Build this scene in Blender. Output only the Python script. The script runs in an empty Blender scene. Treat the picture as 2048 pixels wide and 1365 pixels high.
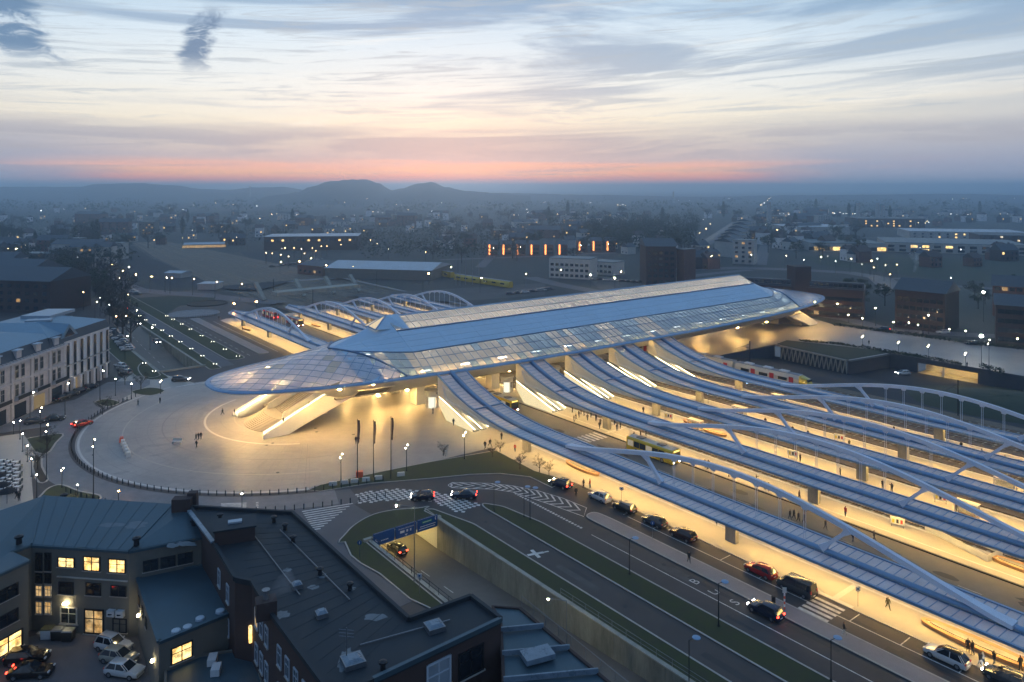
import bpy, bmesh, math, random
from mathutils import Vector, Matrix
from mathutils.geometry import tessellate_polygon
R = math.radians
random.seed(7)
sc = bpy.context.scene
COL = sc.collection

# ------------------------------------------------------------------ camera, sky, light, exposure
CAMH, FPX, HORY = 55.0, 1500.0, 375.0
cam_d = bpy.data.cameras.new('camera')
cam_d.sensor_width = 36.0
cam_d.lens = 36.0 * FPX / 2048.0
cam_d.shift_y = -(682.5 - HORY) / 2048.0
cam_d.clip_start = 1.0
cam_d.clip_end = 60000.0
cam = bpy.data.objects.new('camera', cam_d)
cam.location = (0, 0, CAMH)
cam.rotation_euler = (R(90), 0, 0)
COL.objects.link(cam)
sc.camera = cam

sc.view_settings.view_transform = 'Standard'
sc.view_settings.look = 'None'
sc.view_settings.exposure = 0.0
sc.view_settings.gamma = 1.0
cy = sc.cycles
cy.use_denoising = True
cy.use_adaptive_sampling = True
cy.adaptive_threshold = 0.02
cy.max_bounces = 5
cy.diffuse_bounces = 3
cy.glossy_bounces = 2
cy.transmission_bounces = 2
cy.transparent_max_bounces = 10
cy.volume_bounces = 2
cy.caustics_reflective = False
cy.caustics_refractive = False
cy.sample_clamp_indirect = 4.0
cy.sample_clamp_direct = 0.0

def lin(c):
    return tuple(((v / 255.0) / 12.92 if v / 255.0 <= 0.04045 else ((v / 255.0 + 0.055) / 1.055) ** 2.4) for v in c)

class NT:
    """tiny node helper"""
    def __init__(s, tree):
        s.t = tree; s.n = tree.nodes; s.l = tree.links
    def new(s, typ, **kw):
        n = s.n.new(typ)
        for k, v in kw.items(): setattr(n, k, v)
        return n
    def put(s, sock, v):
        if hasattr(v, 'is_output'): s.l.new(v, sock)
        else: sock.default_value = v
    def m(s, op, a, b=None, c=None, clamp=False):
        n = s.n.new('ShaderNodeMath'); n.operation = op; n.use_clamp = clamp
        s.put(n.inputs[0], a)
        if b is not None: s.put(n.inputs[1], b)
        if c is not None: s.put(n.inputs[2], c)
        return n.outputs[0]
    def ramp(s, f, stops, interp='LINEAR'):
        n = s.n.new('ShaderNodeValToRGB'); cr = n.color_ramp; cr.interpolation = interp
        while len(cr.elements) < len(stops): cr.elements.new(0.5)
        for e, (p, c) in zip(cr.elements, stops):
            e.position = p; e.color = (c[0], c[1], c[2], 1)
        s.put(n.inputs[0], f)
        return n.outputs[0]
    def mr(s, v, a, b, c=0.0, d=1.0, smooth=False):
        n = s.n.new('ShaderNodeMapRange')
        if smooth: n.interpolation_type = 'SMOOTHSTEP'
        s.put(n.inputs[0], v)
        for i, q in enumerate((a, b, c, d)): n.inputs[i + 1].default_value = q
        return n.outputs[0]
    def mix(s, f, a, b, mode='MIX'):
        n = s.n.new('ShaderNodeMix'); n.data_type = 'RGBA'; n.blend_type = mode
        s.put(n.inputs[0], f)
        for i, q in ((6, a), (7, b)):
            if hasattr(q, 'is_output'): s.l.new(q, n.inputs[i])
            else: n.inputs[i].default_value = (q[0], q[1], q[2], 1)
        return n.outputs[2]
    def noise(s, vec, scale=1.0, detail=4.0, rough=0.55, dist=0.0, dims='3D'):
        n = s.n.new('ShaderNodeTexNoise'); n.noise_dimensions = dims
        if vec is not None: s.l.new(vec, n.inputs['Vector'])
        n.inputs['Scale'].default_value = scale; n.inputs['Detail'].default_value = detail
        n.inputs['Roughness'].default_value = rough; n.inputs['Distortion'].default_value = dist
        return n.outputs[0]
    def xyz(s, x, y, z):
        n = s.n.new('ShaderNodeCombineXYZ')
        for i, q in enumerate((x, y, z)): s.put(n.inputs[i], q)
        return n.outputs[0]

# ---- dusk sky: gradient with elevation, warm towards the sunset, streaky cirrus, Nishita underneath
SUN_AZ = R(-5.0)          # measured from the view axis, + to the right
SUN_EL = R(1.0)
world = bpy.data.worlds.new('World'); sc.world = world
world.use_nodes = True
w = NT(world.node_tree)
w.n.clear()
tc = w.new('ShaderNodeTexCoord')
sx = w.new('ShaderNodeSeparateXYZ'); w.l.new(tc.outputs['Generated'], sx.inputs[0])
X, Y, Z = sx.outputs
hor = w.m('SQRT', w.m('ADD', w.m('MULTIPLY', X, X), w.m('MULTIPLY', Y, Y)))
hor = w.m('MAXIMUM', hor, 0.001)
te = w.m('MAXIMUM', w.m('DIVIDE', Z, hor), 0.0)
az = w.m('ARCTAN2', X, Y)
wv = w.noise(w.xyz(w.m('MULTIPLY', az, 3.2), w.m('MULTIPLY', te, 60.0), 17.0), 1.0, 6.0, 0.62, 0.8)
wv2 = w.noise(w.xyz(w.m('MULTIPLY', az, 1.6), w.m('MULTIPLY', te, 8.0), 23.0), 1.0, 3.0, 0.5, 0.3)
warp = w.m('ADD', w.m('MULTIPLY', w.m('SUBTRACT', wv, 0.5), 0.026), w.m('MULTIPLY', w.m('SUBTRACT', wv2, 0.5), 0.022))
tew = w.m('MAXIMUM', w.m('ADD', te, w.m('MULTIPLY', warp, w.mr(te, 0.0, 0.03, 0.25, 1.0))), 0.0)
f = w.m('DIVIDE', tew, w.m('ADD', tew, 0.25))
def tp(t): return t / (t + 0.25)
glow = w.ramp(f, [(0.0, lin((160, 168, 186))), (tp(.004), lin((206, 156, 158))), (tp(.011), lin((255, 158, 138))), (tp(.020), lin((255, 192, 150))),
                  (tp(.029), lin((244, 186, 166))), (tp(.038), lin((192, 182, 186))), (tp(.062), lin((198, 193, 190))),
                  (tp(.085), lin((236, 228, 210))), (tp(.13), lin((230, 232, 229))), (tp(.19), lin((212, 226, 236))),
                  (tp(.26), lin((176, 202, 224))), (tp(.6), lin((140, 178, 216))), (1.0, lin((116, 160, 208)))])
dull = w.ramp(f, [(0.0, lin((146, 160, 184))), (tp(.03), lin((152, 162, 184))), (tp(.06), lin((172, 176, 188))),
                  (tp(.1), lin((214, 210, 204))), (tp(.15), lin((194, 206, 218))), (tp(.26), lin((128, 168, 202))),
                  (tp(.6), lin((120, 162, 206))), (1.0, lin((114, 158, 206)))])
dotp = w.m('COSINE', w.m('SUBTRACT', az, SUN_AZ))
# the warm side fades out to the right and left of the sunset; low down it fades sooner
gm = w.mr(dotp, 0.70, 0.985, 0.0, 1.0, True)
gm2 = w.mr(w.m('ADD', dotp, w.m('MULTIPLY', w.m('SUBTRACT', wv, 0.5), 0.16)), 0.86, 0.95, 0.0, 1.0, True)
low = w.mr(te, 0.03, 0.09, 0.0, 1.0, True)
gmask = w.m('ADD', w.m('MULTIPLY', gm2, w.m('SUBTRACT', 1.0, low)), w.m('MULTIPLY', gm, low))
sky = w.mix(gmask, dull, glow)
# long streaks: azimuth against elevation, slightly tilted
tilt = w.m('ADD', te, w.m('MULTIPLY', w.m('MULTIPLY', az, w.mr(te, 0.02, 0.2, 0.2, 1.0)), -0.060))
sv = w.xyz(w.m('MULTIPLY', az, 2.6), w.m('MULTIPLY', tilt, 34.0), 0.0)
n1 = w.noise(sv, 1.0, 7.0, 0.60, 0.7)
sv2 = w.xyz(w.m('ADD', w.m('MULTIPLY', az, 1.5), 7.3), w.m('MULTIPLY', tilt, 15.0), 3.0)
n2 = w.noise(sv2, 1.0, 6.0, 0.58, 1.0)
hicl = w.mr(te, 0.055, 0.14, 0.0, 1.0, True)
ragt = w.mr(az, -0.25, 0.5, 0.0, 0.13)            # cloud deck thickens to the right
dark1 = w.m('MULTIPLY', w.mr(w.m('ADD', n2, ragt), 0.47, 0.61, 0.0, 1.0, True), w.m('MULTIPLY', hicl, 0.86))
sky = w.mix(dark1, sky, w.mix(w.mr(te, 0.08, 0.24), lin((176, 184, 194)), lin((128, 160, 192))))
sv4 = w.xyz(w.m('ADD', w.m('MULTIPLY', az, 5.0), 2.0), w.m('MULTIPLY', tilt, 80.0), 5.0)
n4 = w.noise(sv4, 1.0, 8.0, 0.66, 1.2)
sky = w.mix(w.m('MULTIPLY', w.mr(n4, 0.50, 0.64, 0.0, 1.0, True), w.mr(te, 0.05, 0.11, 0.0, 0.60)), sky, lin((168, 180, 192)))
band = w.m('MULTIPLY', w.mr(te, 0.030, 0.046, 0.0, 1.0, True), w.mr(te, 0.060, 0.088, 1.0, 0.0, True))
darkb = w.m('MULTIPLY', w.mr(n1, 0.40, 0.54, 0.0, 1.0, True), band)
sky = w.mix(w.m('MULTIPLY', darkb, 0.85), sky, lin((164, 166, 178)))
lowb = w.m('MULTIPLY', w.mr(te, 0.003, 0.012, 0.0, 1.0, True), w.mr(te, 0.028, 0.042, 1.0, 0.0, True))
sv3 = w.xyz(w.m('MULTIPLY', az, 4.0), w.m('MULTIPLY', tilt, 110.0), 9.0)
n3 = w.noise(sv3, 1.0, 5.0, 0.6, 0.5)
sky = w.mix(w.m('MULTIPLY', w.m('MULTIPLY', w.mr(n3, 0.5, 0.7, 0.0, 1.0, True), lowb), 0.65), sky, lin((176, 164, 176)))
light = w.m('MULTIPLY', w.mr(n1, 0.55, 0.75, 0.0, 1.0, True), w.m('MULTIPLY', w.mr(te, 0.05, 0.09, 0.0, 1.0, True), 0.4))
sky = w.mix(w.m('MULTIPLY', light, w.mr(te, 0.2, 0.35, 1.0, 0.3)), sky, lin((246, 243, 236)))
# two ragged dark cloud columns left of the sunset
def column(cx, pts, wid, cl, strength, seed):
    """wisp following pts [(te, az)], half width wid"""
    global sky
    n = w.new('ShaderNodeFloatCurve')
    cm = n.mapping; c = cm.curves[0]
    t0, t1 = pts[0][0], pts[-1][0]
    a0 = min(p[1] for p in pts) - 0.02; a1 = max(p[1] for p in pts) + 0.02
    while len(c.points) < len(pts): c.points.new(0.5, 0.5)
    for p, (tt, aa) in zip(c.points, pts): p.location = ((tt - t0) / (t1 - t0), (aa - a0) / (a1 - a0))
    cm.update()
    u = w.mr(te, t0, t1, 0.0, 1.0)
    w.l.new(u, n.inputs[1])
    ac = w.mr(n.outputs[0], 0.0, 1.0, a0, a1)
    nz = w.noise(w.xyz(w.m('MULTIPLY', az, 22.0), w.m('MULTIPLY', te, 46.0), seed), 1.0, 6.0, 0.66, 0.9)
    nzs = w.noise(w.xyz(w.m('MULTIPLY', az, 14.0), w.m('MULTIPLY', te, 64.0), seed + 4), 1.0, 5.0, 0.62, 0.5)
    d = w.m('ABSOLUTE', w.m('SUBTRACT', az, w.m('ADD', ac, w.m('MULTIPLY', w.m('SUBTRACT', nzs, 0.5), wid * 1.7))))
    m = w.mr(w.m('DIVIDE', d, wid), 0.45, 1.05, 1.0, 0.0, True)
    ends = w.m('MULTIPLY', w.mr(te, t0, t0 + 0.035, 0.0, 1.0, True), w.mr(te, t1 - 0.02, t1 + 0.012, 1.0, 0.0, True))
    k = w.m('MULTIPLY', w.m('MULTIPLY', m, ends), w.mr(nz, 0.36, 0.55, 0.12, 1.0, True))
    sky = w.mix(w.m('MULTIPLY', k, strength), sky, lin(cl))
column(0, [(.128, -.545), (.150, -.572), (.175, -.590), (.20, -.597), (.24, -.606), (.30, -.615)], .042, (98, 130, 164), 1.0, 1.0)
column(0, [(.132, -.388), (.150, -.400), (.175, -.398), (.200, -.388), (.222, -.372)], .021, (102, 130, 162), 1.0, 11.0)
ns = w.new('ShaderNodeTexSky', sky_type='NISHITA', sun_disc=False)
ns.sun_elevation = SUN_EL; ns.sun_rotation = SUN_AZ
# the sky opposite the sunset is darker
sky = w.mix(1.0, sky, w.mix(w.mr(dotp, -0.6, 0.7, 0.0, 1.0, True), (0.60, 0.69, 0.82), (1, 1, 1)), 'MULTIPLY')
sky = w.mix(1.0, sky, w.mix(1.0, ns.outputs[0], (0.02, 0.02, 0.02), 'MULTIPLY'), 'ADD')
# below the horizon (never seen, only reflected): dark ground
sky = w.mix(w.mr(Z, -0.02, 0.0, 1.0, 0.0), sky, lin((70, 82, 98)))
bg = w.new('ShaderNodeBackground'); w.l.new(sky, bg.inputs[0]); bg.inputs[1].default_value = 1.12
wo = w.new('ShaderNodeOutputWorld'); w.l.new(bg.outputs[0], wo.inputs[0])

sun_d = bpy.data.lights.new('sun', 'SUN'); sun_d.energy = 0.06; sun_d.angle = R(8); sun_d.color = (1.0, 0.72, 0.58)
sun = bpy.data.objects.new('sun', sun_d); COL.objects.link(sun)
HAZE = 4.2e-4
sdir = Vector((math.sin(SUN_AZ) * math.cos(R(3)), math.cos(SUN_AZ) * math.cos(R(3)), math.sin(R(3))))
sun.rotation_euler = (-sdir).to_track_quat('-Z', 'Y').to_euler()
sun.location = (0, 0, 200)

# ------------------------------------------------------------------ coordinates
E1 = (-0.6137, 0.7895)     # along the tracks, away from the viewer
E2 = (0.7895, 0.6137)      # along the gallery, across the tracks
def S(s, t, z=0.0):
    return Vector((E1[0] * s + E2[0] * t, E1[1] * s + E2[1] * t, z))
ANG_S = math.atan2(E1[1], E1[0])     # heading of +s
ANG_T = math.atan2(E2[1], E2[0])
def P(x, y, z=0.0):
    """survey: photograph position of a point whose height is known -> plan position"""
    d = FPX * (CAMH - z) / (y - HORY)
    return Vector(((x - 1024.0) * d / FPX, d, z))
def ST(v): return (E1[0] * v.x + E1[1] * v.y, E2[0] * v.x + E2[1] * v.y)

# ------------------------------------------------------------------ materials
MATS = {}
def mat(name, col, rough=0.7, metal=0.0, var=0.25, scale=0.6, bump=0.0, bscale=8.0, col2=None, spec=0.5, stretch=None, emit=None, estr=0.0, coat=0.0, detail=5.0):
    m = bpy.data.materials.new(name); m.use_nodes = True; MATS[name] = m
    t = NT(m.node_tree); b = t.n['Principled BSDF']
    b.inputs['Roughness'].default_value = rough; b.inputs['Metallic'].default_value = metal
    b.inputs['Specular IOR Level'].default_value = spec
    if coat: b.inputs['Coat Weight'].default_value = coat
    tcn = t.new('ShaderNodeNewGeometry')
    vec = tcn.outputs['Position']
    if stretch:
        mp = t.new('ShaderNodeMapping'); t.l.new(vec, mp.inputs[0]); mp.inputs['Scale'].default_value = stretch
        vec = mp.outputs[0]
    c2 = col2 if col2 else tuple(min(1, v * (1 - var)) for v in col)
    c1 = col if col2 else tuple(min(1, v * (1 + var * 0.6)) for v in col)
    nz = t.noise(vec, scale, detail, 0.62)
    nz = t.m('ADD', t.m('MULTIPLY', nz, 0.72), t.m('MULTIPLY', t.noise(vec, scale * 8.7, 4.0, 0.7), 0.28))
    c = t.mix(t.mr(nz, 0.32, 0.68), c2, c1)
    t.l.new(c, b.inputs['Base Color'])
    t.l.new(t.mr(nz, 0.3, 0.7, max(0.02, rough - 0.08), min(1, rough + 0.08)), b.inputs['Roughness'])
    if bump:
        bn = t.new('ShaderNodeBump'); bn.inputs['Strength'].default_value = bump; bn.inputs['Distance'].default_value = 0.05
        t.l.new(t.noise(vec, bscale, 4.0, 0.6), bn.inputs['Height']); t.l.new(bn.outputs[0], b.inputs['Normal'])
    if emit:
        b.inputs['Emission Color'].default_value = (*emit, 1); b.inputs['Emission Strength'].default_value = estr
    return m
def emis(name, col, strength, sample=True):
    m = bpy.data.materials.new(name); m.use_nodes = True; MATS[name] = m
    t = NT(m.node_tree); t.n.clear()
    e = t.new('ShaderNodeEmission'); e.inputs[0].default_value = (*col, 1); e.inputs[1].default_value = strength
    o = t.new('ShaderNodeOutputMaterial'); t.l.new(e.outputs[0], o.inputs[0])
    m.cycles.emission_sampling = 'FRONT_BACK' if sample else 'NONE'
    return m
def emis_var(name, col, strength, scale=1.1):
    m = emis(name, col, strength); t = NT(m.node_tree); e = [n for n in t.n if n.type == 'EMISSION'][0]; g = t.new('ShaderNodeNewGeometry')
    t.l.new(t.mr(t.noise(g.outputs['Position'], scale, 3, .7), 0.34, 0.66, strength * .3, strength * 1.5), e.inputs[1])
    t.l.new(t.mix(t.mr(t.noise(g.outputs['Position'], scale * .6, 2), 0.4, 0.6), (col[0], col[1] * .8, col[2] * .55), col), e.inputs[0])
    return m
def glass(name, tint, gloss_col=(1, 1, 1), trans=0.6, rough=0.08, body=None, body_amt=0.25, var=0.0):
    """thin pane: clear + reflection + a little milky body"""
    m = bpy.data.materials.new(name); m.use_nodes = True; MATS[name] = m
    t = NT(m.node_tree); t.n.clear()
    tr = t.new('ShaderNodeBsdfTransparent'); tr.inputs[0].default_value = (*tint, 1)
    gl = t.new('ShaderNodeBsdfGlossy'); gl.inputs[0].default_value = (*gloss_col, 1); gl.inputs[1].default_value = rough
    df = t.new('ShaderNodeBsdfDiffuse'); tl = t.new('ShaderNodeBsdfTranslucent')
    bc = body or (0.5, 0.5, 0.55)
    g = t.new('ShaderNodeNewGeometry')
    if var:
        cc = t.mix(t.mr(t.noise(g.outputs['Position'], 0.35, 3), 0.3, 0.7), tuple(v * (1 - var) for v in bc), bc)
        t.l.new(cc, df.inputs[0]); t.l.new(cc, tl.inputs[0])
    else:
        df.inputs[0].default_value = (*bc, 1); tl.inputs[0].default_value = (*bc, 1)
    a = t.new('ShaderNodeMixShader'); a.inputs[0].default_value = 0.5; t.l.new(df.outputs[0], a.inputs[1]); t.l.new(tl.outputs[0], a.inputs[2])
    b = t.new('ShaderNodeMixShader'); b.inputs[0].default_value = 1 - trans; t.l.new(tr.outputs[0], b.inputs[1]); t.l.new(a.outputs[0], b.inputs[2])
    dt = t.new('ShaderNodeVectorMath', operation='DOT_PRODUCT'); t.l.new(g.outputs['Incoming'], dt.inputs[0]); t.l.new(g.outputs['Normal'], dt.inputs[1])
    fres = t.m('ADD', t.m('MULTIPLY', t.m('POWER', t.m('SUBTRACT', 1.0, t.m('ABSOLUTE', dt.outputs['Value'])), 5.0), 0.9), 0.05, clamp=True)
    c = t.new('ShaderNodeMixShader'); t.l.new(fres, c.inputs[0]); t.l.new(b.outputs[0], c.inputs[1]); t.l.new(gl.outputs[0], c.inputs[2])
    o = t.new('ShaderNodeOutputMaterial'); t.l.new(c.outputs[0], o.inputs[0])
    return m

mat('asphalt', (0.066, 0.053, 0.049), 0.72, var=0.5, scale=0.10, bump=0.25, bscale=14)
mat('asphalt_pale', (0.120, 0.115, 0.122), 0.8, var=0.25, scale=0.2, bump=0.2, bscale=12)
mat('asphalt_bus', (0.15, 0.133, 0.115), 0.7, var=0.3, scale=0.15, bump=0.2, bscale=12)
mat('ground', (0.045, 0.052, 0.045), 0.95, var=0.6, scale=0.012, bump=0.0, col2=(0.030, 0.032, 0.032))
mat('stone', (0.30, 0.28, 0.265), 0.5, var=0.34, scale=0.07, bump=0.1, bscale=4)
mat('joint', (0.25, 0.235, 0.222), 0.6, var=0.2)
mat('grime', (0.25, 0.235, 0.22), 0.45, var=0.3, scale=0.5)
mat('stone_pale', (0.55, 0.53, 0.50), 0.6, var=0.12, scale=0.4)
mat('stone_warm', (0.40, 0.37, 0.33), 0.62, var=0.16, scale=0.12, bump=0.08)
mat('paver_grey', (0.20, 0.195, 0.20), 0.7, var=0.3, scale=0.5, bump=0.15)
mat('paver_pink', (0.27, 0.235, 0.225), 0.75, var=0.18, scale=0.3, bump=0.1)
mat('kerb', (0.42, 0.39, 0.35), 0.8, var=0.2, scale=0.8)
mat('grass', (0.050, 0.062, 0.016), 0.95, var=0.5, scale=0.5, bump=0.8, bscale=9, col2=(0.036, 0.036, 0.018))
mat('grass_far', (0.030, 0.044, 0.026), 0.95, var=0.4, scale=0.05)
mat('soil', (0.060, 0.045, 0.030), 0.95, var=0.4, scale=0.4, bump=0.5)
mat('paint', (0.66, 0.64, 0.60), 0.65, var=0.5, scale=1.2)
mat('concrete', (0.34, 0.33, 0.28), 0.85, var=0.35, scale=0.45, bump=0.15, stretch=(1, 1, 0.35))
mat('concrete_stained', (0.36, 0.35, 0.28), 0.9, scale=0.32, stretch=(1, 1, 0.22), col2=(0.11, 0.105, 0.08), detail=8)
mat('concrete_pale', (0.62, 0.60, 0.55), 0.55, var=0.08, scale=0.5)
mat('ballast', (0.17, 0.135, 0.10), 0.95, var=0.4, scale=0.6, bump=0.8, bscale=6)
mat('rail', (0.22, 0.18, 0.15), 0.4, metal=0.9, var=0.3, scale=1)
mat('blue_steel', (0.19, 0.31, 0.47), 0.38, metal=0.25, var=0.12, scale=0.25, spec=0.6)
mat('blue_roof', (0.46, 0.60, 0.72), 0.40, metal=0.0, var=0.10, scale=0.12, spec=0.5, stretch=(1, 1, 3))
mat('blue_dark', (0.075, 0.15, 0.27), 0.4, metal=0.3, var=0.15, scale=0.4)
mat('arch_white', (0.66, 0.68, 0.76), 0.42, var=0.08, scale=0.4, spec=0.5)
mat('cream', (0.72, 0.67, 0.57), 0.5, var=0.08, scale=0.25)
mat('white_wall', (0.78, 0.76, 0.70), 0.5, var=0.06, scale=0.5)
mat('dark_metal', (0.022, 0.022, 0.026), 0.5, metal=0.4, var=0.3)
mat('grey_metal', (0.22, 0.23, 0.25), 0.45, metal=0.7, var=0.2)
mat('white_metal', (0.60, 0.61, 0.62), 0.4, var=0.1)
mat('wood', (0.52, 0.30, 0.13), 0.55, var=0.25, scale=0.6, stretch=(1, 1, 6))
mat('black', (0.012, 0.012, 0.014), 0.5, var=0.3)
mat('rubber', (0.018, 0.018, 0.020), 0.8, var=0.2)
mat('red', (0.55, 0.035, 0.03), 0.5, var=0.15)
mat('orange_red', (0.75, 0.12, 0.05), 0.5, var=0.1)
mat('sign_blue', (0.012, 0.075, 0.24), 0.5, var=0.1)
mat('sign_white', (0.78, 0.78, 0.76), 0.5, var=0.05)
mat('sign_green', (0.05, 0.35, 0.10), 0.5, var=0.05)
mat('sign_yellow', (0.75, 0.60, 0.05), 0.5, var=0.05)
glass('canopy_glass', (0.90, 0.90, 0.92), trans=0.26, rough=0.2, body=(0.92, 0.90, 0.95), var=0.15)
glass('tip_glass', (0.85, 0.85, 0.88), trans=0.10, rough=0.2, body=(0.92, 0.88, 0.92), var=0.18)
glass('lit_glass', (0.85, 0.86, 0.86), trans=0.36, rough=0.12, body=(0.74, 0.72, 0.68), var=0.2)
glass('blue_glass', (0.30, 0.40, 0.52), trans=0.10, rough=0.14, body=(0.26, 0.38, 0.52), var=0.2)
glass('clear_glass', (0.88, 0.90, 0.90), trans=0.9, rough=0.03)
mat('window_dark', (0.015, 0.020, 0.028), 0.08, var=0.3, scale=0.3, spec=0.8)
WARM = (1.0, 0.62, 0.18)
emis('led', WARM, 84.0)
emis('led_soft', (1.0, 0.76, 0.42), 14.0)
emis('led_white', (1.0, 0.84, 0.50), 7.0)
glass('frosted', (0.95, 0.93, 0.88), trans=0.12, rough=0.3, body=(0.9, 0.88, 0.82))
emis('lamp_white', (1.0, 0.93, 0.80), 260.0)
emis('lamp_warm', (1.0, 0.66, 0.30), 160.0)
emis('lamp_orange', (1.0, 0.42, 0.12), 120.0)
emis('lamp_small', (1.0, 0.86, 0.62), 30.0)
emis('far_white', (0.95, 0.95, 0.95), 22.0, False)
emis('far_white_b', (1.0, 0.74, 0.42), 16.0, False)
emis('far_white_c', (0.95, 0.92, 0.88), 7.0, False)
emis('far_warm', (1.0, 0.60, 0.28), 26.0, False)
emis_var('window_lit', (1.0, 0.72, 0.30), 2.2)
emis_var('window_lit_dim', (1.0, 0.70, 0.34), 0.55)
emis_var('window_lit_white', (1.0, 0.93, 0.74), 1.5)
emis('tail_red', (1.0, 0.04, 0.02), 14.0)
emis('head_white', (1.0, 0.97, 0.90), 30.0)
emis('led_tunnel', (1.0, 0.76, 0.28), 75.0)
emis('led_hall', (1.0, 0.87, 0.66), 80.0)
emis('lit_panel', (1.0, 0.82, 0.46), 1.0)
emis('ridge_lit', (1.0, 0.80, 0.52), 0.85)
emis('rim_fill', (1.0, 0.61, 0.19), 70.0)
emis('root_fill', (1.0, 0.64, 0.20), 260.0)
emis('led_core', (1.0, 0.92, 0.70), 1.6)
emis('led_down', (1.0, 0.61, 0.19), 1000.0)
glass('ridge_glass', (0.9, 0.88, 0.84), trans=0.38, rough=0.14, body=(0.80, 0.72, 0.64), var=0.15)
def car_paint(n, c, r=0.22, m=0.2): return mat(n, c, r, metal=m, var=0.04, scale=0.4, coat=0.5)

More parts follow.
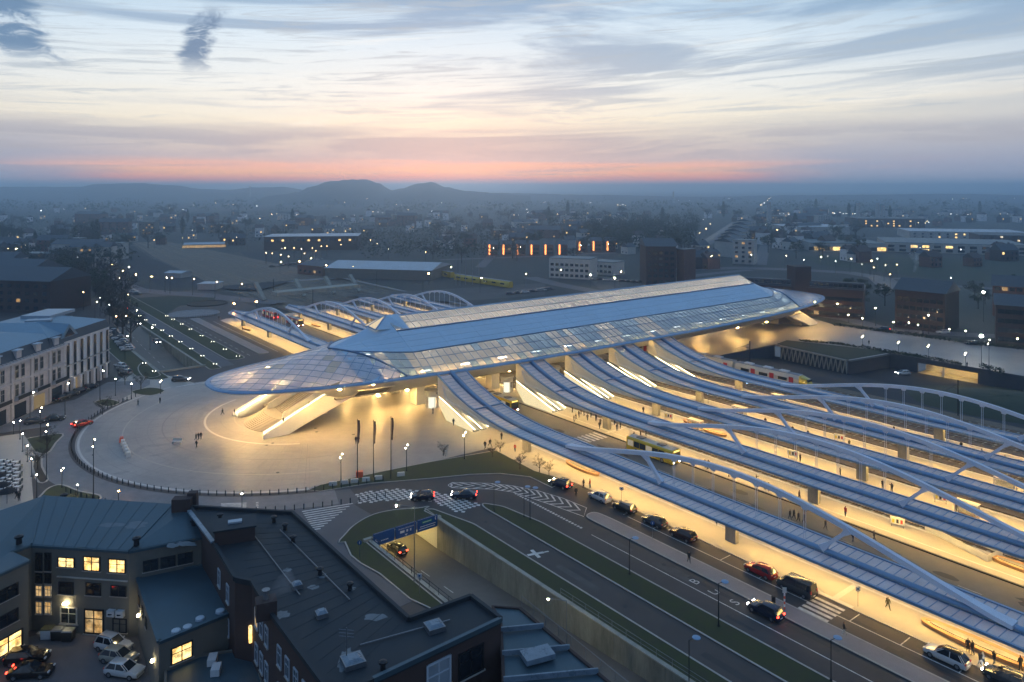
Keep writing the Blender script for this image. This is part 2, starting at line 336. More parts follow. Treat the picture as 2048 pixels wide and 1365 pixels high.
# ------------------------------------------------------------------ mesh builder
class MB:
    def __init__(s): s.v = []; s.f = []; s.mi = []
    def add(s, vs, fs, m=0):
        o = len(s.v); s.v += [Vector(q) for q in vs]
        for q in fs: s.f.append([i + o for i in q]); s.mi.append(m)
        return s
    def quad(s, a, b, c, d, m=0): return s.add((a, b, c, d), ((0, 1, 2, 3),), m)
    def box(s, c, size, rz=0.0, m=0, top=1.0):
        """box by centre; top scales the upper face"""
        hx, hy, hz = (q / 2 for q in size); ca, sa = math.cos(rz), math.sin(rz); vs = []
        for z, k in ((-hz, 1.0), (hz, top)):
            for x, y in ((-hx, -hy), (hx, -hy), (hx, hy), (-hx, hy)):
                x *= k; y *= k
                vs.append((c[0] + x * ca - y * sa, c[1] + x * sa + y * ca, c[2] + z))
        return s.add(vs, ((3, 2, 1, 0), (4, 5, 6, 7), (0, 1, 5, 4), (1, 2, 6, 5), (2, 3, 7, 6), (3, 0, 4, 7)), m)
    def prism(s, poly, z0, z1, m=0, mside=None, bottom=False):
        """vertical prism over a plan polygon; z may be functions of the point"""
        poly = [Vector((p[0], p[1])) for p in poly]
        a = sum(poly[i].x * poly[(i + 1) % len(poly)].y - poly[(i + 1) % len(poly)].x * poly[i].y for i in range(len(poly)))
        if a < 0: poly.reverse()
        f0 = z0 if callable(z0) else (lambda p: z0); f1 = z1 if callable(z1) else (lambda p: z1)
        n = len(poly)
        vs = [(p.x, p.y, f0(p)) for p in poly] + [(p.x, p.y, f1(p)) for p in poly]
        s.add(vs, [list(range(n, 2 * n))] + ([list(range(n - 1, -1, -1))] if bottom else []), m)
        o = len(s.v) - 2 * n
        for i in range(n):
            j = (i + 1) % n
            s.f.append([o + i, o + j, o + n + j, o + n + i]); s.mi.append(m if mside is None else mside)
        return s
    def flat(s, poly, z, holes=(), m=0):
        loops = [[Vector((p[0], p[1], 0)) for p in poly]] + [[Vector((p[0], p[1], 0)) for p in h] for h in holes]
        tri = tessellate_polygon(loops)
        vs = [v for l in loops for v in l]
        fs = []
        for a, b, c in tri:
            if (vs[b] - vs[a]).cross(vs[c] - vs[a]).z < 0: a, c = c, a
            fs.append((a, b, c))
        return s.add([(v.x, v.y, z) for v in vs], fs, m)
    def strip(s, pts, wid, z0, z1, m=0, closed=False):
        """a ribbon with thickness along a plan polyline"""
        pts = [Vector((p[0], p[1], 0)) for p in pts]; n = len(pts); L = []; Rr = []
        for i in range(n):
            if closed: a, b = pts[i - 1], pts[(i + 1) % n]
            else: a, b = pts[max(0, i - 1)], pts[min(n - 1, i + 1)]
            d = (b - a).normalized(); nn = Vector((-d.y, d.x, 0))
            L.append(pts[i] + nn * wid / 2); Rr.append(pts[i] - nn * wid / 2)
        for i in range(n if closed else n - 1):
            j = (i + 1) % n
            s.add([(Rr[i].x, Rr[i].y, z1), (Rr[j].x, Rr[j].y, z1), (L[j].x, L[j].y, z1), (L[i].x, L[i].y, z1),
                   (Rr[i].x, Rr[i].y, z0), (Rr[j].x, Rr[j].y, z0), (L[j].x, L[j].y, z0), (L[i].x, L[i].y, z0)],
                  ((0, 1, 2, 3), (4, 5, 1, 0), (6, 7, 3, 2)), m)
        return s
    def tube(s, pts, r, n=8, m=0, caps=True, squash=1.0):
        pts = [Vector(p) for p in pts]; k = len(pts); rr = r if isinstance(r, (list, tuple)) else [r] * k
        o = len(s.v)
        for i in range(k):
            d = (pts[min(i + 1, k - 1)] - pts[max(i - 1, 0)]).normalized()
            up = Vector((0, 0, 1)) if abs(d.z) < 0.95 else Vector((1, 0, 0))
            a = d.cross(up).normalized(); b = a.cross(d).normalized()
            for j in range(n):
                q = 2 * math.pi * j / n
                s.v.append(pts[i] + a * (math.cos(q) * rr[i]) + b * (math.sin(q) * rr[i] * squash))
        for i in range(k - 1):
            for j in range(n):
                j2 = (j + 1) % n
                s.f.append([o + i * n + j, o + i * n + j2, o + (i + 1) * n + j2, o + (i + 1) * n + j]); s.mi.append(m)
        if caps:
            s.f.append([o + j for j in range(n)][::-1]); s.mi.append(m)
            s.f.append([o + (k - 1) * n + j for j in range(n)]); s.mi.append(m)
        return s
    def beam(s, pts, wid, hgt, m=0, side=None, zoff=0.0):
        """rectangular section swept along pts; wid along 'side' (or horizontal normal)"""
        pts = [Vector(p) for p in pts]; k = len(pts)
        W = wid if isinstance(wid, (list, tuple)) else [wid] * k; Hh = hgt if isinstance(hgt, (list, tuple)) else [hgt] * k
        o = len(s.v)
        for i in range(k):
            d = (pts[min(i + 1, k - 1)] - pts[max(i - 1, 0)]).normalized()
            a = Vector(side).normalized() if side else d.cross(Vector((0, 0, 1))).normalized()
            u = a.cross(d).normalized()
            for x, y in ((-1, -1), (1, -1), (1, 1), (-1, 1)):
                s.v.append(pts[i] + a * (x * W[i] / 2) + u * (y * Hh[i] / 2 + zoff))
        for i in range(k - 1):
            for j in range(4):
                j2 = (j + 1) % 4
                s.f.append([o + i * 4 + j, o + i * 4 + j2, o + i * 4 + 4 + j2, o + i * 4 + 4 + j]); s.mi.append(m)
        s.f.append([o + 3, o + 2, o + 1, o]); s.mi.append(m)
        e = o + (k - 1) * 4; s.f.append([e, e + 1, e + 2, e + 3]); s.mi.append(m)
        return s
    def grid(s, rows, m=0, flip=False):
        o = len(s.v); nr, nc = len(rows), len(rows[0])
        for r_ in rows: s.v += [Vector(p) for p in r_]
        for i in range(nr - 1):
            for j in range(nc - 1):
                q = [o + i * nc + j, o + i * nc + j + 1, o + (i + 1) * nc + j + 1, o + (i + 1) * nc + j]
                s.f.append(q[::-1] if flip else q); s.mi.append(m)
        return s
    def lathe(s, c, prof, n=12, m=0):
        """prof: [(r, z)] from bottom up"""
        o = len(s.v)
        for r_, z in prof:
            for j in range(n):
                q = 2 * math.pi * j / n
                s.v.append(Vector((c[0] + r_ * math.cos(q), c[1] + r_ * math.sin(q), c[2] + z)))
        for i in range(len(prof) - 1):
            for j in range(n):
                j2 = (j + 1) % n
                s.f.append([o + i * n + j, o + i * n + j2, o + (i + 1) * n + j2, o + (i + 1) * n + j]); s.mi.append(m)
        s.f.append([o + j for j in range(n)][::-1]); s.mi.append(m)
        e = o + (len(prof) - 1) * n; s.f.append([e + j for j in range(n)]); s.mi.append(m)
        return s
    def ball(s, c, r, m=0, n=8, k=5, sz=1.0):
        return s.lathe(c, [(max(0.01 * r, r * math.sin(math.pi * i / k)), -r * sz * math.cos(math.pi * i / k)) for i in range(k + 1)], n, m)
    def mesh(s, name, mats, off=Vector((0, 0, 0)), smooth=False):
        me = bpy.data.meshes.new(name)
        me.from_pydata([tuple(v - off) for v in s.v], [], s.f)
        for q in (mats if isinstance(mats, (list, tuple)) else [mats]): me.materials.append(MATS[q] if isinstance(q, str) else q)
        me.polygons.foreach_set('material_index', s.mi)
        if smooth:
            me.polygons.foreach_set('use_smooth', [True] * len(me.polygons))
            try: me.set_sharp_from_angle(angle=R(38))
            except Exception: pass
        me.update()
        return me
    def part(s, name, mats, parent, smooth=False):
        me = s.mesh(name, mats, Vector(parent_world(parent)), smooth)
        o = bpy.data.objects.new(name, me); COL.objects.link(o); o.parent = parent
        return o
    def thing(s, name, mats, label, cat, group=None, smooth=False, kind=None, base=None):
        if base is None:
            xs = [v.x for v in s.v]; ys = [v.y for v in s.v]; zs = [v.z for v in s.v]
            base = Vector(((min(xs) + max(xs)) / 2, (min(ys) + max(ys)) / 2, min(zs)))
        me = s.mesh(name, mats, Vector(base), smooth)
        o = bpy.data.objects.new(name, me); COL.objects.link(o); o.location = base
        tag(o, label, cat, group, kind)
        return o
    def structure(s, name, mats, label=None, smooth=False):
        o = bpy.data.objects.new(name, s.mesh(name, mats, Vector((0, 0, 0)), smooth)); COL.objects.link(o)
        o['kind'] = 'structure'
        if label: o['label'] = label
        return o
def parent_world(o):
    p = Vector((0, 0, 0))
    while o is not None:
        p = p + o.location; o = o.parent
    return p
def tag(o, label, cat=None, group=None, kind=None):
    if label: o['label'] = label
    if cat: o['category'] = cat
    if group: o['group'] = group
    if kind: o['kind'] = kind
    return o
def empty(name, loc, label, cat, group=None):
    o = bpy.data.objects.new(name, None); COL.objects.link(o); o.location = loc
    o.empty_display_size = 0.3
    return tag(o, label, cat, group)
def put(name, me, parent, loc, rz=0.0, scale=None, mats=None, rot=None):
    """link an object on shared mesh data"""
    o = bpy.data.objects.new(name, me); COL.objects.link(o); o.parent = parent
    o.location = Vector(loc) - (parent_world(parent) if parent else Vector((0, 0, 0)))
    o.rotation_euler = rot if rot is not None else (0, 0, rz)
    if scale: o.scale = scale
    if mats:
        for i, q in enumerate(mats):
            if q: o.material_slots[i].link = 'OBJECT'; o.material_slots[i].material = MATS[q] if isinstance(q, str) else q
    return o
KIDS = {}
def copy_tree(o, parent=None):
    c = o.copy(); COL.objects.link(c); c.parent = parent
    for ch in KIDS.get(o.name) or KIDS.setdefault(o.name, list(o.children)): copy_tree(ch, c)
    return c
def place(proto, loc, rz=0.0, label=None, group=None, scale=None):
    c = copy_tree(proto); c.location = loc; c.rotation_euler = (0, 0, rz)
    if label: c['label'] = label
    if group: c['group'] = group
    if scale: c.scale = (scale,) * 3
    return c
PROTO = []     # prototypes are removed at the end
def remove_tree(o):
    for ch in list(o.children): remove_tree(ch)
    bpy.data.objects.remove(o)
def lerp(a, b, t): return a + (b - a) * t
def rect_st(s0, s1, t0, t1): return [S(s0, t0), S(s1, t0), S(s1, t1), S(s0, t1)]
def circ(c, r, n=48, a0=0, a1=360): return [Vector((c[0] + r * math.cos(R(lerp(a0, a1, i / n))), c[1] + r * math.sin(R(lerp(a0, a1, i / n))), 0)) for i in range(n + (0 if a1 - a0 >= 360 else 1))]

# ------------------------------------------------------------------ ground and terrain
CT = [98.3, 121.8, 138.5, 155.0, 171.5]        # canopy axes (t)
GS = 172.0                                      # gallery axis (s)
T0, T1 = 54.3, 66.3                             # underpass trench
SA, SB = 105.5, 240.0                           # portals
def zr(s):                                      # ramp level
    if s <= SA: return min(-0.02, -4.7 + (SA - s) * 0.044)
    if s >= SB: return min(-0.02, -4.7 + (s - SB) * 0.052)
    return -4.7
trench_a = rect_st(-1.0, SA, T0, T1)
trench_b = rect_st(SB, 330.0, T0, T1)
yard = [S(-60, 126.0), S(430, 126.0), S(430, 200), S(152, 200), S(150, 233), S(121, 229.5), S(118, 250), S(-60, 250)]
G = 14000
MB().flat([(-G, -600), (G, -600), (G, G), (-G, G)], -0.03, [trench_a, trench_b, yard]).structure('ground', 'ground', 'dark open ground and fields reaching the horizon')

def ridge(name, prof, depth, dist, zb=-1.0, jag=0.0, seed=1):
    """hill range: prof [(photo x, photo y of crest)] surveyed at a distance; real rounded body"""
    rnd = random.Random(seed); pts = []
    for i in range(len(prof) - 1):
        (x0, y0), (x1, y1) = prof[i], prof[i + 1]; k = max(2, int(abs(x1 - x0) / 8))
        for j in range(k):
            q = j / k; q2 = q * q * (3 - 2 * q)
            pts.append((lerp(x0, x1, q), lerp(y0, y1, q2) + rnd.uniform(-jag, jag)))
    pts.append(prof[-1]); rows = []
    for x, y in pts:
        X_ = (x - 1024) / FPX * dist; h = CAMH - dist * (y - HORY) / FPX
        row = []
        for a in (-1.0, -0.8, -0.55, -0.3, -0.12, 0.0, 0.15, 0.4, 0.7, 1.0):
            row.append((X_ * (1 + a * depth / dist * 0.3), dist + a * depth, zb + (h - zb) * (0.5 + 0.5 * math.cos(a * math.pi)) ** 0.9 * (1 + rnd.uniform(-.02, .02))))
        rows.append(row)
    return MB().grid(rows).structure(name, 'hill', smooth=True)
mat('hill', (0.030, 0.036, 0.034), 0.95, var=0.4, scale=0.01)
ridge('hills', [(540, 392), (575, 388), (600, 384), (628, 372), (660, 363), (705, 359), (735, 360), (752, 366), (785, 381), (800, 377), (845, 366), (862, 365), (890, 374), (930, 382), (990, 386), (1060, 391)], 330, 2700, jag=0.6, seed=3)
ridge('hills', [(-200, 376), (60, 374), (170, 374), (195, 368), (280, 367), (340, 371), (400, 378), (450, 380), (520, 375), (560, 374), (610, 380), (700, 384)], 500, 3500, seed=5, jag=0.4)
ridge('hills', [(-300, 392), (0, 391), (160, 387), (330, 390), (480, 383), (620, 388), (900, 384), (1000, 386), (1180, 390), (1400, 394), (1600, 391), (1750, 390), (1900, 388), (2100, 392), (2400, 393)], 500, 3300, jag=0.6, seed=8)

# ------------------------------------------------------------------ streets
road_poly = rect_st(-60, 420, -190, 118.5)
MB().flat(road_poly, 0.0, [trench_a, trench_b]).structure('road', 'asphalt', 'dark asphalt street surface around the station square')
MB().flat(rect_st(-60, 330, 106.0, 118.5), 0.005).structure('bus_lane', 'asphalt_bus')

def slab(name, poly, h, top, side='kerb', kerb=0.0, z0=-0.02, label=None, kind='structure', cat=None):
    mb = MB().prism(poly, z0, h, 0, 1)
    o = mb.structure(name, [top, side], label)
    if kerb:
        # kerb stones as a real rim a little above the slab
        KB = MB().strip(list(poly), kerb, h - 0.05, h + 0.025, closed=True)
        k = bpy.data.objects.new('kerb', KB.mesh('kerb', 'kerb')); COL.objects.link(k); k.parent = o
    return o
def rounded(poly, r, n=5):
    """round the corners of a plan polygon"""
    out = []; N = len(poly)
    for i in range(N):
        a, b, c = Vector(poly[i - 1]).to_2d(), Vector(poly[i]).to_2d(), Vector(poly[(i + 1) % N]).to_2d()
        ra = min(r, (a - b).length * .45); rc = min(r, (c - b).length * .45)
        p = b + (a - b).normalized() * ra; q = b + (c - b).normalized() * rc
        for k in range(n + 1):
            u = k / n; out.append((p * (1 - u) ** 2 + b * 2 * u * (1 - u) + q * u * u).to_3d())
    return out
def smooth_poly(pts, n=4):
    """Catmull-Rom through a closed list"""
    out = []; N = len(pts); pts = [Vector((p[0], p[1])) for p in pts]
    for i in range(N):
        p0, p1, p2, p3 = pts[i - 1], pts[i], pts[(i + 1) % N], pts[(i + 2) % N]
        for k in range(n):
            t = k / n
            out.append((0.5 * ((2 * p1) + (p2 - p0) * t + (2 * p0 - 5 * p1 + 4 * p2 - p3) * t * t + (3 * p1 - p0 - 3 * p2 + p3) * t ** 3)).to_3d())
    return out
# station square: round towards the town
CEN = (176.0, 74.0); RP = 50.0
def ring_pts(r, a0, a1, n=64):   # angle measured from -t towards -s
    return [S(CEN[0] - r * math.sin(R(lerp(a0, a1, i / n))), CEN[1] - r * math.cos(R(lerp(a0, a1, i / n)))) for i in range(n + 1)]
a_near = math.degrees(math.asin(46.0 / RP)); a_far = -math.degrees(math.asin(45.0 / RP))
plaza_poly = ring_pts(RP, a_far, a_near) + [S(127.5, 94.8), S(127.5, 106), S(221, 106)]
plaza = MB().prism(plaza_poly, -0.02, 0.05).structure('plaza', 'stone', 'pale stone station square with faint curved bands')
def band(r, a0, a1, wid, m='stone_pale', z=0.056):
    o = bpy.data.objects.new('stone_band', MB().strip(ring_pts(r, a0, a1, 60), wid, 0.04, z).mesh('stone_band', m)); COL.objects.link(o); o.parent = plaza
band(24.0, -62, 62, 0.5); band(17.5, -75, 75, 0.35, 'stone_warm'); band(33, -58, 75, 0.25, 'joint'); band(41, -62, 70, 0.3, 'stone_warm'); band(49.4, a_far, a_near, 0.45)
for i in range(13):
    a = lerp(-58, 66, i / 12)
    MBt = MB().strip([S(CEN[0] - r * math.sin(R(a)), CEN[1] - r * math.cos(R(a))) for r in (24.4, 49)], 0.12, 0.04, 0.054)
    o = bpy.data.objects.new('paving_joint', MBt.mesh('paving_joint', 'joint')); COL.objects.link(o); o.parent = plaza
for r_ in (20.5, 27.5, 30.2, 36, 38.5, 44, 46.6): band(r_, -60, 68, .10, 'joint', .0535)
for i in range(40):
    a = lerp(-59, 67, i / 39)
    MBt = MB().strip([S(CEN[0] - r * math.sin(R(a)), CEN[1] - r * math.cos(R(a))) for r in (24.4, 49)], 0.06, 0.04, 0.0532)
    o = bpy.data.objects.new('paving_joint', MBt.mesh('paving_joint', 'joint')); COL.objects.link(o); o.parent = plaza
# cobbled ring lane outside the bollards
MB().prism(ring_pts(57.5, a_far + 6, 72) + ring_pts(51.2, a_far + 6, 72)[::-1], -0.02, 0.03).structure('ring_lane', 'paver_grey', 'grey cobbled lane curving round the square')
# pavements in front of the station and beside the bus lane
slab('pavement', [S(-60, 94.8), S(103, 94.8), S(112, 92.5), S(127.4, 93.5), S(127.4, 106), S(-60, 106)], 0.11, 'stone_warm', kerb=0.0)
slab('pavement', [S(222, 94.8), S(318, 94.8), S(321, 98), S(321, 103), S(318, 106), S(222, 106)], 0.11, 'stone_warm')
slab('pavement', rounded([S(-60, 86.0), S(91.5, 86.4), S(91.8, 89.0), S(88, 89.3), S(-60, 89.3)], 1.6), 0.12, 'paver_pink', kerb=0.22)
slab('pavement', rounded([S(246, 86.0), S(330, 86.0), S(330, 89.3), S(246, 89.3)], 1.6), 0.12, 'paver_pink', kerb=0.22)
pv = None
for (s0, s1) in ((-60, 127.4), (222, 318)):
    MB().strip([S(s0, 101.2), S(s1, 101.2)], 0.45, 0.10, 0.118).structure('tactile_strip', 'stone_pale')
    MB().strip([S(s0, 94.95), S(s1 if s1 > 200 else 103, 94.95)], 0.3, 0.08, 0.122).structure('kerb', 'kerb')
# green verges
slab('grass_verge', rounded([S(-60, 75.0), S(104.5, 75.2), S(106.3, 75.9), S(103.0, 78.0), S(94, 79.3), S(-60, 79.5)], 1.2), 0.10, 'grass', kerb=0.25)
slab('grass_verge', rounded([S(-1, 66.9), S(106, 66.9), S(110.0, 66.3), S(109.6, 67.9), S(100.5, 70.2), S(-60, 70.3), S(-60, 66.9)], 0.8), 0.10, 'grass', kerb=0.25)
slab('grass_verge', rounded([S(243, 75.0), S(420, 75.0), S(420, 80.6), S(243, 80.6)], 2.5), 0.10, 'grass', kerb=0.25)
slab('grass_verge', rounded([S(234, 66.9), S(420, 66.9), S(420, 70.3), S(234, 70.3)], 1.6), 0.10, 'grass', kerb=0.25)
slab('grass_verge', rounded([S(240, 47.5), S(330, 47.5), S(330, 53.6), S(236, 53.6), S(234, 51)], 1.6), 0.10, 'grass', kerb=0.25)
MB().flat(rect_st(236, 420, 70.6, 74.7), 0.012).structure('path', 'asphalt_pale')
slab('grass_verge', [P(617, 981), P(640, 971), P(760, 945), P(860, 925), P(1000, 901), P(1070, 930), P(1140, 962), P(1104, 976), P(1060, 955), P(1000, 948), P(940, 950), P(860, 958), P(740, 968), P(690, 976), P(640, 984)], 0.09, 'grass', kerb=0.22)
# almond-shaped island above the underpass mouth
isl = smooth_poly([P(690, 1085), P(694, 1066), P(715, 1047), P(748, 1030), P(790, 1021), P(835, 1018), P(850, 1018.5)], 4)[:-3]
isl = [p for p in isl] + [S(106.3, 66.9), S(106.3, 53.4), S(83, 53.4), S(80, 52.4), S(84, 51.6), P(820, 1199), P(760, 1149), P(722, 1128), P(702, 1112)]
slab('grass_verge', isl, 0.10, 'grass', kerb=0.22)
# pale service lane left of the island
slab('service_lane', [P(612, 1045), P(660, 1022), P(712, 1008), P(718, 1000), P(700, 978), P(655, 984), P(612, 990), P(520, 1000), P(560, 1030)], 0.02, 'asphalt_pale', 'asphalt_pale')
slab('service_lane', [P(655, 1012), P(705, 1007), P(722, 1018), P(742, 1029), P(712, 1046), P(692, 1066), P(687, 1088), P(703, 1115), P(735, 1138), P(790, 1172), P(830, 1200), P(800, 1215), P(560, 1110), P(600, 1040)], 0.026, 'asphalt_pale', 'asphalt_pale')

# ------------------------------------------------------------------ underpass
def wall_sheet(s0, s1, t, face, n=26, zt=0.35, th=0.5, name='retaining_wall', label='', m='concrete_stained'):
    mb = MB(); k = max(1, int((s1 - s0) / 8))
    root = empty(name, S((s0 + s1) / 2, t, min(zr(s0), zr(s1))), label, 'wall')
    for i in range(k):
        a, b = lerp(s0, s1, i / k), lerp(s0, s1, (i + 1) / k)
        MB().add([S(a + .03, t, zr(a) - .3), S(b - .03, t, zr(b) - .3), S(b - .03, t, zt - .12), S(a + .03, t, zt - .12),
                  S(a + .03, t + face * th, zr(a) - .3), S(b - .03, t + face * th, zr(b) - .3), S(b - .03, t + face * th, zt - .12), S(a + .03, t + face * th, zt - .12)],
                 ((0, 1, 2, 3), (7, 6, 5, 4), (3, 2, 6, 7), (0, 3, 7, 4), (1, 5, 6, 2))).part('concrete_panel', m, root)
    MB().beam([S(s0, t + face * th / 2, zt - .05), S(s1, t + face * th / 2, zt - .05)], th + .12, 0.16).part('coping', 'concrete', root)
    return root
def ramp(s0, s1, name):
    rows = []
    k = 20
    for i in range(k + 1):
        s = lerp(s0, s1, i / k); rows.append([S(s, T0 - .2, zr(s)), S(s, T1 + .2, zr(s))])
    MB().grid(rows, flip=False).structure(name, 'asphalt_bus', 'sunken asphalt carriageway dropping into the underpass')
ramp(-1, SA, 'underpass_road'); ramp(SA, SB, 'underpass_road'); ramp(SB, 330, 'underpass_road')
wall_sheet(0, SA, T1, +1, label='stained concrete retaining wall along the underpass ramp by the bus road')
wall_sheet(0, SA, T0, -1, zt=0.2, label='low concrete wall on the island side of the underpass ramp')
wall_sheet(SB, 328, T1, +1, zt=0.2, label='dark retaining wall of the far ramp beside the lit lawn')
wall_sheet(SB, 328, T0, -1, zt=0.2, label='retaining wall of the far ramp beside the parked car street')
# tunnel: side walls, roof slab, portal beams, ceiling lights
tw = empty('underpass_tunnel', S(SA, 60.3, -4.7), 'concrete underpass tunnel mouth lit yellow inside', 'tunnel')
for t, f in ((T0, -1), (T1, 1)):
    MB().add([S(SA, t, -5), S(SB, t, -5), S(SB, t, -.2), S(SA, t, -.2)], ((0, 1, 2, 3),)).part('side_wall', 'concrete_pale', tw)
MB().add([S(SA, T0, -.25), S(SB, T0, -.25), S(SB, T1, -.25), S(SA, T1, -.25)], ((0, 1, 2, 3),)).part('ceiling', 'concrete', tw)
MB().beam([S(SA + .2, T0 - 1.2, .0), S(SA + .2, T1 + .8, .0)], 0.6, 1.0).part('portal_beam', 'concrete', tw)
MB().beam([S(SB - .2, T0 - .8, .0), S(SB - .2, T1 + .8, .0)], 0.6, 1.0).part('portal_beam', 'concrete', tw)
for s in (108, 112, 117, 124, 132, 200, 232, 237):
    for t in (57.5, 63):
        MB().box(S(s, t, -.36), (1.6, .35, .1), ANG_S).part('ceiling_lamp', 'led_tunnel', tw)




# ------------------------------------------------------------------ railway
MB().flat(rect_st(-60, 430, 125.5, 200.5), -0.95).structure('track_bed', 'ballast', 'brown ballast bed between the platforms')
rows = []
for s in (-60, 0, 60, 100, 119.4, 121.5, 150, 153):
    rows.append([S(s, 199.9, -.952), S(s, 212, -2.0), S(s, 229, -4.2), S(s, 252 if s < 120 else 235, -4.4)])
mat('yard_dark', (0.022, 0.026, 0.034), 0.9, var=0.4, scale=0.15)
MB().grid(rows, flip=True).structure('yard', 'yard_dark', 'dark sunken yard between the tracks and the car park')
PLAT = []
for i, t in enumerate(CT[1:]):
    a, b = (118.6, 126.0) if i == 0 else (t - 4.1, t + 4.1)
    o = MB().prism(rect_st(-60, 318, a, b), -1.2, 0.06, 0, 1).structure('platform', ['stone_warm', 'concrete'])
    for tt in ((b - .35,) if i == 0 else (a + .35, b - .35)):
        e = bpy.data.objects.new('edge_stone', MB().strip([S(-60, tt), S(318, tt)], 0.7, 0.03, 0.085).mesh('edge_stone', 'stone_pale')); COL.objects.link(e); e.parent = o
    e = bpy.data.objects.new('tactile_strip', MB().strip([S(-60, a + (1.2 if i else 2.2)), S(318, a + (1.2 if i else 2.2))], 0.4, 0.03, 0.08).mesh('tactile_strip', 'stone_pale')); COL.objects.link(e); e.parent = o
    PLAT.append(o)
MB().strip([S(-60, 118.7), S(318, 118.7)], 0.35, -.02, 0.17).structure('kerb', 'black')
MB().strip([S(-60, 119.3), S(318, 119.3)], 0.5, -.02, 0.10).structure('kerb', 'kerb')
TRK = [128.0, 132.4, 144.6, 148.9, 161.1, 165.4, 177.8, 182.2, 190.6, 195.2]
TRL = ['along the far edge of the bus platform', 'along the near edge of the first island platform', 'along the far edge of the first island platform', 'along the near edge of the second island platform', 'along the far edge of the second island platform', 'along the near edge of the last platform', 'along the far edge of the last platform', 'between the last platform and the waiting train', 'under the waiting train', 'behind the waiting train next to the yard']
for t in TRK:
    o = empty('railway_track', S(150, t, -.95), 'steel rails ' + TRL[TRK.index(t)], 'railway track')
    for g in (-.72, .72):
        MB().beam([S(-60, t + g, -.74), S(420, t + g, -.74)], 0.09, 0.16).part('rail', 'rail', o)
    sl = MB()
    for k in range(0, 480, 2):
        sl.box(S(-60 + k, t, -.86), (0.45, 2.5, .12), ANG_S)
    q = sl.part('sleepers', 'concrete', o); q['kind'] = 'stuff'

# ------------------------------------------------------------------ far square, car park and mound
MB().prism([S(152, 203), S(205, 203), S(205, 262), P(1625, 637), P(1668, 650), P(1760, 662), P(1850, 674), P(1960, 690), P(2150, 712), S(10, 251), S(119, 251), S(122, 231), S(151, 234)], -.6, 0.03).structure('plaza', 'stone', 'far station square in grey stone lit by lamps')
cp = empty('car_park_wall', S(100, 250, -4.4), 'dark retaining wall with a lit car park opening under the far square', 'wall')
def seg(a, b, z0, z1, th, name, m, par): return MB().add([a.to_2d().to_3d() + Vector((0, 0, z0)), b.to_2d().to_3d() + Vector((0, 0, z0)), b.to_2d().to_3d() + Vector((0, 0, z1)), a.to_2d().to_3d() + Vector((0, 0, z1))] , ((0, 1, 2, 3), (3, 2, 1, 0))).part(name, m, par)
mat('wall_blue', (0.055, 0.060, 0.075), 0.8, var=0.2)
w0, w1 = S(119, 250.4), S(40, 250.4)
MB().beam([w0 + Vector((0, 0, -.45)), w1 + Vector((0, 0, -.45))], .5, 1.5).part('upper_wall', 'wall_blue', cp)
MB().beam([w0 + Vector((0, 0, -2.9)), S(110, 250.4, -2.9)], .5, 3.4).part('side_wall', 'wall_blue', cp)
MB().beam([S(92.5, 250.4, -2.9), S(40, 250.4, -2.9)], .5, 3.4).part('side_wall', 'wall_blue', cp)
MB().box(S(102.3, 250.4, -2.7), (.5, .5, 3), ANG_S).part('pillar', 'concrete_pale', cp)
MB().add([S(110, 256, -4.4), S(92, 256, -4.4), S(92, 256, -.8), S(110, 256, -.8)], ((0, 1, 2, 3),)).part('back_wall', 'concrete_pale', cp)
MB().add([S(110, 250, -4.35), S(92, 250, -4.35), S(92, 256, -4.35), S(110, 256, -4.35)], ((3, 2, 1, 0),)).part('floor', 'concrete', cp)
for s in (96, 100, 106): MB().box(S(s, 252.5, -1.25), (1.8, .4, .1), ANG_S).part('ceiling_lamp', 'led', cp)
MB().prism([S(150.5, 234.5), S(123, 231.3), S(120.2, 250.6), S(106, 251.2), S(112, 256), S(140, 247), S(152, 243)], -.1, .16).structure('green_roof', 'grass_far', 'dark planted roof between the slatted wall and the far square')
lw = empty('lattice_wall', S(136, 231, -4.3), 'white slatted concrete wall of leaning fins beside the tracks', 'wall')
for k in range(15):
    s = lerp(147, 123.5, k / 14); t = lerp(232.6, 230, k / 14)
    MB().beam([S(s + .55, t - .25, -4.2), S(s - .25, t, -0.05)], .3, .35).part('fin', 'concrete', lw)
    MB().beam([S(s - .9, t - .25, -4.2), S(s - .25, t, -0.05)], .22, .25).part('brace', 'concrete', lw)
MB().beam([S(148, 232.7, .0), S(123, 229.9, .0)], .5, .3).part('top_rail', 'concrete', lw)
MB().beam([S(148, 232.9, -2.4), S(123, 230.2, -2.4)], .15, 4.0).part('back_wall', 'wall_blue', lw)
MB().beam([S(122.2, 229.6, -2.2), S(119, 250.2, -2.2)], .4, 4.5).thing('retaining_wall', 'wall_blue', 'dark curved retaining wall between fins and car park opening', 'wall')
MB().beam([S(152.2, 200, -2.2), S(150.8, 233.5, -2.2)], .4, 4.4).thing('retaining_wall', 'wall_blue', 'dark wall below the far end of the gallery', 'wall')
# grassy mound right of the car park
rows = []
mc = P(2010, 800)
for i in range(13):
    r_ = i / 12 * 34; rows.append([(mc.x + r_ * math.cos(a) * 1.15, mc.y + r_ * math.sin(a) * .9, -4.2 + 5.2 * (0.5 + .5 * math.cos(math.pi * i / 12)) ** .8 + random.uniform(-.12, .12)) for a in [2 * math.pi * j / 26 for j in range(27)]])
MB().grid(rows).structure('grass_mound', 'grass_far', smooth=True)
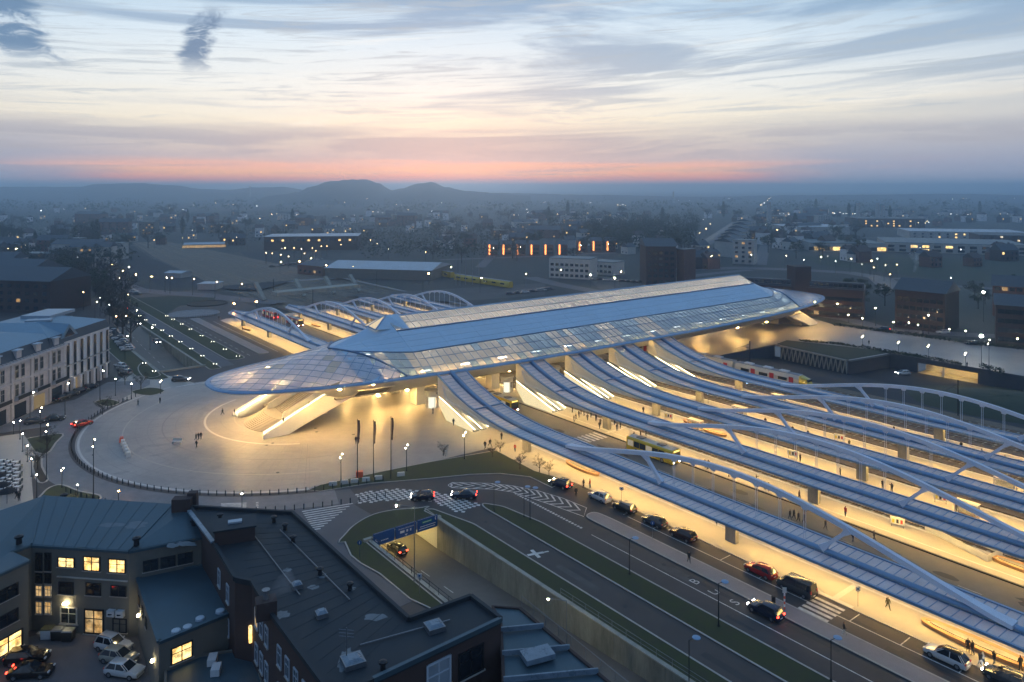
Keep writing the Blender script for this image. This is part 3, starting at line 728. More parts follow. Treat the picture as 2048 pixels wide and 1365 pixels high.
# terrace on the left, town pavements
slab('pavement', [P(-40, 880), P(45, 868), P(70, 905), P(62, 960), P(66, 1010), P(40, 1040), P(-120, 1040)], 0.11, 'stone_warm', kerb=.2)
slab('pavement', [P(-60, 845), P(150, 800), P(215, 765), P(300, 760), P(300, 770), P(180, 830), P(120, 850), P(-60, 875)], 0.04, 'paver_grey', kerb=0)
slab('pavement', [P(225, 770), P(262, 742), P(300, 742), P(420, 775), P(330, 795), P(250, 800)], 0.036, 'stone_warm')
slab('grass_verge', smooth_poly([P(50, 880), P(90, 872), P(126, 869), P(112, 886), P(94, 908), P(60, 902), P(52, 892)], 3), 0.1, 'grass', kerb=.35)
slab('grass_verge', smooth_poly([P(62, 912), P(82, 915), P(84, 935), P(96, 960), P(78, 966), P(66, 940)], 3), 0.1, 'soil', kerb=.35)
slab('grass_verge', smooth_poly([P(84, 990), P(100, 976), P(125, 971), P(160, 984), P(200, 992), P(190, 1004), P(120, 1010), P(70, 1010)], 3), 0.1, 'grass', kerb=.35)
slab('grass_verge', smooth_poly([P(190, 805), P(215, 799), P(240, 806), P(215, 814)], 3), 0.08, 'grass', kerb=.3)
slab('grass_verge', smooth_poly([P(276, 736), P(290, 726), P(326, 748), P(336, 757), P(300, 760), P(284, 752)], 3), 0.08, 'grass', kerb=.3)
slab('grass_verge', smooth_poly([P(262, 785), P(300, 776), P(330, 782), P(300, 792)], 3), 0.08, 'grass', kerb=.3)
# far boulevard, roundabout, lawn
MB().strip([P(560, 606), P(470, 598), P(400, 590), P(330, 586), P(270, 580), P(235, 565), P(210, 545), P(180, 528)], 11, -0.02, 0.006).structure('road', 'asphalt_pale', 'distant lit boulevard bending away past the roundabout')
MB().strip([P(250, 608), P(300, 640), P(360, 668)], 5, -0.02, 0.01).structure('road', 'asphalt_pale')
MB().prism([P(270, 597), P(340, 592), P(430, 596), P(430, 604), P(360, 612), P(330, 630), P(290, 612)], -.02, .03).structure('grass_verge', 'grass_far')
c_ = P(388, 628); MB().lathe((c_.x, c_.y, 0), [(10.5, -.02), (10.5, .25), (9.8, .3), (9.0, .12), (0.2, .12)], 28).structure('roundabout_island', 'paver_grey')
c_ = P(415, 608); MB().lathe((c_.x, c_.y, 0), [(9, -.02), (9, .4), (8.5, .45), (7.8, .2), (0.2, .2)], 28).structure('roundabout_island', 'soil')
MB().strip([P(2300, 700), P(2048, 676), P(1900, 668), P(1780, 662), P(1700, 640), P(1640, 630)], 9, -.02, .04).structure('road', 'asphalt_pale', 'street along the far square')
MB().strip([P(1350, 540), P(1480, 536), P(1600, 540), P(1700, 546), P(1760, 556), P(1790, 580)], 14, -.02, .006).structure('road', 'asphalt_pale', 'curving far road behind the offices')
MB().strip([P(1790, 556), P(1900, 572), P(2060, 582)], 9, -.02, .006).structure('road', 'asphalt_pale')
MB().strip([P(1060, 555), P(1120, 570), P(1200, 585)], 10, -.02, .006).structure('road', 'asphalt_pale')
MB().strip([P(1395, 500), P(1430, 480), P(1470, 450), P(1500, 432)], 8, -.02, .006).structure('road', 'asphalt_pale', 'straight canal towpath vanishing between trees')
mat('water', (0.02, 0.026, 0.034), 0.45, var=0.2, spec=0.3)
MB().strip([P(1380, 505), P(1418, 480), P(1462, 450), P(1494, 430)], 9, -.02, .002).structure('canal', 'water')
MB().strip([P(1700, 546), P(1740, 551), P(1775, 566), P(1790, 585)], 9, -.02, .012).structure('pond', 'water')

# ------------------------------------------------------------------ far fields, yards and streets
mat('field_a', (0.050, 0.058, 0.040), 0.95, var=0.4, scale=0.03); mat('field_b', (0.030, 0.034, 0.040), 0.95, var=0.4, scale=0.03); mat('field_c', (0.070, 0.062, 0.052), 0.95, var=0.35, scale=0.03); mat('gravel', (0.085, 0.082, 0.080), 0.95, var=0.4, scale=0.12)
def patch_px(name, pts, m, z): MB().flat([P(*q) for q in pts], z).structure(name, m)
patch_px('field', ((1600, 512), (2060, 520), (2060, 566), (1900, 560), (1760, 545), (1640, 530)), 'grass_far', -.018)
patch_px('field', ((250, 505), (520, 505), (640, 545), (520, 580), (330, 575), (270, 545)), 'field_b', -.018)
patch_px('field', ((330, 508), (480, 505), (520, 530), (400, 548)), 'field_c', -.012)
patch_px('field', ((0, 455), (300, 452), (330, 468), (0, 480)), 'field_a', -.016)
patch_px('field', ((1500, 415), (1800, 413), (1900, 422), (1560, 428)), 'field_a', -.016)
patch_px('field', ((300, 412), (700, 410), (760, 420), (350, 424)), 'field_c', -.016)
patch_px('field', ((900, 408), (1250, 408), (1300, 416), (880, 418)), 'field_a', -.016)
patch_px('gravel_yard', ((690, 590), (900, 578), (1090, 566), (1090, 590), (960, 600), (800, 606)), 'gravel', -.014)
patch_px('gravel_yard', ((520, 545), (640, 530), (660, 540), (600, 556), (540, 560)), 'gravel', -.014)
patch_px('gravel_yard', ((1180, 560), (1290, 560), (1290, 580), (1200, 580)), 'gravel', -.014)
# tracks running on out of the station
MB().flat([S(430, 126), S(430, 200), S(640, 196), S(820, 190), S(820, 160), S(640, 140)], -.008).structure('track_bed', 'ballast')
rl = MB()
for t in TRK:
    for g_ in (-.72, .72): rl.beam([S(430, t + g_, .03), S(640, lerp(168, t, .75) + g_, .03), S(820, lerp(175, t, .35) + g_, .03)], .14, .1)
rl.structure('far_rails', 'rail')
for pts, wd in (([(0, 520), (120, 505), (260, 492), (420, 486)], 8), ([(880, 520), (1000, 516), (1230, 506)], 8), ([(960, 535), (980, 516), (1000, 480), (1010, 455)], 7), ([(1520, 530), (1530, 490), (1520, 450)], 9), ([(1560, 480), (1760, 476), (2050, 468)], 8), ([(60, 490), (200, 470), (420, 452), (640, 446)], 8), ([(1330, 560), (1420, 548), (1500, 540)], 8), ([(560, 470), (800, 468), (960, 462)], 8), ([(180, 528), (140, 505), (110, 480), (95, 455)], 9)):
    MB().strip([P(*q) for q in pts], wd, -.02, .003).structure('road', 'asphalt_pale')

# repairs, gully covers and stains on the streets and the square
rk = random.Random(44)
def blot(c, rx, ry, rot, n=14, jit=.2):
    return [Vector((c.x + (rx * k * math.cos(a)) * math.cos(rot) - (ry * k * math.sin(a)) * math.sin(rot), c.y + (rx * k * math.cos(a)) * math.sin(rot) + (ry * k * math.sin(a)) * math.cos(rot), 0)) for a, k in [(2 * math.pi * i / n, 1 + rk.uniform(-jit, jit)) for i in range(n)]]
mat('asphalt_patch', (0.040, 0.036, 0.036), 0.7, var=0.4, scale=0.6); mat('asphalt_worn', (0.092, 0.082, 0.076), 0.8, var=0.4, scale=0.5)
for i in range(26):
    s_, t_ = rk.uniform(30, 100), rk.choice((72.6, 80.9, 84.2, 84.9, 90.6, 93.2)) + rk.uniform(-.6, .6); L_, W_ = rk.uniform(1.5, 9), rk.uniform(.5, 1.3)
    MB().flat(rect_st(s_, s_ + L_, t_ - W_ / 2, t_ + W_ / 2), .0045 + i * .0001).structure('asphalt_patch', 'asphalt_patch' if i % 3 else 'asphalt_worn')
for i in range(16):
    s_, t_ = rk.uniform(30, 128), rk.uniform(108, 117)
    MB().flat(blot(S(s_, t_), rk.uniform(1.5, 5), rk.uniform(.4, 1.0), ANG_S), .0085 + i * .0001).structure('tyre_stain', 'asphalt_patch')
for i in range(26):
    a, r_ = R(rk.uniform(-50, 62)), rk.uniform(22, 48)
    o = bpy.data.objects.new('paving_stain', MB().flat(blot(S(CEN[0] - r_ * math.sin(a), CEN[1] - r_ * math.cos(a)), rk.uniform(.6, 3.6), rk.uniform(.4, 1.6), rk.uniform(0, 3), jit=.3), .0523 + i * .00003).mesh('paving_stain', 'grime')); COL.objects.link(o); o.parent = plaza
cov = MB().lathe((0, 0, 0), [(.34, 0), (.34, .012), (.30, .016)], 14).mesh('manhole_cover', 'dark_metal')
for i, (s_, t_) in enumerate([(rk.uniform(35, 100), rk.choice((72.2, 84.6, 90.4))) for _ in range(12)] + [(rk.uniform(140, 165), rk.uniform(45, 90)) for _ in range(6)]):
    o = put('manhole_cover', cov, None, S(s_, t_, .004 if i < 12 else .052)); tag(o, 'round iron manhole cover in the asphalt roads' if i < 12 else 'round iron cover set in the square paving', 'manhole cover', 'manhole covers in the roads' if i < 12 else 'covers in the square')

# ------------------------------------------------------------------ gallery
TC, TH, W0, NEXP = 169.5, 120.0, 24.0, 2.6
def Wr(t):
    q = min(1.0, abs(t - TC) / TH) ** NEXP
    return W0 * max(0.0, 1 - q) ** (1 / NEXP)
RL, RR = 92.4, 243.0
TL, TR = 77.0, 259.0
ZR = 11.0
def bands(t):
    """profile knots at t: (w, z) ridge, skylight edge, cladding edge, rim, bulge power"""
    W = Wr(t)
    if t < TL or t > TR:
        v = (t - (TC - TH)) / (TL - (TC - TH)) if t < TL else ((TC + TH) - t) / ((TC + TH) - TR)
        v = max(0.0, v)
        zc = ZR + 4.6 * v ** 0.9
        return (0, zc), (0, zc), (0, zc), (W, ZR), 1.5
    if t < RL: u = (t - TL) / (RL - TL)
    elif t > RR: u = (TR - t) / (TR - RR)
    else: u = 1.0
    zc = 15.6 + 6.0 * u ** 1.12
    return (0, zc), (6.2 * u, lerp(15.6, 19.0, u ** 1.1)), (14.2 * u ** .6, lerp(15.6, 15.1, u)), (W, ZR), lerp(1.5, 1.0, u)
def roof(t, b, q, side, dz=0.0):
    k = bands(t)
    if b < 2:
        w_ = lerp(k[b][0], k[b + 1][0], q); z = lerp(k[b][1], k[b + 1][1], q)
    else:
        w_ = lerp(k[2][0], k[3][0], q); z = ZR + (k[2][1] - ZR) * (1 - q ** k[4])
    return S(GS + side * w_, t, z + dz)
def patch(t0, t1, b, q0, q1, side, dz=0.0, nt=2, nq=2, th=0.1):
    """solid curved sheet on the roof surface"""
    mb = MB(); top = [[roof(lerp(t0, t1, i / nt), b, lerp(q0, q1, j / nq), side, dz) for j in range(nq + 1)] for i in range(nt + 1)]
    mb.grid(top, flip=side > 0)
    edge = [top[0][j] for j in range(nq + 1)] + [top[i][nq] for i in range(1, nt + 1)] + [top[nt][j] for j in range(nq - 1, -1, -1)] + [top[i][0] for i in range(nt - 1, 0, -1)]
    lowe = [v - Vector((0, 0, th)) for v in edge]; n = len(edge)
    mb.add(edge + lowe, [(i, (i + 1) % n, n + (i + 1) % n, n + i) for i in range(n)])
    return mb
gal = empty('station_gallery', S(GS, TC, 0), 'long boat-shaped station hall with blue metal roof, glazed ridge and pointed glass tips', 'station')
# opaque cladding: rows of long sheets, both sides
cols = [TL + .6, 84, RL] + [RL + (RR - RL) * i / 14 for i in range(1, 14)] + [RR, 251, TR - .6]
for side in (-1, 1):
    for r_ in range(4):
        for i in range(len(cols) - 1):
            if side > 0 and r_ > 1 and RL <= cols[i] < RR: continue
            patch(cols[i] + .02, cols[i + 1] - .02, 1, r_ / 4 + .005, (r_ + 1) / 4 - .005, side, random.uniform(-.012, .012), nt=3 if cols[i] < RL or cols[i] >= RR else 1).part('roof_panel', 'blue_roof', gal, smooth=True)
    for ta, tb in ((TL + .1, RL), (RR, TR - .1)): patch(ta, tb, 0, 0, 1, side, 0, 5, 2, .1).part('roof_panel', 'blue_roof', gal, smooth=True)
    sh = MB().grid([[roof(t, 1, q, side, -.14) for q in (0, .5, 1)] for t in [lerp(TL, TR, i / 60) for i in range(61)]], flip=side > 0)
    sh.part('roof_liner', 'blue_dark', gal)
    # gutter between cladding and glazing
    MB().tube([roof(lerp(TL + .3, TR - .3, i / 60), 1, 1.0, side, .05) for i in range(61)], .17, 6).part('gutter', 'blue_dark', gal, smooth=True)
    MB().tube([roof(lerp(RL, RR, i / 20), 1, 0.0, side, .06) for i in range(21)], .22, 6).part('skylight_edge', 'blue_dark', gal, smooth=True)
# lower glazed slope
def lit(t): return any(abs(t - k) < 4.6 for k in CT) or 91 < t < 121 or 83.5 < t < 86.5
NC = 84
for i in range(NC):
    a, b = lerp(82, 256, i / NC), lerp(82, 256, (i + 1) / NC); tm = (a + b) / 2
    for r_ in range(3):
        if (a < 88 and r_ == 2 and a < 86): continue
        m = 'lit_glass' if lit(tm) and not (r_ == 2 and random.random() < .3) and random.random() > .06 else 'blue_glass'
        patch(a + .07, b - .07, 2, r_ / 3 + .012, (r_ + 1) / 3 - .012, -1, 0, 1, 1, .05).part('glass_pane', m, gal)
bars = MB()
for q in (0.0, 1 / 3, 2 / 3): bars.beam([roof(lerp(80, 258, i / 50), 2, q, -1, .03) for i in range(51)], .16, .12)
for i in range(NC + 1): 
    t = lerp(82, 256, i / NC); bars.beam([roof(t, 2, 0.0, -1, .02), roof(t, 2, 1.0, -1, .02)], .13, .12)
bars.part('glazing_bars', 'blue_steel', gal)
patch(77.5, 261, 2, 0, .995, 1, 0, 50, 3, .1).part('rear_slope', 'blue_roof', gal)
# plain sheet between the first bay and the tip seam
for t0, t1 in ((TL + .1, 82.0), (256.0, TR - .1)):
    patch(t0, t1, 2, 0.02, .99, -1, -.01, 4, 6, .08).part('roof_panel', 'blue_roof', gal, smooth=True)
# ridge skylight: two rows of panes per side over slender ribs
NR = 78
for i in range(NR):
    a, b = lerp(RL, RR, i / NR), lerp(RL, RR, (i + 1) / NR)
    for r_ in range(2):
        patch(a + .16, b - .16, 0, r_ / 2 + .04, (r_ + 1) / 2 - .04, -1, .10, 1, 1, .05).part('skylight_pane', 'ridge_glass', gal)

patch(RL, RR, 0, .02, .98, 1, .08, 30, 1, .05).part('rear_skylight', 'ridge_glass', gal)
rb = MB()
for i in range(NR + 1):
    t = lerp(RL, RR, i / NR)
    for side in (-1, 1): rb.beam([roof(t, 0, 0, side, .08), roof(t, 0, 1, side, .08)], .14, .2)
for q in (0.0, .5): rb.beam([roof(RL, 0, q, -1, .14), roof(RR, 0, q, -1, .14)], .18, .22)
rb.part('ridge_ribs', 'white_metal', gal)
MB().tube([roof(RL - .2, 0, 0, 1, .16), roof(RR + .1, 0, 0, 1, .16)], .3, 8).part('ridge_cap', 'blue_steel', gal, smooth=True)
# triangular lantern at the head of the ridge
def lantern(t_end):
    A_ = S(GS, t_end + .4, 22.3); zb_ = roof(t_end - 4.2, 0, 0, 1).z
    L_ = S(GS - 3.3, t_end - 4.4, zb_ - .4); R_ = S(GS + 3.3, t_end - 4.4, zb_ - .4); M_ = S(GS, t_end - 4.9, zb_ + .1)
    for a, b in ((L_, M_), (M_, R_)):
        MB().add([A_, lerp(A_, a, .96), lerp(A_, b, .96)], ((0, 1, 2),)).part('lantern_pane', 'ridge_lit', gal)
    for side, q in ((-1, L_), (1, R_)):
        e0 = roof(t_end + 3.6, 0, 1.0, side, .28); e1 = roof(t_end + 3.6, 0, 0, side, .5)
        MB().add([A_, e1, e0, q], ((0, 1, 2, 3), (3, 2, 1, 0))).part('lantern_cheek', 'blue_roof', gal)
        MB().beam([A_, q], .3, .25).part('lantern_bar', 'blue_steel', gal)
    for a, b in ((A_, M_), (L_, M_), (M_, R_)): MB().beam([a, b], .25, .22).part('lantern_bar', 'blue_steel', gal)
lantern(RL)
# glass tips with a diamond grid
def tip(mirror):
    def tm(t): return t if not mirror else 2 * TC - t
    def inside(t, w_):
        tt = t; W = Wr(tm(t)) - .35
        return abs(w_) < W and t < 77 + 10.5 * min(1, abs(w_) / max(W, .1)) ** 1.1 - .35
    def pt(t, w_):
        T = tm(t); W = Wr(T); w_ = max(-W + .3, min(W - .3, w_))
        if W < .05: return S(GS, T, ZR)
        k = bands(T)
        if abs(w_) < k[2][0]:
            z = k[2][1] + (k[0][1] - k[2][1]) * (1 - abs(w_) / k[2][0])
        else:
            q = (abs(w_) - k[2][0]) / max(.01, W - k[2][0]); z = ZR + (k[2][1] - ZR) * (1 - q ** k[4])
        return S(GS + w_, T, z + .04)
    sp = 2.5; n = 0; bars = MB()
    for i in range(-14, 22):
        for j in range(-14, 22):
            def tw(a, b): return (49.5 + (a + b) * sp * .72, (a - b) * sp * .70)
            cs = [tw(i, j), tw(i + 1, j), tw(i + 1, j + 1), tw(i, j + 1)]
            ins = [inside(*c) for c in cs]
            if not any(ins): continue
            cen = tw(i + .5, j + .5)
            # pull outside corners in towards an inside one
            good = [c for c, k in zip(cs, ins) if k]
            fix = []
            for c, k in zip(cs, ins):
                if k: fix.append(c); continue
                g = min(good, key=lambda q: (q[0] - c[0]) ** 2 + (q[1] - c[1]) ** 2); lo, hi = 0.0, 1.0
                for _ in range(8):
                    md = (lo + hi) / 2; p = (lerp(g[0], c[0], md), lerp(g[1], c[1], md))
                    if inside(*p): lo = md
                    else: hi = md
                fix.append((lerp(g[0], c[0], lo), lerp(g[1], c[1], lo)))
            cx = sum(p[0] for p in fix) / 4; cw = sum(p[1] for p in fix) / 4
            vs = [pt(lerp(p[0], cx, .03), lerp(p[1], cw, .03)) for p in fix]
            lo_ = [v - Vector((0, 0, .05)) for v in vs]
            MB().add(vs + lo_, ((0, 1, 2, 3), (7, 6, 5, 4), (0, 4, 5, 1), (1, 5, 6, 2), (2, 6, 7, 3), (3, 7, 4, 0))).part('tip_pane', 'tip_glass' if random.random() > .04 else 'lit_glass', gal)
            for a in range(2):
                if ins[a] or ins[a + 1]: bars.beam([pt(*fix[a]), pt(*fix[a + 1])], .10, .1)
    bars.part('diamond_bars', 'blue_steel', gal)
    # seam rib
    for side in (-1, 1):
        MB().tube([pt(77 + 10.5 * q ** 1.1, side * q * (Wr(tm(77 + 10.5 * q ** 1.1)) - .3)) + Vector((0, 0, .08)) for q in [i / 14 for i in range(15)]], .24, 6).part('seam_rib', 'blue_dark', gal, smooth=True)
    return
tip(False); tip(True)
# rim
def rim_pts(off, z, n=220):
    out = []
    for i in range(n):
        a = 2 * math.pi * i / n; c, s_ = math.cos(a), math.sin(a)
        t = TC - (TH + off) * math.copysign(abs(c) ** (2 / NEXP), c); w_ = (W0 + off) * math.copysign(abs(s_) ** (2 / NEXP), s_)
        out.append(S(GS + w_, t, z))
    return out
def ring_sweep(rings, name, m):
    mb = MB(); n = len(rings[0])
    for a, b in zip(rings, rings[1:]):
        o = len(mb.v); mb.v += a + b
        for i in range(n):
            j = (i + 1) % n; mb.f.append([o + i, o + j, o + n + j, o + n + i]); mb.mi.append(0)
    return mb.part(name, m, gal, smooth=True)
ring_sweep([rim_pts(-.25, 11.06), rim_pts(.15, 11.1), rim_pts(.7, 10.95), rim_pts(.85, 10.7)], 'rim_beam', 'blue_steel')
ring_sweep([rim_pts(-.55, 11.0), rim_pts(-.35, 11.12), rim_pts(-.15, 11.0)], 'rim_gutter', 'blue_dark')
ring_sweep([rim_pts(.85, 10.7), rim_pts(.6, 10.45), rim_pts(-.6, 10.3)], 'rim_soffit', 'cream')
# boat-shaped hull under the roof
GX = [(1.0, 0.0), (.9, .1), (.78, .34), (.66, .62), (.55, .84), (.45, .96), (.36, 1.0), (.2, 1.02), (0.0, 1.02)]
def hull(t, x, side):
    W = Wr(t) - .5
    q = min(1, max(0, (t - 56) / 24)) if t < TC else min(1, max(0, (283 - t) / 24)); q = q * q * (3 - 2 * q)
    for (xa, ga), (xb, gb) in zip(GX, GX[1:]):
        if xb <= x <= xa: g = lerp(ga, gb, (xa - x) / (xa - xb)); break
    return S(GS + side * W * x, t, 10.3 - 5.6 * q * g)
ts = [50.5, 53, 56, 60, 64, 68, 72, 76, 80, 85] + [lerp(90, 250, i / 16) for i in range(17)] + [256, 262, 268, 274, 280, 285, 288]
for side in (-1, 1):
    mb = MB()
    for a, b in zip(ts, ts[1:]):
        for (x0, _), (x1, _) in zip(GX, GX[1:]):
            W = Wr((a + b) / 2)
            if (b <= 80 or a >= 256) and W * x0 < 11.2: continue
            mb.add([hull(a, x0, side), hull(b, x0, side), hull(b, x1, side), hull(a, x1, side)], ((0, 1, 2, 3),))
    mb.part('hull', 'cream', gal, smooth=True)
# hall floor, end screens, hall lamps
MB().prism(rect_st(GS - 11, GS + 11, 74, 268), 5.9, 6.3, bottom=True).part('hall_floor', 'stone_warm', gal)
for t in (80.5, 258.5):
    MB().beam([S(GS - 11, t, 8.6), S(GS + 11, t, 8.6)], .1, 4.6).part('end_screen', 'clear_glass', gal)
for k in range(30):
    t = lerp(84, 254, k / 29)
    MB().box(S(GS - 5, t, 14.0), (.5, 3.0, .12), ANG_S).part('hall_lamp', 'led_hall', gal)
    if k % 2 == 0: MB().box(S(GS - 14.5, t, 10.2), (.35, 2.4, .1), ANG_S).part('hall_lamp', 'led_hall', gal)

# long window slot in the near flank behind the stair
def slot(t0, t1, xa, xb, n=8):
    mb = MB()
    rows = [[hull(lerp(t0, t1, i / n), x, -1) + (Vector((0, 0, -.03)) - S(.12, 0)) for x in (xa, xb)] for i in range(n + 1)]
    return mb.grid(rows)
slot(78.5, 86.5, .74, .60).part('flank_window', 'window_dark', gal)
fr = MB()
for x in (.755, .585): fr.tube([hull(lerp(78, 87, i / 8), x, -1) - S(.14, 0) for i in range(9)], .16, 6)
for t in (78.2, 86.8): fr.tube([hull(t, x, -1) - S(.14, 0) for x in (.755, .67, .585)], .16, 6)
fr.part('window_frame', 'cream', gal, smooth=True)
# glow strips added out of sight under the rim to brighten hull and square
for side in (-1, 1):
    cv = MB(); tt_ = 55.0
    while tt_ < 284:
        e_ = tt_ + 3.2; W_ = lambda q: Wr(q) - .9
        cv.add([S(GS + side * W_(tt_), tt_, 10.2), S(GS + side * W_(e_), e_, 10.2), S(GS + side * (W_(e_) - .22), e_, 10.16), S(GS + side * (W_(tt_) - .22), tt_, 10.16)], ((0, 1, 2, 3),)); tt_ += 4.2
    cv.part('rim_fill_strip', 'rim_fill', gal)
# downlights set in the hull and under the tips
def downlight(p, r_=.35, m='led_down', par=gal): return MB().lathe(p, [(r_, 0), (r_, .08)], 8).part('downlight', m, par)

for t in [86, 94, 104, 112, 126, 140, 156, 172, 190, 210, 230, 248]:
    for w_ in (-8.5, 8.5): downlight(S(GS + w_, t, 4.42), .34)
for t, w_ in ((56, 3), (56, -3), (61, -10), (61, 10), (67, -14), (67, 14), (72, -17), (74, 17), (80, -17.5), (282, 4), (280, -7), (274, -13), (266, -16)): downlight(S(GS + w_, t, 10.0), .36)

# ------------------------------------------------------------------ grand stairs
def stairs(mirror):
    def U(s, t, z=0.0): return S(s, 2 * TC - t if mirror else t, z)
    far = 'at the far tip of the hall' if mirror else 'fanning out under the near glass tip'
    g = empty('grand_staircase', U(173, 62, .05), 'broad cream stone staircase with glowing balustrades ' + far, 'staircase')
    c = 173.0
    for i in range(12):
        r_t, r_s = 7.0 - i * .42, 8.6 - i * .22; z0, z1 = .02 if i == 0 else .05 + i * .165 - .02, .05 + (i + 1) * .165
        poly = [U(c + r_s * math.sin(R(a)), 64.4 - r_t * max(0, math.cos(R(a)))) for a in range(-90, 91, 10)]
        MB().prism(poly, .02, z1 - (.0)).part('step', 'stone_warm', g)
    for i in range(26):
        z1 = 2.03 + (i + 1) * .165; t = 65.4 + i * .37
        poly = [U(c - 4.4, t + .35), U(c - 2.2, t + .07), U(c, t), U(c + 2.2, t + .07), U(c + 4.4, t + .35), U(c + 4.4, 75.2), U(c - 4.4, 75.2)]
        MB().prism(poly, max(.02, z1 - 1.2), z1).part('step', 'stone_warm', g)
    MB().prism([U(c - 8.6, 64.2), U(c + 8.6, 64.2), U(c + 8.6, 66), U(c - 8.6, 66)], .02, 2.02).part('landing', 'stone_warm', g)
    def slab_tz(poly, s0, s1, name, m):
        vs = [U(s0, t, z) for t, z in poly] + [U(s1, t, z) for t, z in poly]; n = len(poly)
        MB().add(vs, [list(range(n)), list(range(2 * n - 1, n - 1, -1))] + [(i, n + i, n + (i + 1) % n, (i + 1) % n) for i in range(n)]).part(name, m, g)
    for sg in (-1, 1):
        # outer cheek wall, escalator bed, inner parapet
        slab_tz([(57.6, .02), (57.6, .9), (73.6, 8.1), (80, 8.0), (80, 6.2), (65.5, 1.0), (63.2, .02)], c + sg * 10.2, c + sg * 10.8, 'cheek_wall', 'white_wall')
        slab_tz([(58.0, .02), (58.0, .25), (72.9, 6.4), (76, 6.4), (76, 5.2), (62.5, .02)], c + sg * 8.7, c + sg * 10.2, 'escalator', 'concrete_pale')
        slab_tz([(58.2, .02), (58.2, 1.0), (73.2, 7.3), (76, 7.3), (76, 6.0), (63.0, .02)], c + sg * 8.35, c + sg * 8.6, 'parapet', 'frosted')
        slab_tz([(63.9, 2.0), (64.3, 3.3), (74.6, 7.6), (76, 7.6), (76, 5.6), (66.0, 2.0)], c + sg * 4.5, c + sg * 4.85, 'parapet', 'white_wall')
        slab_tz([(65.8, 2.0), (74.8, 6.4), (76, 6.4), (76, 5.4), (67, 1.6)], c + sg * 4.86, c + sg * 8.34, 'side_slope', 'concrete_pale')
        for ss, zz in ((10.12, .72), (9.45, .42), (8.68, .72)):
            MB().beam([U(c + sg * ss, 58.3, zz), U(c + sg * ss, 73.2, zz + 6.45)], .1, .16).part('light_strip', 'led_white', g)
    for t_ in (60, 64, 68, 72):
        for sg in (-1, 1): MB().box(U(c + sg * 9.45, t_, .55 + (t_ - 58.3) * .433), (.9, .5, .06), ANG_S).part('tread_light', 'led_white', g)
    return g
stairs(False); stairs(True)

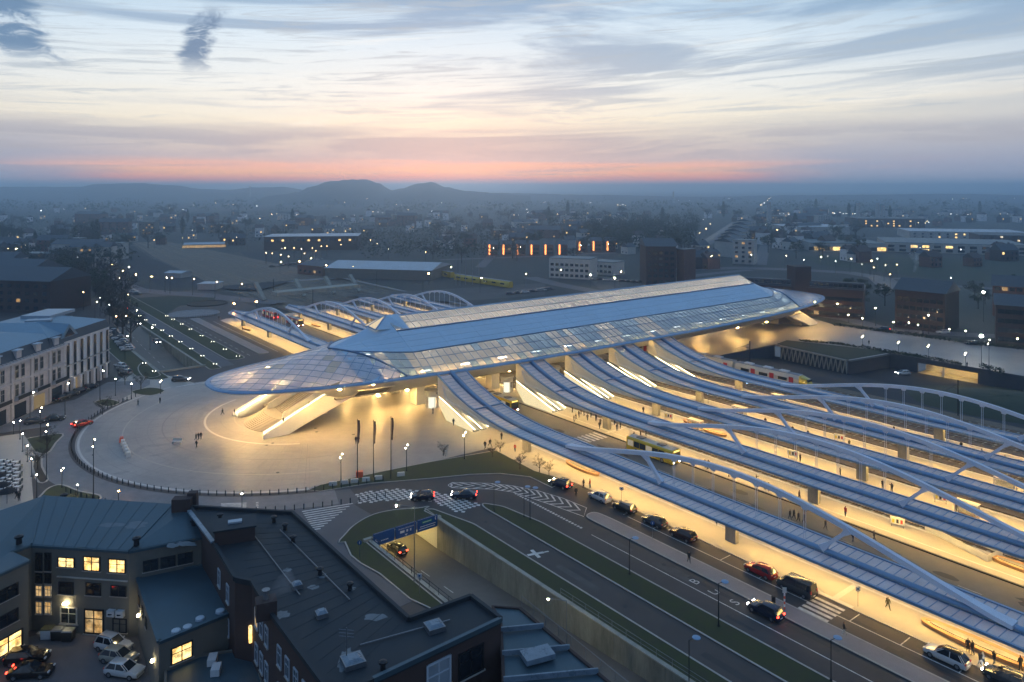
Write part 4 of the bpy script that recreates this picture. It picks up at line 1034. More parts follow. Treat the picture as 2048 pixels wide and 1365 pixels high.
# ------------------------------------------------------------------ canopies
SE = 150.2
def cz(s):
    u = max(0.0, min(1.0, (s - 112.0) / 38.0)); return 4.25 + 6.55 * u ** 2.7
pane_me = MB().box((0, 0, 0), (1.12, 2.9, .04)).mesh('glass_pane', 'canopy_glass')
ORD = ['on the taxi pavement', 'beside the bus lane', 'on the first island platform', 'on the second island platform', 'on the platform by the train']
HW = 3.9
def canopy(k, far):
    tk = CT[k]
    def U(s, t, z): return S(2 * GS - s, t, z) if far else S(s, t, z)
    s0 = 31.5 if far else 8.0
    g = empty('platform_canopy', U(71, tk, .06), 'blue glass canopy ' + ORD[k] + (', far side of hall' if far else ', near side of hall'), 'canopy')
    ss = [s0 + i * (112 - s0) / 12 for i in range(12)] + [112 + i * (SE - 112) / 16 for i in range(17)]
    def taper(s): return 1.0 if s > s0 + 7 or not far else max(.12, math.sqrt(max(0, 1 - ((s0 + 7 - s) / 7) ** 2)))
    MB().tube([U(s, tk, cz(s) + .30) for s in ss], .40, 10).part('spine_tube', 'blue_steel', g, smooth=True)
    for sg in (-1, 1):
        MB().beam([U(s, tk + sg * .62, cz(s) + .02) for s in ss], .5, .22).part('gutter', 'blue_dark', g)
        MB().beam([U(s, tk + sg * HW * taper(s), cz(s) + .20) for s in ss], .36, .34).part('edge_beam', 'blue_steel', g)
    rib = MB(); n = int((SE - s0) / 1.25)
    for i in range(n + 1):
        s = s0 + i * 1.25
        for sg in (-1, 1): rib.beam([U(s, tk + sg * .6, cz(s) + .06), U(s, tk + sg * (HW * taper(s) - .15), cz(s) + .17)], .10, .16)
    rib.part('ribs', 'blue_steel', g)
    if far or k > 2:
        gm = MB()
        for i in range(n):
            a, b = s0 + i * 1.25 + .06, s0 + (i + 1) * 1.25 - .06
            for sg in (-1, 1):
                w1, w2 = HW * taper(a) - .2, HW * taper(b) - .2
                if min(w1, w2) < 1: continue
                q = [U(a, tk + sg * .8, cz(a) + .12), U(b, tk + sg * .8, cz(b) + .12), U(b, tk + sg * w2, cz(b) + .2), U(a, tk + sg * w1, cz(a) + .2)]
                lo = [v - Vector((0, 0, .04)) for v in q]
                gm.add(q + lo, ((0, 1, 2, 3), (7, 6, 5, 4), (0, 4, 5, 1), (2, 6, 7, 3)))
        o = gm.part('glass_panes', 'canopy_glass', g); o['kind'] = 'stuff'
    else:
        for i in range(n):
            s = s0 + (i + .5) * 1.25; sl = math.atan2(cz(s + .6) - cz(s - .6), 1.2)
            for sg in (-1, 1):
                # local x along s (pitched), local y across
                ex = (U(s + .5, tk, cz(s + .5)) - U(s - .5, tk, cz(s - .5))).normalized()
                ey = (S(0, 1, 0.027 * sg)).normalized(); ez = ex.cross(ey).normalized() * -1 if ex.cross(ey).z < 0 else ex.cross(ey).normalized(); ey = ez.cross(ex)
                M = Matrix((ex, ey, ez)).transposed()
                o = put('glass_pane', pane_me, g, U(s, tk + sg * 2.25, cz(s) + .15), rot=M.to_euler())
                if abs(sl) > .02: o.scale = (1 / math.cos(sl), 1, 1)
    MB().beam([U(135, tk - HW, cz(135) + .32), U(135, tk + HW, cz(135) + .32)], .35, .3).part('cross_beam', 'blue_steel', g)
    # line of light under the spine
    ls = MB(); a = s0 + 1.0
    while a < 146:
        b = min(146, a + 3.6)
        ls.add([U(a, tk + .17, cz(a) - .14), U(b, tk + .17, cz(b) - .14), U(b, tk - .17, cz(b) - .14), U(a, tk - .17, cz(a) - .14)], ((0, 1, 2, 3),)); a += 4.0
    ls.part('light_strip', 'led', g)
    # concrete pillars
    for s in ((20.0, 70.9, 121.5) if not far else (44, 72.5, 121.5)):
        MB().prism([U(s - .95, tk - .42, 0), U(s + .95, tk - .42, 0), U(s + .95, tk + .42, 0), U(s - .95, tk + .42, 0)], .03, cz(s) - .1).part('pillar', 'concrete', g)
    # deep cream root brackets
    for sg in (-1, 1):
        N = 14; A = [118 + (SE - 118) * i / N for i in range(N + 1)]
        def lo(s): return cz(s) - .15 - 4.6 * ((s - 118) / 32) ** 1.5
        tt = tk + sg * 3.75
        mb = MB().grid([[U(s, tt, cz(s) - .02), U(s, tt, lo(s))] for s in A])
        mb.part('root_bracket', 'cream', g)
        # raised triangular frame on the outer face
        tri = [(147.8, cz(147.8) - 1.0), (146.2, lo(146.2) + .7), (129.5, cz(129.5) - .75)]
        MB().tube([U(s, tt + sg * .06, z) for s, z in tri + tri[:1]], .2, 6).part('bracket_rib', 'white_wall', g)
    MB().grid([[U(s, tk - 3.75, lo(s)), U(s, tk + 3.75, lo(s))] for s in A]).part('root_soffit', 'cream', g)
    for s_ in (121, 127, 133, 139, 145):  # extra glowing discs, added to brighten the platforms and brackets here
        for w_ in (-2.4, 2.4):
            q_ = U(s_, tk + w_, lo(s_) - .1); MB().lathe(tuple(q_), [(.28, 0), (.28, .07)], 8).part('downlight', 'root_fill', g)
    # arch
    ce, hs = (70.5, 38.0) if not far else (77.0, 33.0)
    ap = []; aw = []; ah = []
    for i in range(41):
        x = -1 + 2 * i / 40; s = ce + hs * x
        ap.append(U(s, tk, 4.75 + 6.1 * (.5 + .5 * math.cos(math.pi * x)) ** .66)); e = abs(x) ** 6
        aw.append(lerp(.62, 1.7, e)); ah.append(lerp(.72, .5, e))
    g2 = empty('bowstring_arch', U(ce, tk, 4.3), 'pale steel arch with hangers ' + ORD[k] + (', far side' if far else ', near side'), 'arch')
    MB().beam(ap, aw, ah, side=(U(0, 1, 0) - U(0, 0, 0))).part('arch_rib', 'arch_white', g2, smooth=True)
    def az_(s): return 4.75 + 6.1 * (.5 + .5 * math.cos(math.pi * (s - ce) / hs)) ** .66
    for a, b in ((ce + 18.5, ce + 14.5), (ce - 18.5, ce - 14.5)):
        pa = U(a, tk, az_(a)); pb = U(b, tk, cz(b) + .5)
        MB().beam([pa, lerp(pa, pb, .25), lerp(pa, pb, .75), pb], [.9, .55, .55, .8], [1.1, .5, .5, 1.1], side=(U(0, 1, 0) - U(0, 0, 0))).part('strut', 'arch_white', g2)
    for i in range(7):
        s = ce + (i - 3) * 3.95
        for d in (-.16, .16): MB().tube([U(s + d, tk, az_(s) - .3), U(s + d, tk, cz(s) + .6)], .045, 5).part('hanger', 'arch_white', g2)
        MB().box(U(s, tk, az_(s) - .5), (.7, .3, .5), ANG_S, top=1.6).part('hanger_bracket', 'arch_white', g2)
for far in (False, True):
    for k in range(5): canopy(k, far)

# ------------------------------------------------------------------ escalators and lifts under the canopy roots
for k, tk in enumerate(CT):
    z0 = .06 if k else .11
    for far in (False, True):
        def U(s, t, z): return S(2 * GS - s, t, z) if far else S(s, t, z)
        wh = ORD[k] + (', far side' if far else ', near side')
        g = empty('escalator_pair', U(146, tk, z0), 'glowing escalators with white parapets ' + wh, 'escalator')
        for sg in (-1, 1):
            poly = [(138.2, z0), (138.2, .75), (152.2, 4.6), (152.2, 3.0), (149, z0)]
            vs = [U(s, tk + sg * 2.0, z) for s, z in poly] + [U(s, tk + sg * 2.15, z) for s, z in poly]; n = 5
            MB().add(vs, [list(range(n)), list(range(2 * n - 1, n - 1, -1))] + [(i, n + i, n + (i + 1) % n, (i + 1) % n) for i in range(n)]).part('parapet', 'lit_panel', g)
            MB().beam([U(137.6, tk + sg * 1.85, .75), U(152.5, tk + sg * 1.85, 4.9)], .1, .16).part('light_strip', 'led_white', g)
            MB().beam([U(138.2, tk + sg * 1.0, .12), U(154, tk + sg * 1.0, 5.4)], 1.4, .3).part('stair_bed', 'grey_metal', g)
        MB().beam([U(137.6, tk, .65), U(152.5, tk, 4.8)], .12, .16).part('light_strip', 'led_white', g)
        g = empty('lift_shaft', U(160, tk + .8, z0), 'glowing glass lift tower ' + wh, 'lift')
        c_ = U(160, tk + .8, 0)
        MB().lathe((c_.x, c_.y, z0), [(1.55, 0), (1.55, 2.9)], 14).part('glass_drum', 'clear_glass', g, smooth=True)
        MB().lathe((c_.x, c_.y, z0), [(.9, 0.02), (.9, 2.8)], 10).part('lit_core', 'led_core', g)
        MB().lathe((c_.x, c_.y, z0 + 2.9), [(1.6, 0), (1.8, .9), (2.0, 1.5)], 14).part('drum_head', 'white_wall', g, smooth=True)
        for a in range(0, 360, 60): MB().box((c_.x + 1.6 * math.cos(R(a)), c_.y + 1.6 * math.sin(R(a)), z0 + 1.45), (.1, .1, 2.9), R(a)).part('post', 'white_metal', g)
        MB().prism([U(164, tk - 1.3, 0), U(167, tk - 1.3, 0), U(167, tk + 1.3, 0), U(164, tk + 1.3, 0)], z0 - .03, 4.8).thing('hall_pier', 'concrete_pale', 'pale concrete pier by the lift ' + wh, 'pier')


# ------------------------------------------------------------------ buildings: helpers
mat('brick_dark', (0.060, 0.036, 0.032), 0.85, var=0.25, scale=0.8, bump=0.2, bscale=6)
mat('brick_red', (0.16, 0.075, 0.055), 0.85, var=0.25, scale=0.6)
mat('render_grey', (0.16, 0.148, 0.125), 0.8, var=0.15, scale=0.5)
mat('render_cream', (0.52, 0.49, 0.45), 0.7, var=0.12, scale=0.4)
mat('render_white', (0.74, 0.70, 0.68), 0.7, var=0.1, scale=0.4)
mat('stone_ornate', (0.54, 0.50, 0.49), 0.8, var=0.2, scale=0.8)
mat('zinc', (0.058, 0.105, 0.135), 0.5, metal=0.35, var=0.22, scale=0.25, bump=0.05)
mat('bitumen', (0.012, 0.020, 0.029), 0.7, var=0.35, scale=0.3, bump=0.15, bscale=3)
mat('slate', (0.045, 0.060, 0.078), 0.6, var=0.3, scale=0.6)
mat('tile_roof', (0.085, 0.060, 0.055), 0.8, var=0.3, scale=0.4)
mat('roof_light', (0.36, 0.42, 0.48), 0.45, metal=0.3, var=0.2, scale=0.1)
mat('frame_pale', (0.5, 0.47, 0.42), 0.6)
emis('lamp_yard', (1.0, 0.82, 0.45), 55.0)
emis('stair_orange', (1.0, 0.36, 0.10), 3.0)
emis('hotel_glow', (1.0, 0.72, 0.36), 0.22)
mat('facade_pale', (0.42, 0.40, 0.37), 0.8, var=0.15, scale=0.1)
mat('trim_pale', (0.45, 0.50, 0.56), 0.5, var=0.1)
mat('hotel_roof', (0.17, 0.27, 0.35), 0.45, metal=0.2, var=0.15, scale=0.3)
mat('skylight_dull', (0.17, 0.22, 0.27), 0.3, var=0.3, scale=1.0)
win_mb = MB()
win_mb.box((0, -.035, .5), (.96, .05, .96), m=1)
for cx in (-.5, .5): win_mb.box((cx * .94, -.06, .5), (.07, .12, 1.0), m=0)
for zz in (.03, .97): win_mb.box((0, -.0605, zz), (1.0, .12, .06), m=0)
win_mb.box((0, -.055, .62), (.9, .09, .035), m=0); win_mb.box((0, -.0555, .5), (.05, .085, .9), m=0)
win_mb.box((0, -.09, -.03), (1.12, .18, .05), m=2)
WIN = win_mb.mesh('window', ['dark_metal', 'window_dark', 'kerb'])
far_mb = MB().box((0, -.04, .5), (1, .08, 1), m=1)
far_mb.box((0, -.05, -.02), (1.1, .1, .04), m=0)
WINF = far_mb.mesh('window', ['dark_metal', 'window_dark'])
def windows(root, a, b, z, wd, ht, n, lit=0.0, litm='window_lit_dim', m0=.5, me=None, frame=None, rnd=random):
    """n windows along the wall a->b, outside on the right hand"""
    a = Vector((a[0], a[1], 0)); b = Vector((b[0], b[1], 0)); d = (b - a); L = d.length; d.normalize(); rz = math.atan2(d.y, d.x)
    for i in range(n):
        u = m0 + (L - 2 * m0) * (i + .5) / n
        p = a + d * u; p.z = z
        put('window', me or WIN, root, p, rz, (wd, 1, ht), [frame, (litm if rnd.random() < lit else None)] if (lit or frame) else None)
def block(name, label, cat, poly, z0, h, wall, roofm, group=None, parapet=0.0, par_m=None, ov=0.0):
    poly = [Vector((p[0], p[1], 0)) for p in poly]
    a = sum(poly[i].x * poly[(i + 1) % len(poly)].y - poly[(i + 1) % len(poly)].x * poly[i].y for i in range(len(poly)))
    if a < 0: poly.reverse()
    c = sum(poly, Vector()) / len(poly)
    root = empty(name, (c.x, c.y, z0), label, cat, group)
    MB().prism(poly, z0, z0 + h).part('wall', wall, root)
    MB().prism([c + (p - c) * (1 + ov) for p in poly], z0 + h + .01, z0 + h + .22, bottom=True).part('roof', roofm, root)
    if parapet: MB().strip([c + (p - c) * .99 for p in poly], .35, z0 + h + .1, z0 + h + parapet, closed=True).part('parapet', par_m or wall, root)
    return root, poly

# ------------------------------------------------------------------ foreground: courtyard offices
za, zb = 11.7, 10.3
F1, F2, F3, F4 = P(-160, 1082, za), P(88, 997, za), P(345, 1014, za), P(384, 1018, za)
V1, C1, C2 = P(63, 1094.5, zb), P(258, 1107, zb), P(411, 1077, zb)
L1, L2, L3, L4 = P(20, 1109, zb), P(57, 1126.5, zb), P(-100, 1200, zb), P(-220, 1150, zb)
off = empty('office_building', (V1.x + 4, V1.y + 6, 0), 'three storey grey office with folded zinc roof round a small courtyard, lit top windows', 'building')
def flatp(*ps): return [Vector((p.x, p.y, 0)) for p in ps]
MB().prism(flatp(V1, C1, C2, F4, F3, F2), 0, 10.25).part('wall', 'render_grey', off)
MB().prism(flatp(L4, L3, L2, L1, V1, F2, F1), 0, 10.24).part('wall', 'render_grey', off)
def sheet(pts, name, m, th=.25, par=off, k=1.0):
    vs = list(pts); c = sum(vs, Vector()) / len(vs); n = len(vs)
    lo = [v - Vector((0, 0, th)) for v in vs]
    return MB().add(vs + lo, [list(range(n)), list(range(2 * n - 1, n - 1, -1))] + [(i, n + i, n + (i + 1) % n, (i + 1) % n) for i in range(n)]).part(name, m, par)
up = Vector((0, 0, .35))
def outw(p, q=.5):   # small eave overhang away from the block centre
    c = Vector((-58, 97, 0)); d = Vector((p.x - c.x, p.y - c.y, 0)); d.normalize(); return p + d * q
for nm, ps in (('roof', (V1, C1, F3, F2)), ('roof', (C1, C2, F4, F3)), ('roof', (L4, L3, L2, L1, V1, F2, F1))):
    sheet([p + up for p in ps], nm, 'zinc')
# standing seams on the folded roof
def seams(a, b, c, d, n):
    mb = MB()
    for i in range(1, n):
        mb.beam([lerp(a, b, i / n) + up + Vector((0, 0, .03)), lerp(d, c, i / n) + up + Vector((0, 0, .03))], .035, .035)
    mb.part('roof_seams', 'zinc', off)
seams(V1, C1, F3, F2, 9); seams(C1, C2, F4, F3, 8)
for a, b in ((V1, F2), (C1, F3)): MB().beam([a + up + Vector((0, 0, .05)), b + up + Vector((0, 0, .05))], .22, .1).part('hip_flashing', 'zinc', off)
for a, b in ((L3, L2), (L2, L1), (L1, V1), (V1, C1), (C1, C2), (F2, F1), (F3, F2), (F4, F3)):
    MB().beam([a + Vector((0, 0, .16)), b + Vector((0, 0, .16))], .4, .3).part('eave_gutter', 'zinc', off)
# windows of the courtyard front
def front(x0, x1, y0, y1, m=None, fr=None):
    """window on the V1-C1 front given by its surveyed corners"""
    def onw(x, y):
        r = (x - 1024) / FPX; n_ = Vector((C1.y - V1.y, -(C1.x - V1.x), 0)).normalized(); q = V1.to_2d().to_3d()
        d = n_.dot(q) / (n_.x * r + n_.y); return Vector((r * d, d, CAMH - d * (y - HORY) / FPX))
    a, b = onw(x0, y1), onw(x1, y1); tpz = onw(x0, y0).z
    dd = (b - a); dd.z = 0
    return put('window', WIN, off, (a + b) / 2 + Vector((0, 0, 0)), math.atan2(dd.y, dd.x), (dd.length, 1, tpz - (a.z + b.z) / 2), [fr, m])

front(116, 150, 1114, 1135, 'window_lit'); front(167, 201, 1112, 1142, 'window_lit'); front(217, 252, 1117, 1146, 'window_lit')
front(172, 202, 1165, 1191); front(222, 253, 1170, 1193); front(118, 147, 1163, 1189)
for x in (72, 90):
    front(x, x + 13, 1105, 1142); front(x, x + 13, 1170, 1193, 'window_lit_dim', 'frame_pale'); front(x, x + 13, 1202, 1228, 'window_lit_dim', 'frame_pale'); front(x, x + 13, 1146, 1167)
front(121, 155, 1213, 1248, None, 'frame_pale'); front(226, 254, 1236, 1265, 'render_grey')
o = front(169, 208, 1217, 1268, 'window_lit_dim'); o.name = 'lit_doorway'
nW = Vector((C1.y - V1.y, -(C1.x - V1.x), 0)).normalized()
fa = lambda u, z, d=.1: lerp(V1.to_2d().to_3d(), C1.to_2d().to_3d(), u) + nW * d + Vector((0, 0, z))
for u in (.045, .135, .235): MB().beam([fa(u, 1.0, .15), fa(u, 10.1, .15)], .3, .3).part('pilaster', 'frame_pale', off)
MB().beam([fa(.27, 6.9, .06), fa(.99, 6.9, .06)], .2, .12).part('string_course', 'frame_pale', off)
for u in (.84, .93):
    g_ = MB().box(fa(u, 3.05, .35), (.95, .5, .75), math.atan2(C1.y - V1.y, C1.x - V1.x)).part('air_unit', 'white_metal', off)
    MB().lathe(tuple(fa(u, 3.05, .6)), [(.26, -.02), (.26, .02)], 12).part('fan_grille', 'dark_metal', off)
MB().box(fa(.37, 3.75, .3), (.6, .3, .2), 0).part('wall_lamp', 'lamp_yard', off)
windows(off, L3, L2, 7.2, 2.6, 1.5, 2, m0=.8); windows(off, L3, L2, 4.2, 2.6, 1.5, 2, m0=.8)
windows(off, L3, L2, 1.0, 3.4, 2.0, 2, 1.0, 'window_lit', m0=.5)
dC = (C2 - C1); windows(off, C1, C2, 7.6, 1.7, 1.4, 3, m0=1.4)
# chimney stack and roof bits
q = P(365, 1015, 12.2); MB().box((q.x, q.y, 12.6), (2.4, 1.4, 1.8), .1).part('chimney', 'brick_dark', off); MB().box((q.x + 1.0, q.y + .9, 12.9), (1.2, 1.0, 2.0), .1).part('chimney', 'brick_dark', off)
for x, y in ((273, 1086), (388, 1050), (38, 1083), (128, 998)):
    q = P(x, y, 11.2); MB().lathe((q.x, q.y, 10.9), [(.35, 0), (.3, .7), (.5, .75), (.5, .95), (.1, 1.1)], 10).part('roof_vent', 'dark_metal', off)
MB().beam([P(378, 1022, 12.4), P(426, 1085, 12.4)], .5, .22).part('parapet_cap', 'skylight_dull', off)
mat('roof_puddle', (0.10, 0.13, 0.155), 0.35, var=0.3, scale=1.5, spec=0.4)
def puddle(cx, cy, rx, ry, z, par, a=0.0, seed=0):
    rnd = random.Random(seed); pts = []
    c = P(cx, cy, z)
    for i in range(18):
        an = 2 * math.pi * i / 18; k = 1 + rnd.uniform(-.22, .22)
        pts.append(Vector((c.x + rx * k * math.cos(an), c.y + ry * k * math.sin(an), 0)))
    return pts, c
def roofz(pl, p):   # height of plane through three points
    a, b, c = pl; n = (b - a).cross(c - a); return a.z - (n.x * (p.x - a.x) + n.y * (p.y - a.y)) / n.z
for k, (cx, cy, rx, ry) in enumerate(((223, 1052, 1.6, .5), (272, 1053, 1.3, .9))):
    pts, c = puddle(cx, cy, rx, ry, 11.2, off, seed=k); pl = (V1 + up, C1 + up, F3 + up)
    MB().add([Vector((p.x, p.y, roofz(pl, p) + .008)) for p in pts], [list(range(18))]).part('puddle', 'roof_puddle', off)
for k, (cx, cy, rx, ry) in enumerate(((332, 1079, .8, .5), (345, 1087, .7, .5), (372, 1083, 1.3, .5))):
    pts, c = puddle(cx, cy, rx, ry, 10.8, off, seed=k + 5); pl = (C1 + up, C2 + up, F3 + up)
    MB().add([Vector((p.x, p.y, roofz(pl, p) + .008)) for p in pts], [list(range(18))]).part('puddle', 'roof_puddle', off)

# lower wing with blue roof and one lit window
D = [P(272, 1147, 7.0), P(318, 1285, 7.0), P(472, 1222, 7.0), P(415, 1131, 7.0)]
wing = empty('office_wing', (D[1].x + 4, D[1].y + 6, 0), 'two storey rendered wing with flat blue roof and one bright window', 'building')
MB().prism(D, 0, 6.7).part('wall', 'render_grey', wing)
sheet([p for p in D], 'roof', 'zinc', .32, wing)
for a, b in zip(D, D[1:] + D[:1]): MB().beam([a + Vector((0, 0, .06)), b + Vector((0, 0, .06))], .45, .22).part('roof_edge', 'zinc', wing)
o = None
wd = (D[2] - D[1]).to_2d().to_3d(); L = wd.length; wd.normalize()
put('window', WIN, wing, D[1].to_2d().to_3d() + wd * (L * .28) + Vector((0, 0, 4.0)), math.atan2(wd.y, wd.x), (2.3, 1, 1.8), [None, 'window_lit'])
ld = (D[1] - D[0]).to_2d().to_3d()
for u in (.22, .83):
    p = D[0].to_2d().to_3d() + ld * u + Vector((-.2, -.1, 3.6)); MB().box(p, (.22, .3, .25), 0).part('wall_lamp', 'lamp_yard', wing)
for u in (.18, .34, .5): 
    put('window', WIN, wing, D[0].to_2d().to_3d() + ld * u + Vector((0, 0, 4.4)), math.atan2(ld.y, ld.x), (.9, 1, 1.1), [None, 'window_lit_dim' if u < .4 else None])
for k, (x, y) in enumerate(((440, 1225), (400, 1240), (375, 1257), (352, 1265))):
    q = P(x, y, 7.0); MB().lathe((q.x, q.y, 7.0), [(.5, 0), (.48, .25), (.35, .3), (.1, .32)], 10).part('roof_dome', 'trim_pale', wing)

low = [P(330, 1325, 3.4), P(505, 1300, 3.4), P(540, 1420, 3.4), P(330, 1440, 3.4)]
lowr, _ = block('garage_annex', 'low flat roofed annex with blue bitumen roof below the wing', 'building', [p.to_2d().to_3d() for p in low], 0, 3.3, 'render_grey', 'zinc', parapet=.45)
for x, y, w_ in ((425, 1325, 1.2), (432, 1345, 1.0)):
    q = P(x, y, 3.6); MB().box((q.x, q.y, 3.9), (.9, 1.4, .7), .2).part('air_unit', 'white_metal', lowr)

# long dark-roofed building running down to the street
Bp = [P(*p, 12.0) for p in ((380, 1017), (585, 1029), (700, 1135), (818, 1243), (942, 1197), (1002, 1243), (746, 1365), (668, 1402), (545, 1236), (504, 1168), (470, 1161), (427, 1088))]
bld = empty('brick_building', (Bp[6].x - 8, Bp[6].y + 12, 0), 'long dark brick building with flat bitumen roof, skylights and a smoking flue', 'building')
MB().prism(Bp, 0, 11.7).part('wall', 'brick_dark', bld)
MB().prism(Bp, 11.71, 12.0).part('roof', 'bitumen', bld)
N_ = len(Bp)
for i in range(N_): MB().beam([Bp[i] + Vector((0, 0, .2)), Bp[(i + 1) % N_] + Vector((0, 0, .2))], .4, .45).part('parapet', 'bitumen' if i not in (5,) else 'zinc', bld)
def skylight(x, y, sz, rot=.5, dome=True):
    q = P(x, y, 12.2)
    MB().box((q.x, q.y, 12.2), (sz, sz, .5), rot).part('skylight_curb', 'grey_metal', bld)
    MB().box((q.x, q.y, 12.55), (sz * .92, sz * .92, .25), rot, top=.55).part('skylight', 'skylight_dull', bld)
skylight(594, 1172, 1.0); skylight(643, 1229, 1.1); skylight(869, 1254, 1.7); skylight(706, 1323, 1.9)
q = P(470, 1075, 12); MB().box((q.x, q.y, 12.7), (4.6, 3.4, 1.9), .35).part('roof_hut', 'brick_dark', bld); MB().box((q.x, q.y, 13.75), (4.9, 3.7, .2), .35).part('hut_roof', 'bitumen', bld)
MB().box((q.x, q.y, 13.95), (1.6, .8, .22), .35).part('skylight', 'roof_light', bld)
q = P(532, 1218, 12.5)
MB().box((q.x, q.y, 12.6), (2.0, 1.6, 1.8), .4).part('chimney', 'brick_dark', bld); MB().lathe((q.x, q.y, 13.5), [(.3, 0), (.3, .8), (.42, .82), (.42, .95)], 10).part('flue', 'grey_metal', bld)
for k, (x, y) in enumerate(((440, 1040), (548, 1045), (570, 1060), (586, 1085), (440, 1060), (500, 1050), (640, 1150), (766, 1340), (700, 1180))):
    q = P(x, y, 12); MB().lathe((q.x, q.y, 11.95), [(.25, 0), (.22, .6), (.4, .65), (.4, .8), (.1, .9)], 8).part('roof_vent', 'dark_metal', bld)
for k, (cx, cy, rx, ry) in enumerate(((750, 1235, 1.1, .6), (703, 1178, .5, .4), (645, 1152, .5, .5), (625, 1175, .6, .5), (560, 1230, .9, .7), (690, 1320, .6, 1.6), (575, 1140, .5, .4))):
    pts, c = puddle(cx, cy, rx, ry, 12.0, bld, seed=k + 20)
    MB().add([Vector((p.x, p.y, 12.008)) for p in pts], [list(range(18))]).part('puddle', 'roof_puddle', bld)
MB().tube([P(693, 1322, 12.2), P(693, 1322, 12.2) + Vector((0, 0, 3.0))], .04, 5).part('aerial', 'grey_metal', bld)
for dz in (2.2, 2.5, 2.8): MB().tube([P(693, 1322, 12.2) + Vector((-.7, .1, dz)), P(693, 1322, 12.2) + Vector((.7, -.1, dz))], .025, 4).part('aerial', 'grey_metal', bld)
fd = (Bp[6] - Bp[5]).to_2d().to_3d(); FL = fd.length; fdn = fd.normalized()
rzf = math.atan2(-fdn.y, -fdn.x)
put('service_door', WIN, bld, Bp[5].to_2d().to_3d() + fdn * (FL * .52) + Vector((0, 0, 7.9)), rzf, (2.7, 1, 3.3), ['trim_pale', 'roof_light', None])
put('window', WIN, bld, Bp[5].to_2d().to_3d() + fdn * (FL * .26) + Vector((0, 0, 8.2)), rzf, (3.0, 1, 2.6), [None, None, None])
for i, (a, b, n) in enumerate(((9, 8, 3), (8, 7, 6), (11, 10, 2))):
    A_, B_ = Bp[a].to_2d().to_3d(), Bp[b].to_2d().to_3d()
    for z in (4.5, 8.2): windows(bld, A_, B_, z, 1.1, 2.0, n, m0=1.0, frame='trim_pale', lit=.12 if i == 0 else 0)
p_ = Bp[9].to_2d().to_3d() + Vector((-.15, -.1, 6.6)); MB().box(p_, (.3, .3, 1.8), .6).part('lit_stair_window', 'window_lit', bld)
for k in range(22):      # felt laps across the bitumen roof
    a_, b_ = lerp(Bp[1], Bp[3], (k + .5) / 22), lerp(Bp[0], Bp[7], (k + .5) / 22)
    if k > 1: MB().beam([lerp(a_, b_, .02) + Vector((0, 0, .012)), lerp(a_, b_, .80 if k < 8 else .9) + Vector((0, 0, .012))], .06, .012).part('felt_lap', 'bitumen', bld)
for a_, b_ in (((560, 1060), (700, 1200)), ((500, 1060), (600, 1190)), ((720, 1290), (900, 1240))):
    MB().tube([P(*a_, 12.15), P(*b_, 12.15)], .06, 6).part('roof_pipe', 'grey_metal', bld)
# small blue terraces right of the brick building
ter = [P(985, 1213, 9.5), P(1040, 1217, 9.5), P(1260, 1400, 9.5), P(1010, 1420, 9.5), P(1001, 1247, 9.5)]
tr_, _ = block('terrace_house', 'low house with pale blue zinc terraces and glass rails', 'building', [p.to_2d().to_3d() for p in ter], 0, 9.2, 'brick_dark', 'zinc_pale' if False else 'zinc', parapet=.4)
for k in range(3):
    a, b = lerp(ter[1], ter[2], .25 + .25 * k), lerp(ter[4], ter[3], .12 + .3 * k)
    MB().beam([a + Vector((0, 0, .25)), b + Vector((0, 0, .25))], .18, .5).part('dividing_wall', 'skylight_dull', tr_)
MB().box(tuple(P(1075, 1310, 9.9)), (3.0, 1.8, .5), .4).part('roof_light', 'skylight_dull', tr_)
for k in range(9):
    a = lerp(ter[1], ter[2], k / 8) + Vector((.2, .2, .1)); MB().tube([a, a + Vector((0, 0, 1.1))], .03, 5).part('rail_post', 'grey_metal', tr_)
MB().tube([ter[1] + Vector((.2, .2, 1.2)), ter[2] + Vector((.2, .2, 1.2))], .035, 5).part('hand_rail', 'grey_metal', tr_)
MB().flat([P(100, 1262), P(310, 1262), P(340, 1420), P(-60, 1420), P(-20, 1300)], 0.02).structure('courtyard', 'asphalt_pale', 'small asphalt courtyard with parked cars')
# walls beside the courtyard: a strip of pavement
MB().box(tuple(P(100, 1265, .0)), (3, .8, .1), 0).structure('kerb', 'kerb')

